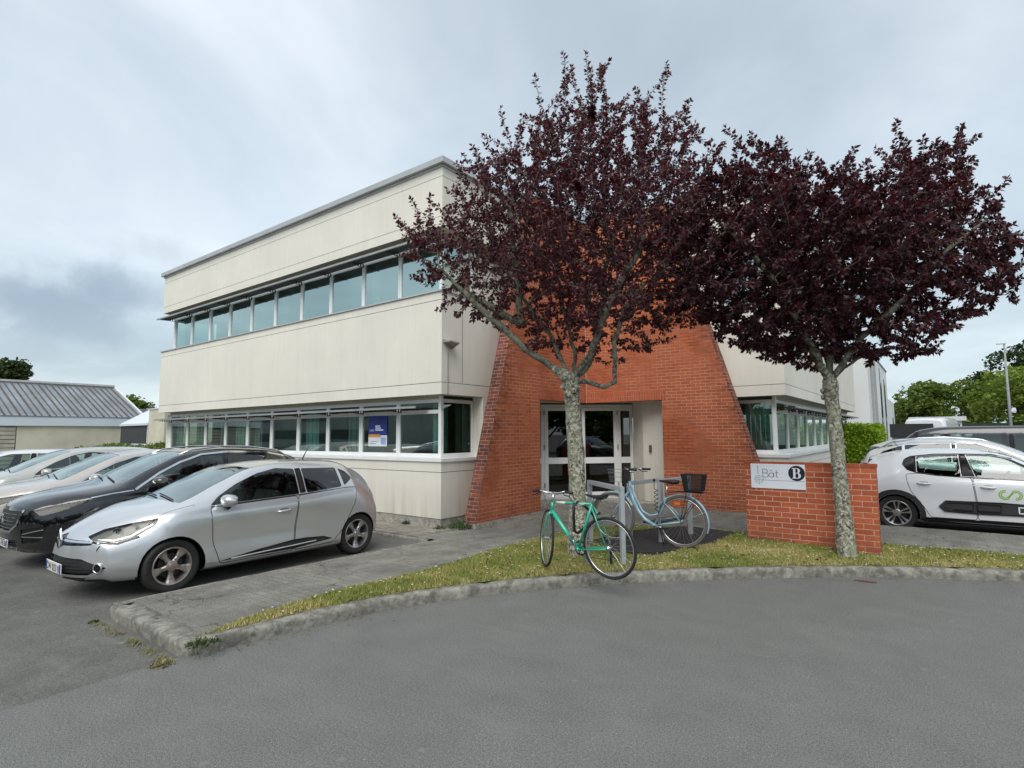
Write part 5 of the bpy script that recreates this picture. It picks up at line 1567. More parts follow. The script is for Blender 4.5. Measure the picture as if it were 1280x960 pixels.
    ip = MB(); ip.box(0, .02, 0, .07, 1.38, 1.56, Matrix.Translation((2.10, 5.325, 0)) @ Matrix.Rotation(math.radians(-108), 4, 'Z')); ip.build('intercom', plain('intercom_grey', (.12, .11, .10), .5), root)
    lob = MB(); lob.prism([(-1.2, 5.8), (.4, 7.4), (.2, 7.6), (-1.4, 6.0)], .12, 2.68); lob.build('lobby_wall', plain('lobby_paint', (.10, .10, .095), .8), root)
    # poster stuck inside the ninth bay
    pr = thing('window_poster', 'blue and white poster with an orange block stuck inside the ground floor window', 'poster', (x0 + 8 * W + .27, D - .005, 1.60))
    pr.scale = (1.62, 1, 1.02)
    b = MB(); b.box(0, .40, 0, .004, .27, .68); b.box(.26, .40, 0, .004, .245, .27); b.build('blue_panel', plain('poster_blue', (.010, .035, .25), .5, var=.04), pr)
    b = MB(); b.box(0, .25, -.0005, .004, .20, .268); b.build('orange_panel', plain('poster_orange', (.72, .30, .06), .5), pr)
    b = MB(); b.box(0, .40, 0, .0035, 0, .20); b.box(.26, .40, 0, .0035, .2, .243); b.build('white_panel', plain('poster_white', (.72, .74, .78), .5), pr)
    b = MB(); b.box(.27, .375, -.001, .003, .04, .19); b.build('pale_blue_block', plain('poster_pale_blue', (.30, .38, .62), .5), pr)
    wt = plain('poster_print', (.75, .78, .85), .5)
    vs, fs = text_mesh('LSC', .062); MB().add([(x + .078, -.0015, y + .335) for x, y in vs], fs).build('poster_letters', wt, pr)
    for k, wd in enumerate((.10, .12, .17)):
        b = MB(); b.box(.15, .15 + wd, -.0015, 0, .435 - k * .045, .465 - k * .045); b.build('poster_line', wt, pr)
    for k in range(2):
        b = MB(); b.box(.03, .20 - .03 * k, -.0015, 0, .10 - k * .05, .112 - k * .05); b.build('poster_line', plain('poster_grey', (.25, .25, .28), .6), pr)
    return root

def build_sign_wall():
    brick = m_brick('sign_wall_brick', (.53, .138, .060), (.36, .085, .040), (.70, .44, .33), .10, stain=(.80, .95), mo=.012, pale=True)
    # the kit's mortar varies too much here: the joints of this wall are all pale
    root = thing('brick_sign_wall', 'low free standing orange brick wall carrying the white building sign', 'wall', (6.3, 1.25, .12))
    def B(x0, x1, y0, y1, z0, z1, mat, nm, par=root, bev=0):
        return box_obj(nm, x0 - 6.3, x1 - 6.3, y0 - 1.25, y1 - 1.25, z0 - .12, z1 - .12, mat, par, bev)
    B(5.45, 7.175, 1.17, 1.39, .05, 1.355, brick, 'brickwork')
    B(5.44, 7.185, 1.16, 1.40, 1.356, 1.40, m_brick('capping_brick', (.45, .10, .045), (.33, .07, .03), (.5, .3, .22), .12, w=.22, h=.10), 'capping')
    B(7.176, 7.186, 1.24, 1.30, 1.13, 1.20, plain('socket_grey', (.3, .28, .27), .4, .5), 'socket')
    sg = thing('building_sign', 'white sign board reading Bât. B with a dark round badge', 'sign', (5.92, 1.155, 1.19))
    m_w = plain('sign_white', (.80, .83, .88), .35, vscale=2, var=.05); ink = plain('sign_grey_ink', (.12, .14, .17), .5); navy = plain('sign_navy', (.012, .014, .03), .4); wt = plain('sign_letter_white', (.75, .77, .8), .4)
    W_, H_ = .76, .37
    MB().box(-W_ / 2, W_ / 2, 0, .012, -H_ / 2, H_ / 2).build('sign_board', m_w, sg, bevel=.002)
    def flat(nm, vs, fs, mat, y): return MB().add([(x, y, z) for x, z in vs], fs).build(nm, mat, sg)
    # thin letters drawn as strokes
    t = MB()
    def stroke(pts, r=.0045): t.tube([(x, -.0005, z) for x, z in pts], r, 6)
    def arc(cx, cz, rx, rz, a0, a1, n=12): return [(cx + rx * math.cos(R(a0 + (a1 - a0) * k / n)), cz + rz * math.sin(R(a0 + (a1 - a0) * k / n))) for k in range(n + 1)]
    bx = -.205
    stroke([(bx, -.015), (bx, .105)]); stroke([(bx, .105), (bx + .04, .105)] + arc(bx + .04, .076, .03, .029, 90, -90) + [(bx, .047)])
    stroke([(bx + .04, .047)] + arc(bx + .042, .016, .036, .031, 90, -90) + [(bx, -.015)])
    ax_ = -.085
    stroke(arc(ax_, .018, .032, .033, 0, 360, 18)); stroke([(ax_ + .034, .055), (ax_ + .034, -.015)]); stroke([(ax_ - .02, .075), (ax_, .095), (ax_ + .02, .075)], .0035)
    tx = -.012; stroke([(tx, .095), (tx, .0)] + arc(tx + .016, .0, .016, .015, 180, 290)); stroke([(tx - .018, .055), (tx + .026, .055)])
    stroke([(.052, -.012), (.056, -.012)], .006)
    stroke([(-.275, .16), (-.275, .03)], .0035)
    stroke([(-.21, -.062), (.365, -.062)], .0025)
    stroke(arc(-.262, -.055, .058, .062, 0, 360, 24), .0022)
    stroke([(-.262, -.13), (-.262, .01)], .0022); stroke([(-.335, -.055), (-.19, -.055)], .0022)
    for k, (a, c) in enumerate(((-.30, -.03), (-.285, -.03), (-.265, -.03), (-.245, -.03), (-.30, -.08), (-.28, -.08), (-.25, -.08), (-.225, -.08))):
        stroke([(a, c - .012), (a, c + .012)], .0025)
    t.build('thin_lettering', ink, sg)
    cx, cz, rad = .265, .055, .113
    ang = [R(360 * k / 48) for k in range(48)]
    P = [(min(W_ / 2 - .004, cx + rad * math.cos(a)), min(H_ / 2 - .004, cz + rad * math.sin(a))) for a in ang]
    flat('round_badge', P, [tuple(range(48))], navy, -.0015)
    # bold serif B: outline with two counters, built from convex pieces
    b = MB(); y = -.003; Hh = .155; z0 = cz - Hh / 2; x0 = cx - .062
    def q(pts): b.add([(x, y, z) for x, z in pts], [tuple(range(len(pts)))])
    q([(x0, z0), (x0 + .075, z0), (x0 + .075, z0 + .011), (x0, z0 + .011)]); q([(x0, z0 + Hh - .011), (x0 + .07, z0 + Hh - .011), (x0 + .07, z0 + Hh), (x0, z0 + Hh)])
    q([(x0 + .016, z0 + .011), (x0 + .047, z0 + .011), (x0 + .047, z0 + Hh - .011), (x0 + .016, z0 + Hh - .011)])
    q([(x0 + .047, z0 + .076), (x0 + .075, z0 + .076), (x0 + .075, z0 + .086), (x0 + .047, z0 + .086)])
    def bowl(cx_, cz_, ro, rzo, ri, rzi):
        o_ = arc(cx_, cz_, ro, rzo, 90, -90, 14); i_ = arc(cx_, cz_, ri, rzi, 90, -90, 14)
        for k in range(14): q([o_[k], o_[k + 1], i_[k + 1], i_[k]])
    bowl(x0 + .068, z0 + .0425, .052, .0435, .018, .034); bowl(x0 + .066, z0 + .1165, .045, .0385, .014, .030)
    b.build('badge_letter', wt, sg)
# ------------------------------------------------------------------ trees
def bark_mat(name, base, pale, dark, lich=.55, scale=1.0):
    m, nt, b = new_mat(name)
    co = obj_coord(nt)
    n1 = noise(nt, 22 * scale, 6, .65, co, dist=.6); n2 = noise(nt, 6 * scale, 5, .6, obj_coord(nt, (1, 1, .5))); n3 = noise(nt, 60 * scale, 4, .7, co)
    c = ramp(nt, n1, [(.36, dark), (.48, base), (.62, pale)])
    c = mixc(nt, ramp(nt, n2, [(.45, g3(0)), (.58, g3(lich))]), c, (.34, .36, .25))
    c = mixc(nt, ramp(nt, noise(nt, 13 * scale, 5, .7, obj_coord(nt, None, None, (2, 4, 1))), [(.60, g3(0)), (.66, g3(.8))]), c, (.045, .038, .030))
    c = mixc(nt, 1, c, ramp(nt, n3, [(.3, g3(.75)), (.7, g3(1.2))]), 'MULTIPLY')
    nt.links.new(c, b.inputs['Base Color']); b.inputs['Roughness'].default_value = .92
    bump(nt, b, mixc(nt, .5, n1, n3), .9, .012)
    return m

def leaf_mat(name, stops, trans, rough=.45, spec=.5, tmix=.25):
    m, nt, b = new_mat(name)
    at = N(nt, 'ShaderNodeAttribute'); at.attribute_name = 'tone'
    nt.links.new(ramp(nt, at.outputs['Fac'], stops), b.inputs['Base Color'])
    b.inputs['Roughness'].default_value = rough; b.inputs['Specular IOR Level'].default_value = spec
    tr = N(nt, 'ShaderNodeBsdfTranslucent'); tr.inputs[0].default_value = trans + (1,)
    ms = N(nt, 'ShaderNodeMixShader'); ms.inputs[0].default_value = tmix
    out = nt.nodes['Material Output']
    nt.links.new(b.outputs[0], ms.inputs[1]); nt.links.new(tr.outputs[0], ms.inputs[2]); nt.links.new(ms.outputs[0], out.inputs[0])
    return m

def leaves_obj(name, P, D, size, mat, parent, r, fold=.25, width=.5, seed=0):
    """P: positions, D: leaf directions; each leaf two quads folded on its midrib, pointed at both ends"""
    n = len(P); P = np.array(P); D = np.array(D)
    D /= np.linalg.norm(D, axis=1)[:, None] + 1e-9
    rnd = r.normal(size=(n, 3)); S = np.cross(D, rnd); S /= np.linalg.norm(S, axis=1)[:, None] + 1e-9
    U = np.cross(S, D)
    flip = np.sign(U[:, 2]); flip[flip == 0] = 1; U *= flip[:, None]
    L = (size * r.uniform(.5, 1.4, n))[:, None]; W = L * width * .5
    a = P; t = P + D * L; m1 = P + D * L * .45
    l = m1 + S * W + U * W * fold; rr_ = m1 - S * W + U * W * fold
    t = t - U * L * .12
    V = np.stack([a, l, t, rr_], 1).reshape(-1, 3)
    idx = np.arange(n) * 4
    F = np.concatenate([np.stack([idx, idx + 1, idx + 2], 1), np.stack([idx, idx + 2, idx + 3], 1)])
    me = bpy.data.meshes.new(name)
    me.vertices.add(len(V)); me.vertices.foreach_set('co', V.ravel())
    me.loops.add(len(F) * 3); me.loops.foreach_set('vertex_index', F.ravel().astype(np.int32))
    me.polygons.add(len(F)); me.polygons.foreach_set('loop_start', (np.arange(len(F)) * 3).astype(np.int32))
    me.update(calc_edges=True)
    tone = r.uniform(0, 1, n); at = me.attributes.new('tone', 'FLOAT', 'FACE'); at.data.foreach_set('value', np.concatenate([tone, tone]))
    me.materials.append(mat)
    o = bpy.data.objects.new(name, me); COL.objects.link(o)
    if parent is not None: o.parent = parent
    return o

def grow(nodes, parent_idx, attr, step=.10, infl=.9, kill=.14, iters=110, up=.12, r=None):
    """space colonisation from the given skeleton towards the attractor points"""
    nodes = [np.array(n, float) for n in nodes]; par = list(parent_idx)
    A = np.array(attr); near = np.full(len(A), 0); dist = np.full(len(A), 1e9)
    NA = np.array(nodes)
    for k in range(len(nodes)):
        d = np.linalg.norm(A - NA[k], axis=1); m = d < dist; dist[m] = d[m]; near[m] = k
    alive = dist > kill
    nodes = list(nodes)
    for it in range(iters):
        act = alive & (dist < infl)
        if not act.any():
            infl *= 1.4
            if infl > 4: break
            continue
        ids = near[act]; V = A[act] - np.array([nodes[i] for i in ids]); V /= np.linalg.norm(V, axis=1)[:, None]
        new = []
        for i in np.unique(ids):
            v = V[ids == i].sum(0); v /= np.linalg.norm(v) + 1e-9
            v = v + np.array([0, 0, up]) + r.normal(0, .12, 3); v /= np.linalg.norm(v)
            p = nodes[i] + v * step
            new.append((p, i))
        base = len(nodes)
        for p, i in new:
            nodes.append(p); par.append(i)
            d = np.linalg.norm(A - p, axis=1); m = d < dist; dist[m] = d[m]; near[m] = len(nodes) - 1
        alive &= dist > kill
        if len(nodes) > 15000: break
    return np.array(nodes), par

def tree_mesh(nodes, par, tip=.0035, expo=2.5, rmax=None, base_r=None):
    n = len(nodes); ch = [[] for _ in range(n)]
    for i, p in enumerate(par):
        if p >= 0: ch[p].append(i)
    rad = np.zeros(n)
    for i in range(n - 1, -1, -1):
        s = sum(rad[c] ** expo for c in ch[i]); rad[i] = max(tip, s ** (1 / expo))
    if base_r:
        f = base_r / rad[0]; rad = np.where(rad > tip * 3, tip * 3 + (rad - tip * 3) * (base_r - tip * 3) / (rad[0] - tip * 3), rad)
    return ch, rad

def build_prunus(label, base, limbs, crown_fn, nattr, seed, leaf_n, base_r, shoots_up, trunk_pts, name='plum_tree', leaf=.062, low_cut=None, tone=1.0, long_max=10):
    """limbs: polylines starting on the fork; crown_fn(rng)->point in the crown (all relative to base)"""
    r = np.random.default_rng(seed)
    root = thing(name, label, 'tree', base)
    nodes = []; par = []
    for k, p in enumerate(trunk_pts):
        nodes.append(np.array(p, float)); par.append(k - 1)
    fork = len(nodes) - 1
    for start, pl in limbs:
        prev = fork if start is None else start
        prevp = nodes[prev]
        for p in pl:
            p = np.array(p, float); seg = p - prevp; m = max(1, int(np.linalg.norm(seg) / .13))
            for q in range(1, m + 1):
                nodes.append(prevp + seg * q / m + r.normal(0, .008, 3)); par.append(prev); prev = len(nodes) - 1
            prevp = p
    A = [crown_fn(r) for _ in range(nattr)]
    nodes, par = grow(nodes, par, A, r=r)
    n_grown = len(nodes)
    # long upright shoots past the crown's edge
    tips = [i for i in range(len(nodes)) if i not in set(par)]
    r.shuffle(tips)
    nodes = list(nodes)
    cz = np.mean([a[2] for a in A]); cxy = np.array([np.mean([a[0] for a in A]), np.mean([a[1] for a in A])])
    for t in tips[:int(len(tips) * .8)]:
        d = nodes[t] - nodes[par[t]]; d /= np.linalg.norm(d) + 1e-9
        out = np.array([*(nodes[t][:2] - cxy), 0]); out /= np.linalg.norm(out) + .4
        v = d * .5 + out * .35 + np.array([0, 0, shoots_up * r.uniform(.3, 1.2)]); v /= np.linalg.norm(v)
        if nodes[t][2] < cz - .6: v[2] *= .3
        inner = np.linalg.norm(nodes[t][:2] - cxy) < 1.25
        ln = (r.integers(3, long_max) if r.random() < .3 else 1) if nodes[t][2] > cz + .35 and inner else (r.integers(2, 6) if r.random() < .22 and nodes[t][2] > cz - .4 else 1)
        p = t
        for k in range(ln):
            v = v + r.normal(0, .09, 3); v /= np.linalg.norm(v)
            nodes.append(nodes[p] + v * .10); par.append(p); p = len(nodes) - 1
    nodes = np.array(nodes)
    ch, rad = tree_mesh(nodes, par, base_r=base_r)
    rad = np.where(np.arange(len(rad)) > len(trunk_pts), np.minimum(rad, .050) * .9, rad)
    # chains
    trunk = MB(); limb = MB(); twig = MB()
    stack = [(0, None)]
    while stack:
        s, frm = stack.pop()
        chain = ([frm] if frm is not None else []) + [s]; c = s
        while ch[c]:
            ks = sorted(ch[c], key=lambda k: -rad[k])
            for k in ks[1:]: stack.append((k, c))
            c = ks[0]; chain.append(c)
        rr = [rad[k] for k in chain]
        if frm is not None: rr[0] = min(rr[0], rr[1] * 1.25)
        pts = [Vector(nodes[k]) for k in chain]
        if s == 0:
            pass
            # keep the trunk's own thickness up to the fork
            for k in range(len(chain)):
                if chain[k] < len(trunk_pts): rr[k] = base_r * (1.5 if k == 0 else (1.0 if k == 1 else 1.0 - .03 * k)) * (1.22 if chain[k] == fork else 1)
            cut_ = len(trunk_pts) + 1
            # split long segments and roughen them
            P2 = []; R2 = []
            for a in range(cut_):
                for q in range(5):
                    t = q / 5; P2.append(pts[a].lerp(pts[a + 1], t) + Vector(r.normal(0, .0035, 3))); R2.append((rr[a] * (1 - t) + rr[a + 1] * t) * (1 + r.normal(0, .022)))
            trunk.tube(P2 + [pts[cut_]], R2 + [rr[cut_]], 20)
            pts = pts[cut_ - 1:]; rr = rr[cut_ - 1:]
        mx = max(rr)
        if len(pts) < 2: continue
        (limb if mx > .012 else twig).tube(pts, rr, 12 if mx > .035 else (7 if mx > .012 else 4), caps=False)
    bark = bark_mat('plum_bark_%d' % seed, (.19, .17, .13), (.62, .61, .50), (.022, .019, .015), .55, 1.15)
    bark2 = bark_mat('plum_limb_bark_%d' % seed, (.11, .10, .08), (.26, .27, .21), (.03, .026, .022), .35)
    # knots at the pruned fork
    f = nodes[fork]
    for k in range(7):
        a = r.uniform(0, 6.28); trunk.ball(Vector((f[0] + math.cos(a) * base_r * .95, f[1] + math.sin(a) * base_r * .95, f[2] + r.uniform(-.24, .06))), base_r * r.uniform(.28, .46), 9, 7, (1, 1, r.uniform(.7, 1.1)))
    trunk.build('trunk', bark, root, True)
    limb.build('branches', bark2, root, True)
    twig.build('twigs', bark2, root, False)
    # leaves along everything thin
    P = []; D = []
    for i in range(1, len(nodes)):
        if rad[i] > .0075: continue
        if low_cut is not None and nodes[i][2] < low_cut: continue
        a = nodes[par[i]]; b_ = nodes[i]; d = (b_ - a); l = np.linalg.norm(d)
        if l > .3: continue
        d = d / (l + 1e-9)
        k = leaf_n if rad[i] <= .0045 else max(1, leaf_n // 2)
        if i >= n_grown: k = max(3, int(k * .8))
        for q in range(k):
            t = r.uniform(); side = r.normal(0, 1, 3); side -= d * side.dot(d); side /= np.linalg.norm(side) + 1e-9
            dd = d * .45 + side * .8 + np.array([0, 0, -.22])
            P.append(a + (b_ - a) * t + side * .006); D.append(dd)
        if not ch[i]:
            for q in range(4): P.append(b_); D.append(d + r.normal(0, .4, 3))
    q_ = lambda c: tuple(x * tone for x in c)
    m = leaf_mat('plum_leaf_%d' % seed, [(0, q_((.022, .010, .014))), (.45, q_((.048, .017, .025))), (.72, q_((.085, .027, .038))), (.92, q_((.17, .05, .06))), (1, q_((.26, .13, .15)))], q_((.26, .022, .032)), .48, .42, .20)
    leaves_obj('crown', P, D, leaf, m, root, r, width=.56)
    return root

def blob_fn(lobes, shell=.5, noise_amp=.0):
    """random point in a union of ellipsoids, denser to the outside"""
    w = np.array([l[3] * l[4] * l[5] for l in lobes]); w /= w.sum()
    def f(r):
        l = lobes[r.choice(len(lobes), p=w)]
        v = r.normal(size=3); v /= np.linalg.norm(v); q = r.uniform(shell ** 3, 1) ** (1 / 3)
        return np.array([l[0] + v[0] * l[3] * q, l[1] + v[1] * l[4] * q, l[2] + v[2] * l[5] * q])
    return f

def far_tree(name, label, loc, h, w, seed, tones, n=5200, leaf=.34, group=None, trunk_h=.25, flat=False):
    """tree seen from afar: trunk, limbs, and foliage sprays over an uneven set of lobes"""
    r = np.random.default_rng(seed)
    root = thing(name, label, 'tree', loc, group=group)
    lobes = []; H0 = h * trunk_h
    k = 15
    for i in range(k):
        a = r.uniform(0, 6.28); q = r.uniform(0, 1) ** .5; z = r.uniform(.12, .98)
        env = math.sin(math.pi * min(1, .14 + z * .83)) ** .6
        lobes.append((math.cos(a) * q * w * .40 * env, math.sin(a) * q * w * .40 * env, H0 + (h - H0) * (z * .86 + .04), w * r.uniform(.13, .24), w * r.uniform(.13, .24), h * r.uniform(.07, .13)))
    t = MB(); t.tube([(0, 0, -.1), (.03 * w, 0, H0 * .6), (0, .02 * w, H0 * 1.3), (0, 0, h * .7)], [w * .035, w * .03, w * .024, w * .006], 8)
    for l in lobes[::2]: t.tube([(0, 0, H0 * r.uniform(.9, 1.5)), (l[0] * .6, l[1] * .6, l[2] - l[5]), (l[0], l[1], l[2])], [w * .014, w * .009, w * .003], 5)
    t.build('trunk', MT2['trunk'], root, True)
    P = []; D = []; fn = blob_fn(lobes, .72)
    cnt = 0
    while cnt < n:
        p = fn(r)
        for q in range(4):
            e = p + r.normal(0, leaf * .45, 3); P.append(e); v = r.normal(0, 1, 3); v[2] = abs(v[2]) * .3; D.append(v)
        cnt += 4
    o = leaves_obj('crown', P, D, leaf, tones, root, r, fold=.3, width=.85)
    return root

MT2 = {}
def build_trees():
    MT2['trunk'] = bark_mat('far_bark', (.09, .075, .06), (.14, .12, .1), (.04, .035, .03), .2, .3)
    g1 = leaf_mat('mid_green_leaf', [(0, (.045, .075, .014)), (.5, (.095, .14, .026)), (1, (.20, .25, .06))], (.24, .34, .04), .55, .3, .25)
    g2 = leaf_mat('light_green_leaf', [(0, (.075, .115, .016)), (.5, (.15, .21, .03)), (1, (.28, .35, .08))], (.34, .46, .05), .55, .3, .3)
    g3_ = leaf_mat('dark_green_leaf', [(0, (.016, .030, .009)), (.5, (.034, .058, .016)), (1, (.07, .10, .03))], (.08, .12, .02), .55, .3, .2)
    hd = leaf_mat('hedge_leaf', [(0, (.09, .16, .008)), (.5, (.20, .33, .015)), (1, (.36, .50, .04))], (.30, .48, .03), .45, .4, .3)
    MT2.update(g1=g1, g2=g2, g3=g3_, hd=hd)
    # near purple plums. Local directions: camera right = (.8,.6), away = (-.6,.8)
    def lr(a, d, z): return (.80 * a - .60 * d, .60 * a + .80 * d, z)      # a: to the right, d: away
    def P1(px, py, d=0.0):
        return lr((px - 719) * .01165, d, (690 - py) * .01180)
    T = [(0, 0, -.12), P1(719, 640), P1(718, 590), P1(716, 540), P1(714, 505), P1(713, 484)]
    limbs = [(None, [P1(690, 468, -.1), P1(655, 447, -.25), P1(628, 420, -.3), P1(600, 396, -.35), P1(575, 372, -.3), P1(552, 345, -.2)]),
             (None, [P1(704, 462, .1), P1(690, 425, .2), P1(668, 398, .2), P1(640, 355, .1), P1(610, 300, 0)]),
             (None, [P1(722, 455, .25), P1(712, 400, .5), P1(700, 330, .6)]),
             (None, [P1(735, 455, -.15), P1(752, 405, -.4), P1(768, 372, -.5), P1(795, 330, -.5)]),
             (None, [P1(738, 462, .2), P1(758, 400, .4), P1(765, 330, .5)]),
             (None, [P1(732, 486, -.1), P1(750, 493, -.15), P1(764, 486, -.15), P1(763, 440, -.2), P1(775, 400, -.3), P1(800, 370, -.4)]),
             (18, [P1(652, 418, -.2), P1(650, 370, -.1), P1(640, 300, 0), P1(645, 240, 0)])]
    lobes = []
    for (px, py, d, rx, rz, ry) in [(582, 300, 0, .72, .55, .9), (568, 345, -.1, .62, .5, .8), (635, 250, 0, .65, .65, .9), (660, 300, -.3, 1.0, 1.0, 1.2), (660, 370, 0, .9, .55, 1.1),
                                    (712, 190, .2, .62, .75, .9), (740, 250, 0, 1.1, 1.1, 1.3), (730, 340, .1, 1.0, .9, 1.3), (785, 195, 0, .55, .7, .9), (820, 260, -.2, .9, 1.0, 1.1), (800, 370, -.2, 1.0, .55, 1.1),
                                    (850, 215, 0, .35, .5, .5), (860, 330, 0, .7, .75, .9), (790, 425, 0, .6, .35, .6), (715, 330, -1.1, .8, .8, .5), (780, 320, -1.1, .8, .8, .5), (650, 330, -1.0, .8, .7, .5), (740, 400, -.9, .7, .4, .5), (710, 420, .2, .75, .4, .8), (765, 455, .1, .35, .25, .4), (640, 395, .3, .7, .3, .6), (830, 400, 0, .7, .35, .8), (595, 400, -.1, .5, .2, .4), (728, 140, .1, .22, .30, .3), (764, 108, .1, .18, .42, .3), (722, 105, .1, .15, .30, .3), (668, 175, .1, .2, .25, .3), (812, 150, .1, .2, .34, .3)]:
        c = P1(px, py, d); lobes.append((c[0], c[1], c[2], rx, ry, rz))
    build_prunus('purple leaved plum with lichen covered trunk, the green bicycle leaning on it', (3.83, -1.22, .17), limbs, blob_fn(lobes, .35), 6400, 11, 17, .122, .9, T, low_cut=2.72, leaf=.052)
    def P2(px, py, d=0.0):
        return lr((px - 1056) * .01150, d, (689 - py) * .01165)
    T = [(0, 0, -.12), P2(1055, 640), P2(1053, 590), P2(1051, 545), P2(1049, 510), P2(1048, 486)]
    limbs = [(None, [P2(1030, 455, -.1), P2(1008, 430, -.25), P2(985, 395, -.4), P2(950, 350, -.5), P2(905, 300, -.5)]),
             (None, [P2(1040, 450, .2), P2(1020, 400, .4), P2(1000, 330, .6), P2(985, 250, .6), P2(975, 200, .5)]),
             (None, [P2(1050, 450, .1), P2(1055, 390, .2), P2(1065, 320, .2), P2(1063, 300, .2)]),
             (None, [P2(1065, 455, -.1), P2(1085, 425, -.3), P2(1120, 390, -.5), P2(1160, 340, -.6), P2(1215, 300, -.6)]),
             (None, [P2(1060, 450, .2), P2(1090, 400, .5), P2(1130, 330, .6), P2(1165, 250, .6), P2(1195, 190, .5)]),
             (None, [P2(1068, 468, .05), P2(1095, 450, .1), P2(1130, 440, .1), P2(1160, 442, .1)])]
    lobes = []
    for (px, py, d, rx, rz, ry) in [(900, 310, 0, .7, .7, 1.0), (890, 380, 0, .6, .45, .8), (930, 262, 0, .75, .5, 1.0), (960, 350, 0, 1.0, 1.0, 1.4), (985, 222, .1, .6, .45, .9), (1010, 310, 0, 1.2, .85, 1.6),
                                    (1055, 262, 0, .9, .40, 1.2), (1080, 345, 0, 1.2, .95, 1.6), (1130, 290, 0, .95, .7, 1.3), (1190, 228, 0, .5, .5, .8), (1175, 310, 0, .95, .75, 1.3), (1235, 345, 0, .6, .6, .9), (1180, 375, 0, .9, .5, 1.0),
                                    (985, 415, 0, .9, .42, 1.1), (1010, 440, .2, .6, .28, .8), (1110, 430, 0, .9, .42, 1.1), (1040, 410, .2, 1.0, .6, 1.2), (1060, 445, .5, .6, .3, .6), (1140, 455, 0, .45, .12, .3), (1240, 395, 0, .4, .2, .4), (968, 185, 0, .25, .25, .35), (1215, 190, 0, .25, .22, .3), (1150, 195, 0, .15, .25, .3)]:
        c = P2(px, py, d); lobes.append((c[0], c[1], c[2], rx, ry, rz))
    build_prunus('dense purple leaved plum growing in front of the brick sign wall', (6.80, .92, .17), limbs, blob_fn(lobes, .3), 6600, 23, 22, .100, .7, T, low_cut=2.40, leaf=.064, tone=.8, long_max=5)
    # purple leaves dropped on the grass and the walkway
    r = np.random.default_rng(77); P = []; D = []
    lin = curve_pts(LAWN_IN); kk = off_line(curve_pts(KERB), .13)
    for _ in range(420):
        c = (3.6, -1.0) if r.random() < .55 else (6.6, .9)
        x, y = c[0] + r.normal(0, 1.6), c[1] + r.normal(0, 1.5)
        z = .152 if 2.6 < x and in_poly([(p.x, p.y) for p in lin] + [(p.x, p.y) for p in reversed(kk)], x, y) else None
        if z is None: continue
        if z > .15: z = lawn_height(x, y, kk, lin) + .03
        P.append((x, y, z)); D.append((r.normal(), r.normal(), .1))
    o = leaves_obj('fallen_leaves', P, D, .05, leaf_mat('fallen_leaf', [(0, (.05, .02, .02)), (.6, (.14, .05, .045)), (1, (.28, .15, .08))], (.2, .03, .03)), None, r, width=.6)
    tag(o, 'purple and brown plum leaves dropped on the turf and walkway', 'fallen leaves', kind='stuff')
    # trees beyond the car parks
    G_ = 'green trees beyond the right hand car park'
    far_tree('lime_tree', 'rounded green tree right beside the pale building, left of its group', (7.2, 60, 0), 6.6, 7.6, 31, g1, group=G_, trunk_h=.1)
    far_tree('lime_tree', 'taller green tree second from the pale building', (10.4, 70, 0), 7.9, 8.6, 32, g1, group=G_, trunk_h=.1)
    far_tree('lime_tree', 'broad light green tree left of the lamp post', (14.4, 58, 0), 7.9, 9.0, 33, g2, 7000, group=G_, trunk_h=.08)
    far_tree('lime_tree', 'light green tree at the right edge behind the lamp post', (18.0, 55, 0), 7.0, 8.4, 34, g2, 7000, group=G_, trunk_h=.08)
    far_tree('oak_tree', 'tall dark green tree rising behind the light green ones', (17.6, 74, 0), 12.4, 9.6, 35, g3_, 7000, group=G_, trunk_h=.15)
    far_tree('oak_tree', 'small dark tree between the two rounded groups', (13.2, 78, 0), 9.3, 4.4, 36, g3_, 3600, group=G_)
    far_tree('oak_tree', 'wide dark tree filling the right hand edge', (24, 66, 0), 9, 11, 37, g1, 6000, group=G_, trunk_h=.1)
    far_tree('pine_tree', 'dark tree top showing above the ridge of the low workshop', (-73, 7.4, 0), 10.0, 5.2, 41, g3_, 5200, leaf=.4, trunk_h=.4)
    far_tree('garden_tree', 'olive green tree between the workshop roof and the office', (-56, 14.6, 0), 6.1, 6.0, 42, g1, 4200, leaf=.3)
    far_tree('garden_tree', 'olive green tree just left of the office corner', (-52, 19.0, 0), 5.7, 5.0, 43, g1, 3600, leaf=.3)
    # clipped hedge
    h = thing('hedge', 'bright green clipped hedge between the office and the parked cars', 'hedge', (5.72, 16.4, 0))
    r = np.random.default_rng(5); P = []; D = []
    for _ in range(44000):
        # box surface points, 1.9 wide, 4 deep, 2.05 high, slightly bulged
        f = r.integers(0, 4); a, b_ = r.uniform(-1, 1, 2); w, d, hh = .60, 1.6, 2.02
        if f == 0: p = (a * w, b_ * d, hh)
        elif f == 1: p = (a * w, -d, (b_ + 1) / 2 * hh)
        elif f == 2: p = (w, a * d, (b_ + 1) / 2 * hh)
        else: p = (-w, a * d, (b_ + 1) / 2 * hh)
        rn = .93 + .07 * math.cos(a * 1.5) ; p = (p[0] * rn, p[1], p[2] * (.97 + .05 * math.sin(p[0] * 4 + p[1] * 3)))
        P.append(np.array(p) * r.choice([1, 1, .93, .86]) + r.normal(0, .04, 3)); v = r.normal(0, 1, 3); v[2] += .6; D.append(v)
    leaves_obj('foliage', P, D, .095, hd, h, r, width=.6)
    s = MB(); 
    for k in range(9): s.tube([(r.uniform(-.6, .6), r.uniform(-1.3, 1.3), -.05), (r.uniform(-.6, .6), r.uniform(-1.3, 1.3), 1.7)], [.03, .012], 6)
    s.build('stems', MT2['trunk'], h)
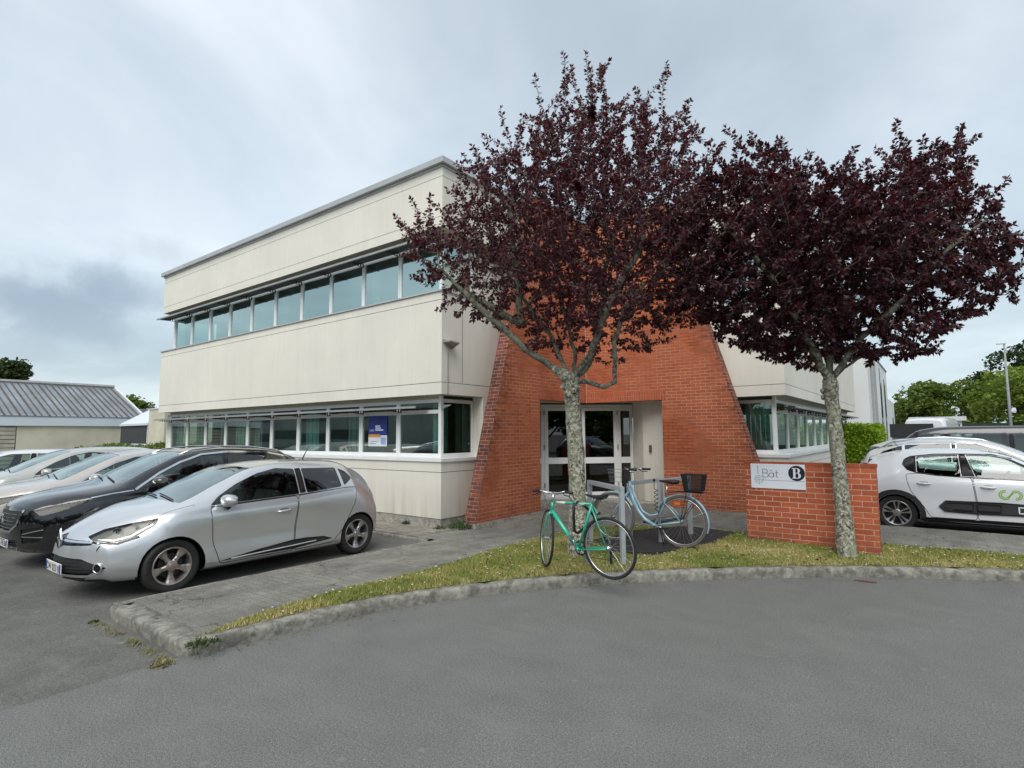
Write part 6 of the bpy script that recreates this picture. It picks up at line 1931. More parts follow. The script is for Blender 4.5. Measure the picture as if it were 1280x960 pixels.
    # low hedge in front of the link building on the left
    h = thing('low_hedge', 'low scruffy hedge behind the parked cars at the left end of the office', 'hedge', (-23.0, 3.4, 0))
    P = []; D = []
    for _ in range(5000):
        a, b_ = r.uniform(-1, 1, 2); P.append(np.array((a * 1.1, b_ * 2.9, 1.40 + r.uniform(-.5, .06) + .08 * math.sin(b_ * 9)))); v = r.normal(0, 1, 3); v[2] += .5; D.append(v)
    leaves_obj('foliage', P, D, .12, g1, h, r, width=.6)
    s = MB()
    for k in range(8): s.tube([(r.uniform(-.8, .8), r.uniform(-2.6, 2.6), -.05), (r.uniform(-.8, .8), r.uniform(-2.6, 2.6), 1.2)], [.03, .012], 6)
    s.build('stems', MT2['trunk'], h)
# ------------------------------------------------------------------ bicycles
def steer_mat(H, axis, ang):
    return Matrix.Translation(H) @ Matrix.Rotation(ang, 4, Vector(axis).normalized()) @ Matrix.Translation(-Vector(H))

def bike_wheel(parent, c, r, M, tyre_m, rim_m, spoke_m, nsp=28, tw=.016, hub=.03, name='wheel'):
    """wheel in the local xz plane about c, then moved by M"""
    root = bpy.data.objects.new(name, None); COL.objects.link(root); root.parent = parent
    c = Vector(c); t = MB(); n = 56
    ring_ = lambda rad, y=0: [M @ (c + Vector((rad * math.cos(2 * math.pi * k / n), y, rad * math.sin(2 * math.pi * k / n)))) for k in range(n)]
    t.tube(ring_(r - tw), tw, 8, closed=True); t.build('tyre', tyre_m, root, True)
    m = MB(); m.tube(ring_(r - tw * 2 - .008), .0105, 6, closed=True); m.build('rim', rim_m, root, True)
    s = MB()
    s.tube([M @ (c + Vector((0, -.05, 0))), M @ (c + Vector((0, -.03, 0))), M @ (c + Vector((0, .03, 0))), M @ (c + Vector((0, .05, 0)))], [.010, hub, hub, .010], 10)
    for k in range(nsp):
        a = 2 * math.pi * k / nsp; sd = .028 if k % 2 else -.028; a2 = a + (.5 if (k // 2) % 2 else -.5)
        s.tube([M @ (c + Vector((hub * math.cos(a2), sd, hub * math.sin(a2)))), M @ (c + Vector(((r - tw * 2 - .01) * math.cos(a), 0, (r - tw * 2 - .01) * math.sin(a))))], .0014, 3)
    s.build('spokes', spoke_m, root)
    return root

def build_bikes():
    rub = plain('bike_tyre', (.02, .019, .018), .8, vscale=20); rub_g = plain('grey_bike_tyre', (.13, .11, .10), .8, vscale=15)
    alu = plain('bike_alloy', (.60, .60, .60), .25, .9); stl = plain('spoke_steel', (.50, .50, .50), .3, .9)
    blk = plain('bike_black', (.012, .012, .013), .45); grn = plain('bike_green', (.008, .42, .26), .22, coat=1, var=.06); wt = plain('bike_white_decal', (.6, .65, .62), .3)
    blu = plain('bike_pale_blue', (.27, .46, .55), .28, coat=1, var=.08); brn = plain('saddle_brown', (.035, .018, .022), .5); org = plain('orange_reflector', (.75, .16, .02), .2)
    # green sports bicycle leaning on the first plum
    rz = math.atan2(.07, -.92)
    b = thing('bicycle', 'green sports bicycle with black tyres leaning on the left plum tree', 'bicycle', (4.80, -2.165, .19), rz)
    b.rotation_euler = (R(-4), 0, rz)
    V = lambda x, z, y=0: Vector((x, y, z))
    Rr = .355; rh = V(0, Rr); bb = V(.43, .29); sc = V(.20, .84); ht = V(.775, .82); hb = V(.80, .70); fh = V(.975, Rr)
    f = MB()
    f.tube([bb, sc], .016, 10); f.tube([sc, ht], .0155, 10); f.tube([hb + V(-.005, .02), V(.62, .50), bb], [.023, .028, .026], 10); f.tube([hb, ht], .019, 10)
    for s in (-1, 1):
        f.tube([bb + V(0, 0, .03 * s), V(.12, .335, .055 * s), rh + V(0, 0, .055 * s)], [.011, .010, .008], 6)
        f.tube([sc + V(0, -.02, .02 * s), V(.11, .64, .05 * s), rh + V(0, 0, .055 * s)], [.009, .008, .007], 6)
    f.tube([bb + V(0, 0, -.045), bb + V(0, 0, .045)], .024, 10)
    f.build('frame', grn, b, True)
    d = MB(); d.tube([V(.30, .834), V(.40, .831)], .0162, 10); d.tube([V(.58, .827), V(.72, .822)], .0162, 10); d.build('decal', wt, b, True)
    S = steer_mat(hb, hb - ht, R(41))
    fk = MB()
    for s in (-1, 1): fk.tube([S @ (hb + V(0, 0, .012 * s)), S @ (hb + V(.02, -.04, .045 * s)), S @ (fh + V(-.03, .08, .05 * s)), S @ (fh + V(0, 0, .05 * s))], [.015, .013, .009, .007], 8)
    fk.tube([S @ hb, S @ (hb + V(.01, -.03))], .022, 8)
    fk.build('fork', grn, b, True)
    st = MB(); stem = V(.84, .93)
    st.tube([ht, V(.765, .90), S @ stem], [.016, .016, .014], 8)
    hbar = [V(.92, .945, -.24), V(.89, .95, -.17), V(.85, .93, -.08), V(.84, .93, 0), V(.85, .93, .08), V(.89, .95, .17), V(.92, .945, .24)]
    st.tube([S @ (p + V(-.12 if abs(p.y) > .2 else 0, 0)) for p in hbar], .012, 8); st.build('handlebar', alu, b, True)
    for s in (-1, 1):
        g = MB(); g.tube([S @ V(.87, .948, .17 * s), S @ V(.795, .944, .25 * s)], .018, 8); g.tube([S @ V(.88, .93, .15 * s), S @ V(.93, .90, .18 * s), S @ V(.90, .89, .24 * s)], .007, 5); g.build('grip', blk, b, True)
    cb = MB()
    for s in (-1, 1): cb.tube([S @ V(.88, .93, .17 * s), S @ V(.98, .90, .08 * s), V(.86, .78, .01 * s), V(.78, .75)], .0035, 4)
    cb.build('brake_cable', blk, b)
    bike_wheel(b, rh, Rr, Matrix.Identity(4), rub, alu, stl); bike_wheel(b, fh, Rr, S, rub, alu, stl)
    sp = MB(); sp.tube([sc, V(.17, .925)], .0125, 8); sp.build('seat_post', alu, b, True)
    sd = MB()
    secs = [(.01, .065, .03), (.05, .075, .035), (.11, .06, .03), (.18, .03, .022), (.26, .018, .015), (.29, .010, .010)]
    vs = []; fs = []
    for i, (x, w, h) in enumerate(secs):
        for k in range(10): a = 2 * math.pi * k / 10; vs.append((x, w * math.cos(a), .945 + h * math.sin(a) * (1 if math.sin(a) < 0 else .6) - .012 * math.sin(x * 12)))
    for i in range(len(secs) - 1):
        for k in range(10): fs.append((i * 10 + k, i * 10 + (k + 1) % 10, (i + 1) * 10 + (k + 1) % 10, (i + 1) * 10 + k))
    fs += [tuple(range(10)), tuple(range(59, 49, -1))]
    sd.add(vs, fs); sd.build('saddle', blk, b, True)
    ck = MB(); ck.tube([bb + V(0, 0, .05), bb + V(.02, .08, .055), bb + V(.045, .16, .055)], [.013, .011, .009], 6); ck.tube([bb + V(0, 0, -.05), bb + V(-.02, -.08, -.055), bb + V(-.045, -.16, -.055)], [.013, .011, .009], 6)
    ck.build('crank', alu, b, True)
    for s in (1, -1):
        p = MB(); c = bb + V(.045 * s, .16 * s, .10 * s); p.box(c.x - .04, c.x + .04, c.y - .035, c.y + .035, c.z - .012, c.z + .012); p.build('pedal', alu if s > 0 else stl, b)
    ch = MB(); Mx = Matrix.Translation(bb + V(0, 0, -.045)) @ Matrix.Rotation(math.pi / 2, 4, 'X'); ch.lathe([(.07, -.002), (.088, -.002), (.088, .002), (.07, .002)], 32, Mx, True)
    for k in range(5): a = 6.28 * k / 5; ch.tube([bb + V(0, 0, -.045), bb + V(.075 * math.cos(a), .075 * math.sin(a), -.045)], .006, 5)
    for k, q in enumerate((.045, .04, .034, .028)): ch.lathe([(.02, 0), (q, 0), (q, .002), (.02, .002)], 24, Matrix.Translation(rh + V(0, 0, -.03 - .005 * k)) @ Matrix.Rotation(math.pi / 2, 4, 'X'), True)
    ch.tube([bb + V(0, .088, -.045), rh + V(0, .04, -.04)], .0035, 4); ch.tube([bb + V(0, -.088, -.045), V(.04, .20, -.045), V(-.01, .25, -.045)], .0035, 4)
    ch.box(.0, .03, -.055, -.045, .16, .32); ch.build('chainset', blk, b)
    cal = MB(); cal.tube([V(.12, .73, -.03), V(.10, .75, 0), V(.12, .73, .03)], .012, 6); cal.build('brake', blk, b, True)
    # strap lock round the tree
    lk = MB(); lk.tube([V(.43, .845, .035), V(.45, .70, .03), V(.46, .50, .02), V(.47, .46, -.06), V(.40, .55, -.22), V(.33, .60, -.26), V(.30, .72, -.12), V(.36, .83, -.03), V(.41, .85, .02)], .017, 6); o = lk.build('bicycle_lock', blk, None, True)
    o.matrix_world = Matrix.Translation(b.location) @ b.rotation_euler.to_matrix().to_4x4()
    tag(o, 'black strap lock looped over the green bicycle and round the tree', 'lock')

    # pale blue step through bicycle by the racks
    rz = math.atan2(-.02, -1.095)
    b = thing('bicycle', 'pale blue step through city bicycle with a black rear basket at the racks', 'bicycle', (4.865, -.06, .205), rz)
    b.rotation_euler = (R(2), 0, rz)
    Rr = .372; rh = V(0, .372); fh = V(1.09, .36); bb = V(.41, .285); hb = V(.815, .76); ht = V(.795, .915); sc = V(.26, .60)
    f = MB(); f.tube([hb + V(-.01, .05), V(.74, .62), V(.66, .47), V(.56, .36), bb], [.024, .026, .028, .028, .024], 10)
    f.tube([ht + V(0, -.03), V(.70, .66), V(.60, .48), V(.48, .42), V(.33, .46)], .014, 8); f.tube([bb, sc, V(.235, .70)], .017, 10); f.tube([hb, ht], .02, 10)
    for s in (-1, 1):
        f.tube([bb + V(0, 0, .035 * s), rh + V(0, 0, .06 * s)], .011, 6); f.tube([sc + V(.0, .03, .02 * s), V(.12, .52, .055 * s), rh + V(0, 0, .06 * s)], .009, 6)
    f.tube([bb + V(0, 0, -.05), bb + V(0, 0, .05)], .026, 10); f.build('frame', blu, b, True)
    S = steer_mat(hb, hb - ht, R(4))
    fk = MB()
    for s in (-1, 1): fk.tube([S @ (hb + V(0, 0, .012 * s)), S @ (hb + V(.03, -.05, .05 * s)), S @ (fh + V(-.05, .10, .055 * s)), S @ (fh + V(0, 0, .055 * s))], [.016, .014, .010, .008], 8)
    fk.build('fork', blu, b, True)
    for (c, M_, a0, a1, nm) in ((rh, Matrix.Identity(4), 25, 200, 'mudguard'), (fh, S, 10, 150, 'mudguard')):
        m = MB(); n = 22; vs = []; fs = []
        for k in range(n + 1):
            a = R(a0 + (a1 - a0) * k / n) if nm else 0
            for (yy, rr_) in ((-.028, Rr + .008), (-.018, Rr + .02), (0, Rr + .024), (.018, Rr + .02), (.028, Rr + .008)):
                vs.append(M_ @ (c + Vector((rr_ * math.cos(a), yy, rr_ * math.sin(a)))))
        for k in range(n):
            for j in range(4): fs.append((k * 5 + j, k * 5 + j + 1, k * 5 + j + 6, k * 5 + j + 5))
        m.add(vs, fs); m.tube([M_ @ (c + V(0, 0, .05)), M_ @ (c + Vector(((Rr + .01) * math.cos(R(a0 + 130 if c is rh else a0 + 110)), .03, (Rr + .01) * math.sin(R(a0 + 130 if c is rh else a0 + 110)))))], .003, 4)
        m.build(nm, blu, b, True)
    wh = bike_wheel(b, rh, Rr, Matrix.Identity(4), rub_g, alu, stl, 30, .019); bike_wheel(b, fh, Rr, S, rub_g, alu, stl, 30, .019)
    rf = MB(); rf.box(.02, .11, -.008, .008, .245 + .36, .285 + .36); rf.build('wheel_reflector', org, wh)
    st = MB(); st.tube([ht, V(.785, 1.05), V(.80, 1.10)], [.014, .014, .013], 8)
    st.tube([V(.60, 1.10, .27), V(.72, 1.10, .25), V(.80, 1.12, .18), V(.83, 1.10, .08), V(.80, 1.10, 0), V(.83, 1.10, -.08), V(.80, 1.12, -.18), V(.72, 1.10, -.25), V(.60, 1.10, -.27)], .011, 8); st.build('handlebar', alu, b, True)
    for s in (-1, 1):
        g = MB(); g.tube([V(.70, 1.10, .252 * s), V(.575, 1.10, .272 * s)], .017, 8); g.tube([V(.76, 1.10, .22 * s), V(.70, 1.06, .25 * s), V(.62, 1.065, .27 * s)], .006, 5); g.build('grip', blk, b, True)
    hl = MB(); hl.ball((.90, 0, .93), .035, 10, 8); hl.tube([V(.90, .93), V(.80, .93)], .008, 5); hl.build('front_lamp', blk, b, True)
    fb = MB()
    for z in (.90, .97, 1.04, 1.09): 
        k = .8 + .2 * (z - .9) / .19
        fb.tube([(1.0 - .11 * k, -.14 * k, z), (1.0 + .11 * k, -.14 * k, z), (1.0 + .11 * k, .14 * k, z), (1.0 - .11 * k, .14 * k, z)], .0022, 4, closed=True)
    for i in range(9):
        for sgn in (-1, 1):
            y = -.12 + .24 * i / 8; fb.tube([(1.0 + .088 * sgn, y * .8, .90), (1.0 + .11 * sgn, y, 1.09)], .0016, 4)
    fb.build('front_basket', plain('wire_grey', (.30, .31, .31), .4, .6), b)
    bag = MB(); bag.box(.86, .90, -.09, .09, .88, 1.10); bag.build('front_bag', blk, b, bevel=.015)
    sp = MB(); sp.tube([V(.235, .70), V(.205, .90)], .0125, 8); sp.build('seat_post', alu, b, True)
    secs = [(.03, .03, .03), (.06, .10, .045), (.12, .11, .05), (.18, .085, .04), (.25, .04, .028), (.31, .022, .02), (.335, .010, .012)]
    vs = []; fs = []
    for i, (x, w, h) in enumerate(secs):
        for k in range(10): a = 2 * math.pi * k / 10; vs.append((x, w * math.cos(a), .945 + h * math.sin(a) * (1 if math.sin(a) < 0 else .5)))
    for i in range(len(secs) - 1):
        for k in range(10): fs.append((i * 10 + k, i * 10 + (k + 1) % 10, (i + 1) * 10 + (k + 1) % 10, (i + 1) * 10 + k))
    fs += [tuple(range(10)), tuple(range(69, 59, -1))]
    sd = MB(); sd.add(vs, fs); sd.build('saddle', brn, b, True)
    rk = MB()
    for s in (-1, 1):
        rk.tube([(.17, .06 * s, .78), (.02, .07 * s, .80), (-.34, .07 * s, .80)], .006, 5); rk.tube([(-.10, .07 * s, .80), (0, .062 * s, .38)], .005, 5); rk.tube([(-.28, .07 * s, .80), (0, .062 * s, .38)], .005, 5)
    for k in range(5): rk.tube([(-.34 + k * .1, -.07, .80), (-.34 + k * .1, .07, .80)], .005, 5)
    rk.build('rear_rack', blk, b)
    # rear basket: mesh walls
    bk = MB()
    def bring(k, z): return [(-.19 - .15 * k, -.12 * k, z), (-.19 + .15 * k, -.12 * k, z), (-.19 + .15 * k, .12 * k, z), (-.19 - .15 * k, .12 * k, z)]
    for i in range(11):
        z = .82 + .235 * i / 10; k = .78 + .22 * i / 10; bk.tube(bring(k, z), .0035 if i not in (0, 10) else .007, 4, closed=True)
    a0 = bring(.78, .82); a1 = bring(1.0, 1.055)
    for e in range(4):
        for q in range(14):
            t = q / 14; p = Vector(a0[e]).lerp(Vector(a0[(e + 1) % 4]), t); s_ = Vector(a1[e]).lerp(Vector(a1[(e + 1) % 4]), t); bk.tube([p, s_], .003, 4)
    bk.add([(x, y, z + .002) for x, y, z in a0], [(0, 1, 2, 3)])
    bk.build('rear_basket', blk, b)
    ck = MB(); ck.tube([bb + V(0, 0, .055), bb + V(-.17, -.02, .06)], [.012, .009], 6); ck.tube([bb + V(0, 0, -.055), bb + V(.17, .02, -.06)], [.012, .009], 6); ck.build('crank', alu, b, True)
    for s in (1, -1):
        p = MB(); c = bb + V(-.17 * s, -.02 * s, .11 * s); p.box(c.x - .045, c.x + .045, c.y - .04, c.y + .04, c.z - .012, c.z + .012); p.build('pedal', blk, b)
    cg = MB(); cg.tube([(bb.x + .05, -.05, bb.z + .02), (bb.x - .05, -.055, bb.z + .07), (.0, -.06, .44)], [.05, .045, .03], 8); cg.build('chain_guard', plain('smoke_plastic', (.06, .085, .09), .3), b, True)
    ks = MB(); ks.tube([V(.32, .27, .05), V(.22, .03, .14)], .009, 6); ks.build('kickstand', blk, b, True)
    lk = MB(); lk.tube([V(.33, .98, .20), V(.34, .88, .18)] + [Vector((.32 + .028 * math.cos(k * .9), .16 + .028 * math.sin(k * .9), .84 - .0085 * k)) for k in range(36)] + [V(.30, .50, .10)], .0055, 5)
    lk.ball((.33, .20, .96), .022, 8, 6)
    o = lk.build('coil_lock', blk, None, True); o.matrix_world = Matrix.Translation(b.location) @ b.rotation_euler.to_matrix().to_4x4()
    tag(o, 'black coiled cable lock hanging above the pedals of the pale blue bicycle', 'lock')

    # racks
    gal = plain('galvanised_steel', (.46, .50, .52), .42, .35, vscale=9)
    for (a, c, z, lb) in (((4.52, -1.27), (3.66, -.58), 1.155, 'square tube rack between the green bicycle and the mulch bed, nearest the road'),
                          ((4.47, .14), (4.60, 1.05), 1.155, 'square tube rack behind the saddle and basket of the blue bicycle'),
                          ((3.89, .30), (4.05, 1.20), 1.085, 'lower square tube rack behind the head of the blue bicycle')):
        d = Vector((c[0] - a[0], c[1] - a[1])); L_ = d.length; rk = thing('bicycle_rack', lb, 'bicycle rack', (a[0], a[1], .12), math.atan2(d.y, d.x), 'square tube bicycle racks')
        for x in (0, L_):
            m = MB(); m.box(x - .03, x + .03, -.03, .03, -.05, z - .18); m.build('post', gal, rk, bevel=.004)
            m = MB(); m.lathe([(.09, .10), (.075, .125), (.001, .13)], 14, Matrix.Translation((x, 0, 0))); m.build('footing', m_conc_small, rk, True) if False else None
        m = MB(); m.box(-.03, L_ + .03, -.0305, .0305, z - .18, z - .12); m.build('top_bar', gal, rk, bevel=.004)

# ------------------------------------------------------------------ far things
def build_background():
    steel = plain('roof_steel', (.27, .30, .325), .45, .35, vscale=.8, var=.25); rust = plain('roof_seam_dark', (.10, .085, .075), .8, var=.4)
    pan = plain('workshop_render', (.62, .58, .45), .9, vscale=.9, var=.14); fas = plain('pale_blue_fascia', (.64, .70, .74), .5, vscale=.6, var=.05)
    slat = plain('timber_slat', (.46, .43, .35), .8, vscale=2, var=.2); gap = plain('slat_gap', (.07, .065, .055), .9); gl = glass_mat('link_glass', (.3, .35, .35), .25); wht = plain('white_paint', (.68, .69, .68), .4)
    drk = plain('dark_room', (.05, .055, .055), .9)
    w = thing('workshop_building', 'low pale workshop with a ribbed grey steel roof and a pale blue fascia', 'building', (-33.46, 3, 0))
    X = 0
    def B(x0, x1, y0, y1, z0, z1, mat, nm, par=w): return box_obj(nm, x0, x1, y0 - 3, y1 - 3, z0, z1, mat, par)
    B(-16, -.12, -14, 6.55, 0, 2.5, pan, 'wall')
    B(-.119, .12, -14, 6.20, 2.52, 3.14, fas, 'fascia')
    B(-.12, -.02, .35, 5.95, 0, 2.518, pan, 'panel')
    m = MB(); m.box(-.12, -.06, -14 - 3, .32 - 3, 0, 2.515); m.box(-.12, -.06, 5.98 - 3, 6.95 - 3, 0, 2.95); m.build('slat_backing', gap, w)
    m = MB()
    for k in range(11):
        z = .12 + k * .235; m.box(-.058, .0, -17, .30 - 3, z, z + .20)
        if z < 2.8: m.box(-.058, .0, 6.0 - 3, 6.93 - 3, z, z + .20)
    m.box(-.058, .0, 6.0 - 3, 6.93 - 3, 2.71, 2.90)
    m.build('slats', slat, w)
    B(-.12, .10, 6.205, 8.2, 2.95, 3.14, fas, 'side_fascia')
    # roof: slope rises away from us
    ye = 6.70 - 3; yw = -14 - 3; z0, z1, dx = 3.10, 5.30, -4.6
    m = MB(); m.add([(.15, yw, z0), (.15, ye, z0), (dx, ye - .35, z1), (dx, yw, z1), (.15, yw, z0 - .06), (.15, ye, z0 - .06), (dx, ye - .35, z1 - .06), (dx, yw, z1 - .06), (dx * 2.2, ye - .1, z0), (dx * 2.2, yw, z0)],
                    [(0, 1, 2, 3), (4, 7, 6, 5), (0, 4, 5, 1), (1, 5, 6, 2), (3, 2, 8, 9)])
    rf = m.build('roof', steel, w)
    m = MB(); n = 62; rr = random.Random(2)
    for k in range(n):
        t = k / n; y = yw + (ye - yw) * t
        y2 = yw + (ye - .35 - yw) * t
        if k % 2: m.add([(.155, y, z0 + .005), (.155, y + .11, z0 + .005), (dx, y2 + .11, z1 + .005), (dx, y2, z1 + .005), (.155, y + .055, z0 + .09), (dx, y2 + .055, z1 + .09)], [(0, 4, 5, 3), (4, 1, 2, 5), (0, 1, 4)])
        else: m.add([(.155, y, z0 + .005), (.155, y + .06, z0 + .005), (dx, y2 + .06, z1 + .005), (dx, y2, z1 + .005), (.155, y + .03, z0 + .07), (dx, y2 + .03, z1 + .07)], [(0, 4, 5, 3), (4, 1, 2, 5), (0, 1, 4)])
    m.build('roof_rib', rust, rf)
    m = MB(); m.tube([(dx, yw, z1 + .05), (dx, ye - .33, z1 + .05)], .14, 6); m.build('ridge_cap', plain('ridge_metal', (.36, .36, .35), .5, .3), rf)
    m = MB(); m.tube([(.16, ye + .02, z0 + .02), (dx, ye - .33, z1 + .04)], .07, 5); m.build('verge_trim', wht, rf)
    m = MB(); m.add([(-2, -14 - 3, 3.0), (-2, ye, 3.0), (dx, ye - .35, z1 - .1)], [(0, 1, 2)]); 
    # link building with a lean-to glass roof, between workshop and office
    l = thing('link_building', 'small glazed white link building with a sloping roof next to the office', 'building', (-28.0, 5.35, 0))
    def L_(x0, x1, y0, y1, z0, z1, mat, nm, par=l, bev=0): return box_obj(nm, x0, x1, y0, y1, z0, z1, mat, par, bev)
    L_(-4, 0, -.42, 1.6, 0, 1.45, wht, 'wall'); L_(-4, -.15, -.42, 1.6, 1.451, 2.6, drk, 'inside')
    fr = MB()
    for y in (-.42, -.10, .44): fr.box(-.06, .04, y, y + .05, 1.451, 2.62 + .5 * (y + .42))
    for z in (1.452, 1.88, 2.30): fr.box(-.07, .05, -.42, .6, z, z + .05)
    wo = fr.build('window', wht, l)
    mesh_obj('pane', [(0, -.40, 1.5), (0, .6, 1.5), (0, .6, 2.9), (0, -.40, 2.6)], [(0, 1, 2, 3)], gl, wo)
    m = MB(); m.add([(.2, -.50, 2.62), (.2, 1.2, 3.62), (-4, 1.2, 3.62), (-4, -.50, 2.62), (.2, -.50, 2.50), (.2, 1.2, 3.46), (-4, 1.2, 3.46), (-4, -.50, 2.50)], [(0, 1, 2, 3), (4, 7, 6, 5), (0, 4, 5, 1), (1, 5, 6, 2), (3, 7, 4, 0)]); m.build('roof', fas, l)
    p = thing('pale_shed', 'pale rendered shed wall between the link building and the office', 'building', (-24.0, 4.25, 0))
    box_obj('wall', -2, 0, 0, 2.4, 0, 3.3, pan, p); box_obj('roof', -2.05, .05, -.04, 2.5, 3.301, 3.36, fas, p)
    q = thing('flat_roof_building', 'grey flat roofed building just visible over the link roof', 'building', (-51, 14, 0))
    box_obj('wall', -4, 4, -4, 6, 0, 3.7, pan, q); box_obj('roof', -4.2, 4.2, -4.2, 6.2, 3.7, 4.25, steel, q)

    # right: neighbouring white building, containers, lamp, fence, hut
    wb = plain('white_cladding', (.72, .73, .72), .7, vscale=.4, var=.06); fin = plain('fin_grey', (.30, .31, .31), .6); dkw = plain('dark_window', (.05, .06, .065), .15)
    b = thing('white_building', 'white clad neighbouring building with tall narrow dark windows', 'building', (4.6, 23.4, 0))
    box_obj('wall', -9, .9, 0, 14.2, 0, 5.9, wb, b); box_obj('low_wing', -9, .9, 14.22, 21.5, 0, 4.1, wb, b)
    for y, z0, z1, wd in ((1.4, 1.0, 5.8, .10), (3.2, .8, 5.8, .30), (7.6, 1.9, 5.6, 1.0), (10.9, 1.2, 5.2, .9), (7.6, .2, 1.5, 1.0), (18.3, .6, 2.9, 1.1)):
        box_obj('window' if wd > .5 else 'fin', .88, .93 if wd > .5 else 1.0, y, y + wd, z0, z1, dkw if wd > .5 else fin, b)
    box_obj('parapet', -9, .95, -.05, 14.25, 5.902, 5.98, fin, b)
    c = thing('waste_container', 'black lidded grey waste container beside the white building', 'container', (6.95, 28.0, 0))
    blk = plain('container_black', (.02, .02, .022), .5); gry = plain('container_grey', (.22, .23, .235), .5)
    m = MB(); m.prism([(-.75, 0), (.75, 0), (.85, 1.55), (-.85, 1.55)], -.6, .6, Matrix.Rotation(math.pi / 2, 4, 'X')); m.build('bin_body', gry, c); box_obj('lid', -.9, .9, -.65, .65, 1.56, 2.2, blk, c, bev := None) if False else box_obj('lid', -.92, .92, -.66, .66, 1.56, 2.26, blk, c)
    for s in (-1, 1): MB().tube([(s * .85, -.62, 1.3), (s * .95, -.62, 1.3)], .05, 8).build('trunnion', blk, c)
    # lamp post
    lp = thing('street_lamp', 'slim grey street lamp standing beyond the right hand car park', 'street lamp', (12.9, 52.2, 0))
    MB().tube([(0, 0, 0), (0, 0, 4), (0, 0, 9.0)], [.13, .10, .06], 10).build('pole', fin, lp, True)
    MB().box(-.5, .12, -.12, .12, 8.95, 9.08).build('lamp_head', wht, lp, bevel=.03)
    # fence line
    f = thing('mesh_fence', 'long dark green fence in front of the trees', 'fence', (4, 54, 0), R(6))
    dg = plain('fence_green', (.018, .035, .025), .7)
    MB().box(4, 40, -.02, .02, .1, 2.55).build('panel', dg, f)
    for k in range(15): MB().box(4 + k * 2.5 - .04, 4 + k * 2.5 + .04, -.05, .05, 0, 2.7).build('post', dg, f)
    h = thing('site_hut', 'small white hut with a flat roof in front of the trees', 'hut', (8.2, 52.5, 0))
    box_obj('wall', -1.6, 1.6, -1, 1, 0, 2.75, wht, h); box_obj('roof', -2.0, 1.9, -1.3, 1.3, 2.75, 3.1, plain('hut_roof', (.6, .6, .6), .6), h); box_obj('window', -1.0, .2, -1.02, -.98, 1.2, 2.2, dkw, h)
# ------------------------------------------------------------------ assemble
SUN_W, SKY_GAIN, EXPO = 1.5, .79, 0.68
CLOUD_BANKS = [((-.950, .22, .185), .02, .17, (.30, .38, .46), .92), ((-.925, .30, .205), .0, .14, (.33, .41, .49), .85), ((-.935, .29, .150), .0, .11, (.36, .44, .51), .7), ((-.955, .20, .115), .0, .05, (.42, .50, .56), .6), ((-.90, .34, .27), .0, .07, (.50, .57, .63), .5)]

def car(S, name, label, cat, loc, rz, group=None, col=None, plates=('', ''), extra=None, metal=.0, rough=.3, flake=.04, sc=1.03, kind_label=None):
    S['paint'] = paint(name + '_paint', col, metal, rough, flake=flake) if not hasattr(col, 'node_tree') else col
    root = thing(name, label, cat, loc, rz, group)
    bvh = build_car(S, root); lamp_inside(root, S)
    root.scale = (sc, sc, sc)
    for k, (x, ny) in enumerate(((S['L'], 1), (0, -1))):
        if plates[k]:
            z = S.get('plate_z', (.36, .62))[k]
            p = place_on(bvh, 0, z, 'x', ny, .012)
            if p is not None: plate(root, p.x, 0, z, ny, plates[k])
    if extra: extra(root, bvh, S)
    return root

def diamond_badge(root, bvh, S):
    p = place_on(bvh, 0, .655, 'x', 1, .004)
    b = MB(); n = 4
    o_ = [(0, .125), (.072, 0), (0, -.125), (-.072, 0)]; i_ = [(0, .062), (.030, 0), (0, -.062), (-.030, 0)]
    vs = [(p.x + .006, y, .655 + z) for y, z in o_] + [(p.x + .020, y * .78, .655 + z * .8) for y, z in o_] + [(p.x + .008, y, .655 + z) for y, z in i_]
    fs = []
    for k in range(4):
        j = (k + 1) % 4; fs += [(k, j, 4 + j, 4 + k), (4 + k, 4 + j, 8 + j, 8 + k)]
    b.add(vs, fs); b.build('badge', MT['chrome'], root)
    for s in (1, -1):
        q = place_on(bvh, .60 * s, .375, 'x', 1, -.004)
        if q is None: continue
        ax = Vector((.88, .45 * s, 0)).normalized(); M = Matrix.Translation(q + ax * .008) @ ax.to_track_quat('Z', 'Y').to_matrix().to_4x4()
        f = MB(); f.lathe([(.052, -.01), (.058, .010), (.050, .016), (.042, .008)], 24, M); fo = f.build('fog_lamp', MT['chrome'], root, True)
        g = MB(); g.lathe([(.042, .004), (.02, .010), (.0005, .012)], 20, M); g.build('fog_lens', MT['gloss'], fo, True)
    ae = MB(); t = place_on(bvh, S['L'] - 3.05, 0, 'z', 1); ae.tube([t, t + Vector((-.11, 0, .20))], [.010, .004], 6); ae.build('aerial', MT['trim'], root, True)
    sp = MB(); patch(sp, bvh, [(-.62, .20), (.62, .20), (.60, .245), (-.60, .245)], 'x', 1, .006); sp.build('front_lip', MT['trim'], root, True)

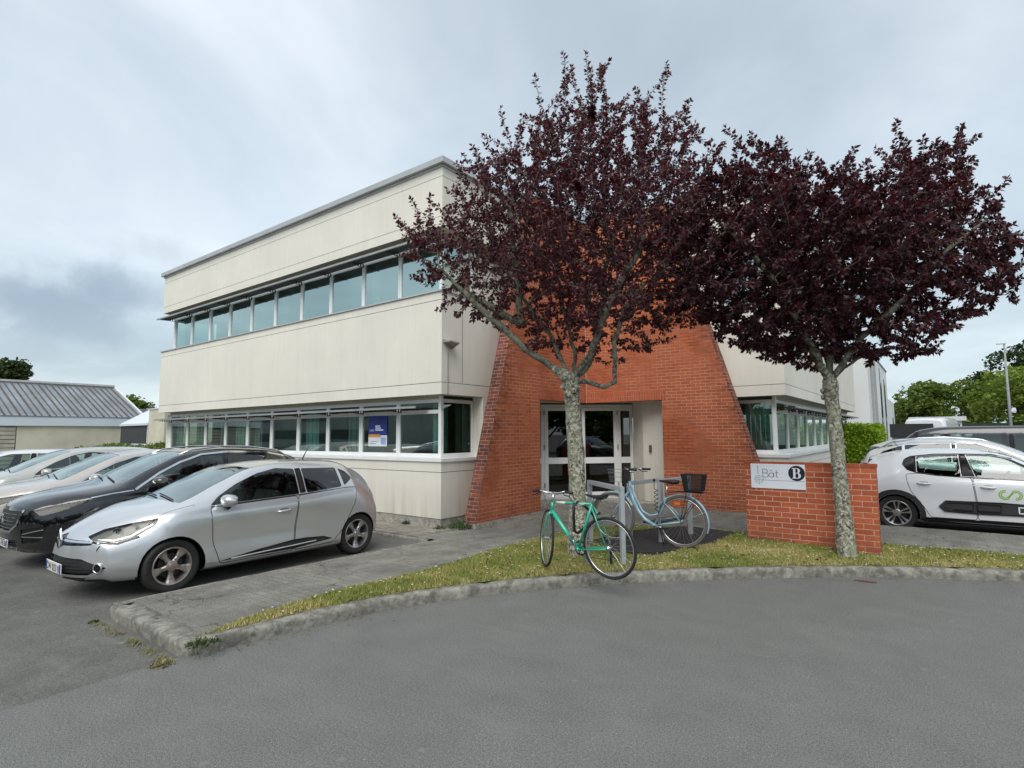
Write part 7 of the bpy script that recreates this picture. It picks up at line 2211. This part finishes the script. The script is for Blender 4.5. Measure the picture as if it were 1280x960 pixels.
def lion_badge(root, bvh, S):
    p = place_on(bvh, 0, .68, 'x', 1, .012)
    b = MB(); P = [(-.045, -.06), (-.02, -.06), (-.012, -.02), (.012, -.05), (.04, -.06), (.035, -.02), (.02, .01), (.045, .05), (.03, .065), (.012, .03), (0, .07), (-.03, .075), (-.04, .045), (-.02, .03), (-.03, -.01)]
    vs = [(p.x, y, .68 + z) for y, z in P] + [(p.x + .008, y, .68 + z) for y, z in P]; n = len(P)
    b.add(vs, [tuple(range(n, 2 * n))] + [(i, (i + 1) % n, n + (i + 1) % n, n + i) for i in range(n)]); b.build('badge', MT['chrome'], root)
    for s in (1, -1):
        r_ = MB(); P = [place_on(bvh, S['L'] - d, .56 * s, 'z', 1, .0) for d in (1.98, 2.2, 2.7, 3.2, 3.7, 4.0)]
        r_.tube([q + Vector((0, 0, h)) for q, h in zip(P, (0, .035, .045, .045, .035, 0))], .013, 8); r_.build('roof_rail', MT['chrome'], root, True)

def green_logo(root, bvh, S):
    gm = plain('logo_green', (.22, .48, .04), .4, var=.03)
    for s in (-1, 1):
        m = MB(); dc, zc = 1.77, .735
        for r_ in (.076, .050):
            sgn = 1
            off = .045
            A = [(-.07 + r_ * math.cos(R(a)), r_ * math.sin(R(a))) for a in range(80, 301, 20)]
            Bq = [(.07 + r_ * math.cos(R(a)), r_ * math.sin(R(a))) for a in range(120, -101, -20)]
            line = [(dc - x * (1 if s < 0 else -1) * -1 if False else dc - x, zc + z) for x, z in A + Bq]
            ribbon(m, bvh, [(S['L'] - d, z) for d, z in line], .016, 'y', s, .002, sub=.015)
        m.build('door_logo', gm, root)
    fin = MB(); t = place_on(bvh, S['L'] - 3.25, 0, 'z', 1); fin.tube([t + Vector((-.02, 0, 0)), t + Vector((-.13, 0, .17))], [.010, .004], 6); fin.build('aerial', MT['trim'], root, True)

def build_cars():
    car_mats()
    G_ = 'cars parked nose out along the left car park'
    DN = -math.pi / 2       # nose towards -y
    Yn = -6.03
    L = 4.06 * 1.03
    car(spec_clio(), 'hatchback_car', 'silver grey five door hatchback parked nearest the kerb and walkway', 'car', (-.34, -5.99 + L, -.004), DN, G_, (.70, .71, .72), ('CW 023 JV', ''), diamond_badge, .75, .31)
    S = spec_suv(); S['mirror_mat'] = None
    L2 = 4.447 * 1.03; S = spec_suv()
    car(S, 'suv_car', 'glossy black suv with chrome window line next to the silver hatchback', 'car', (-2.86, -5.97 + L2, -.004), DN, G_, (.003, .0035, .005), ('ET 318 BX', ''), lion_badge, 0, .10, .2)
    S = stretch(spec_suv(), kx=.98, kz=.955, ky=.98)
    car(S, 'beige_car', 'pinkish beige crossover second behind the black suv with a dark roof edge', 'car', (-5.40, -6.02 + S['L'] * 1.03, -.004), DN, G_, (.50, .455, .415), ('FK 702 LM', ''), None, .2, .3)
    S = stretch(spec_clio(), kx=1.05, kz=1.09, ky=1.02)
    car(S, 'grey_car', 'pale grey green hatchback between the beige crossover and the white car', 'car', (-8.0, -6.1 + S['L'] * 1.03, -.004), DN, G_, (.48, .485, .45), ('', ''), None, .3, .3)
    S = stretch(spec_c3(), kx=1.04, kz=1.02)
    for k in ('side_patches', 'side_lines'): S[k] = [q for q in S[k] if q[0] in ('black_pillar',)]
    car(S, 'white_car', 'white hatchback at the far left edge of the row', 'car', (-10.7, -6.6 + S['L'] * 1.03, -.004), DN, G_, (.70, .71, .71), ('', ''), None, 0, .3)
    # right hand side
    G2 = 'vehicles parked on the right'
    car(spec_c3(), 'city_car', 'white city car with black door bumpers and a green swirl logo on its door', 'car', (6.55, 5.72, -.004), 0, G2, (.72, .735, .755), ('', 'GB 451 NK'), green_logo, 0, .25, .015)
    S = stretch(spec_suv(), kx=1.04, kz=1.03)
    S['side_patches'] = [q for q in S['side_patches'] if q[0] == 'black_pillar']; S['rear_glass'] = [(-.60, 1.12), (.60, 1.12), (.54, 1.46), (-.54, 1.46)]
    def rails(root, bvh, S):
        for s in (1, -1):
            r_ = MB(); P = [place_on(bvh, S['L'] - d, .58 * s, 'z', 1, .0) for d in (2.0, 2.3, 2.9, 3.4, 3.9, 4.15)]
            r_.tube([q + Vector((0, 0, h)) for q, h in zip(P, (0, .035, .045, .045, .035, 0))], .014, 8); r_.build('roof_rail', MT['chrome'], root, True)
    car(S, 'estate_suv_car', 'pale silver suv parked behind the white city car, its rear corner and roof showing', 'car', (6.28, 8.55, -.004), 0, G2, (.60, .62, .63), ('', 'DX 990 PR'), rails, .25, .3)
    # dark minibus
    S = stretch(spec_suv(), kx=1.13, kz=1.0)
    M_ = dict(L=5.3, W=1.95, hs=1.2, paint=None,
        knots=[(0, .86, .24, .80, .04, .66, .94, .98), (.12, .91, .24, .90, .05, .68, 1.03, 1.06), (.4, .95, .23, 1.02, .06, .70, 1.14, 1.17), (.75, .97, .23, 1.10, .06, .74, 1.24, 1.28),
               (1.1, .975, .23, 1.14, .06, .76, 1.46, 1.53), (1.6, .975, .23, 1.16, .05, .77, 1.80, 1.86), (2.2, .975, .23, 1.17, .05, .77, 1.88, 1.94), (3.6, .975, .23, 1.17, .05, .77, 1.89, 1.95), (4.9, .97, .24, 1.17, .05, .76, 1.87, 1.93), (5.3, .93, .28, 1.15, .05, .74, 1.82, 1.89)],
        nose=[(0, .12), (.3, .02), (.55, 0), (.9, .04), (1.2, .1)], tail=[(0, .03), (.4, 0), (1.1, .02), (1.9, .12)],
        arches=[(.98, .34, .39), (4.2, .34, .39)], tyre=(.335, .215), wheel_style='five', rr=.62, rims=('alloy', 'alloy'),
        side_glass=[('side_window', [(1.12, 1.18), (2.05, 1.19), (2.05, 1.72), (1.66, 1.72), (1.35, 1.52)], 'glass'), ('side_window', [(2.28, 1.20), (3.45, 1.20), (3.45, 1.74), (2.28, 1.74)], 'glass'), ('side_window', [(3.60, 1.20), (4.85, 1.20), (4.80, 1.72), (3.60, 1.74)], 'glass')],
        windshield=(.85, .74, 1.56, .68), rear_glass=[(-.7, 1.15), (.7, 1.15), (.66, 1.7), (-.66, 1.7)],
        side_cuts=[('headlight', [(.10, .78), (.40, .98), (.62, 1.04), (.52, .86), (.20, .72)], 'lens', .003)], front_cuts=[('lower_grille', [(-.5, .62), (.5, .62), (.48, .35), (-.48, .35)], 'trim', .02)],
        side_patches=[('black_pillar', [(2.08, 1.19), (2.25, 1.2), (2.25, 1.74), (2.08, 1.73)], 'gloss', .001), ('black_pillar', [(3.48, 1.2), (3.57, 1.2), (3.57, 1.74), (3.48, 1.74)], 'gloss', .001)],
        doors=[[(1.02, 1.14), (1.40, .5), (1.40, .26), (2.14, .26), (2.16, 1.16)], [(2.18, 1.16), (2.18, .26), (3.40, .26), (3.52, .7), (3.52, 1.16)]], handles=[(2.0, .98), (2.35, .98)],
        mirror=(1.35, .94, 1.22), mirror_s=1.3, cabin=(.9, 5.2), seats=(1.9, 3.2), wipers=[], plan_front=(.26, 2.8), plan_rear=(.05, 4.0))
    car(M_, 'minibus', 'dark grey minibus with big side windows behind the silver suv', 'minibus', (6.55 + 5.3 * 1.03 - .65, 13.1, -.004), math.pi, G2, (.022, .023, .026), ('', ''), None, .2, .25)
    V_ = dict(M_); 
    V_ = stretch(M_, kx=1.12, kz=1.30, ky=1.04); V_['side_glass'] = [V_['side_glass'][0]]; V_['side_patches'] = []; V_['mirror_s'] = 1.5; V_['rear_glass'] = [(-.05, .9), (.05, .9), (.05, .95), (-.05, .95)]; V_['doors'] = [V_['doors'][1]]; V_['handles'] = [V_['handles'][1]]
    car(V_, 'delivery_van', 'tall white delivery van parked far back by the white building', 'van', (7.45, 28.5, -.004), R(80), G2, (.72, .73, .75), ('', ''), None, 0, .4)

def deep_copy(o, parent=None):
    c = o.copy(); COL.objects.link(c)
    if parent is not None: c.parent = parent
    for ch in o.children: deep_copy(ch, c)
    return c

def build_surroundings():
    """what stands across the road behind the viewer: it shows only as reflections in the panes and the car paint"""
    G_ = 'trees across the road mirrored in the windows'
    lb = 'tree across the road, seen only as a dark reflection in the windows'
    protos = [far_tree('roadside_tree', lb, (0, 0, 0), 8.0, 9.0, 51, MT2['g3'], 1500, .6, G_, .05), far_tree('roadside_tree', lb, (0, 0, 0), 6.5, 8.0, 52, MT2['g1'], 1500, .6, G_, .05)]
    rr = random.Random(8)
    for k in range(22):
        a = R(-128 + 158 * k / 21); d = 36 + rr.uniform(-3, 5)
        o = protos[k % 2] if k < 2 else deep_copy(protos[k % 2])
        o.location = (2 + d * math.cos(a), -6 + d * math.sin(a), 0); o.rotation_euler = (0, 0, rr.uniform(0, 6))
    b = thing('office_block', 'pale office block across the road, seen only as a reflection in the windows', 'building', (-62, -40, 0))
    box_obj('wall', -38, 38, -5, 5, 0, 6.2, plain('block_render', (.46, .48, .45), .9, var=.2, vscale=.3), b); box_obj('window', -15, 15, 5.0, 5.05, 1.2, 2.4, plain('block_window', (.04, .05, .05), .2), b); box_obj('window', -15, 15, 5.0, 5.05, 4.0, 5.2, bpy.data.materials['block_window'], b)
    for nm, loc, rz, lb2 in (('city_car', (15.5, -11.0, -.004), R(150), 'white car across the road, mirrored in the glass entrance doors'), ('suv_car', (19.5, -7.5, -.004), R(100), 'black suv across the road, mirrored in the glass entrance doors'), ('hatchback_car', (-9, -17.5, -.004), R(170), 'silver hatchback across the road, mirrored in the ground floor windows')):
        src = [o for o in scene.objects if o.name == nm][0]
        c = deep_copy(src); c.location = loc; c.rotation_euler = (0, 0, rz); c['label'] = lb2; c['group'] = 'cars across the road mirrored in the glass'

RX, RY = 7.06, .24
set_camera(); set_world()
import time as _t
_t0 = _t.time()
def _lg(s):
    print(s, round(_t.time() - _t0, 1))
build_ground(); _lg('ground')
build_mat(); build_office(); build_sign_wall(); _lg('building')
build_trees(); _lg('trees')
build_bikes(); build_background(); _lg('props')
build_cars(); _lg('cars')
build_surroundings()
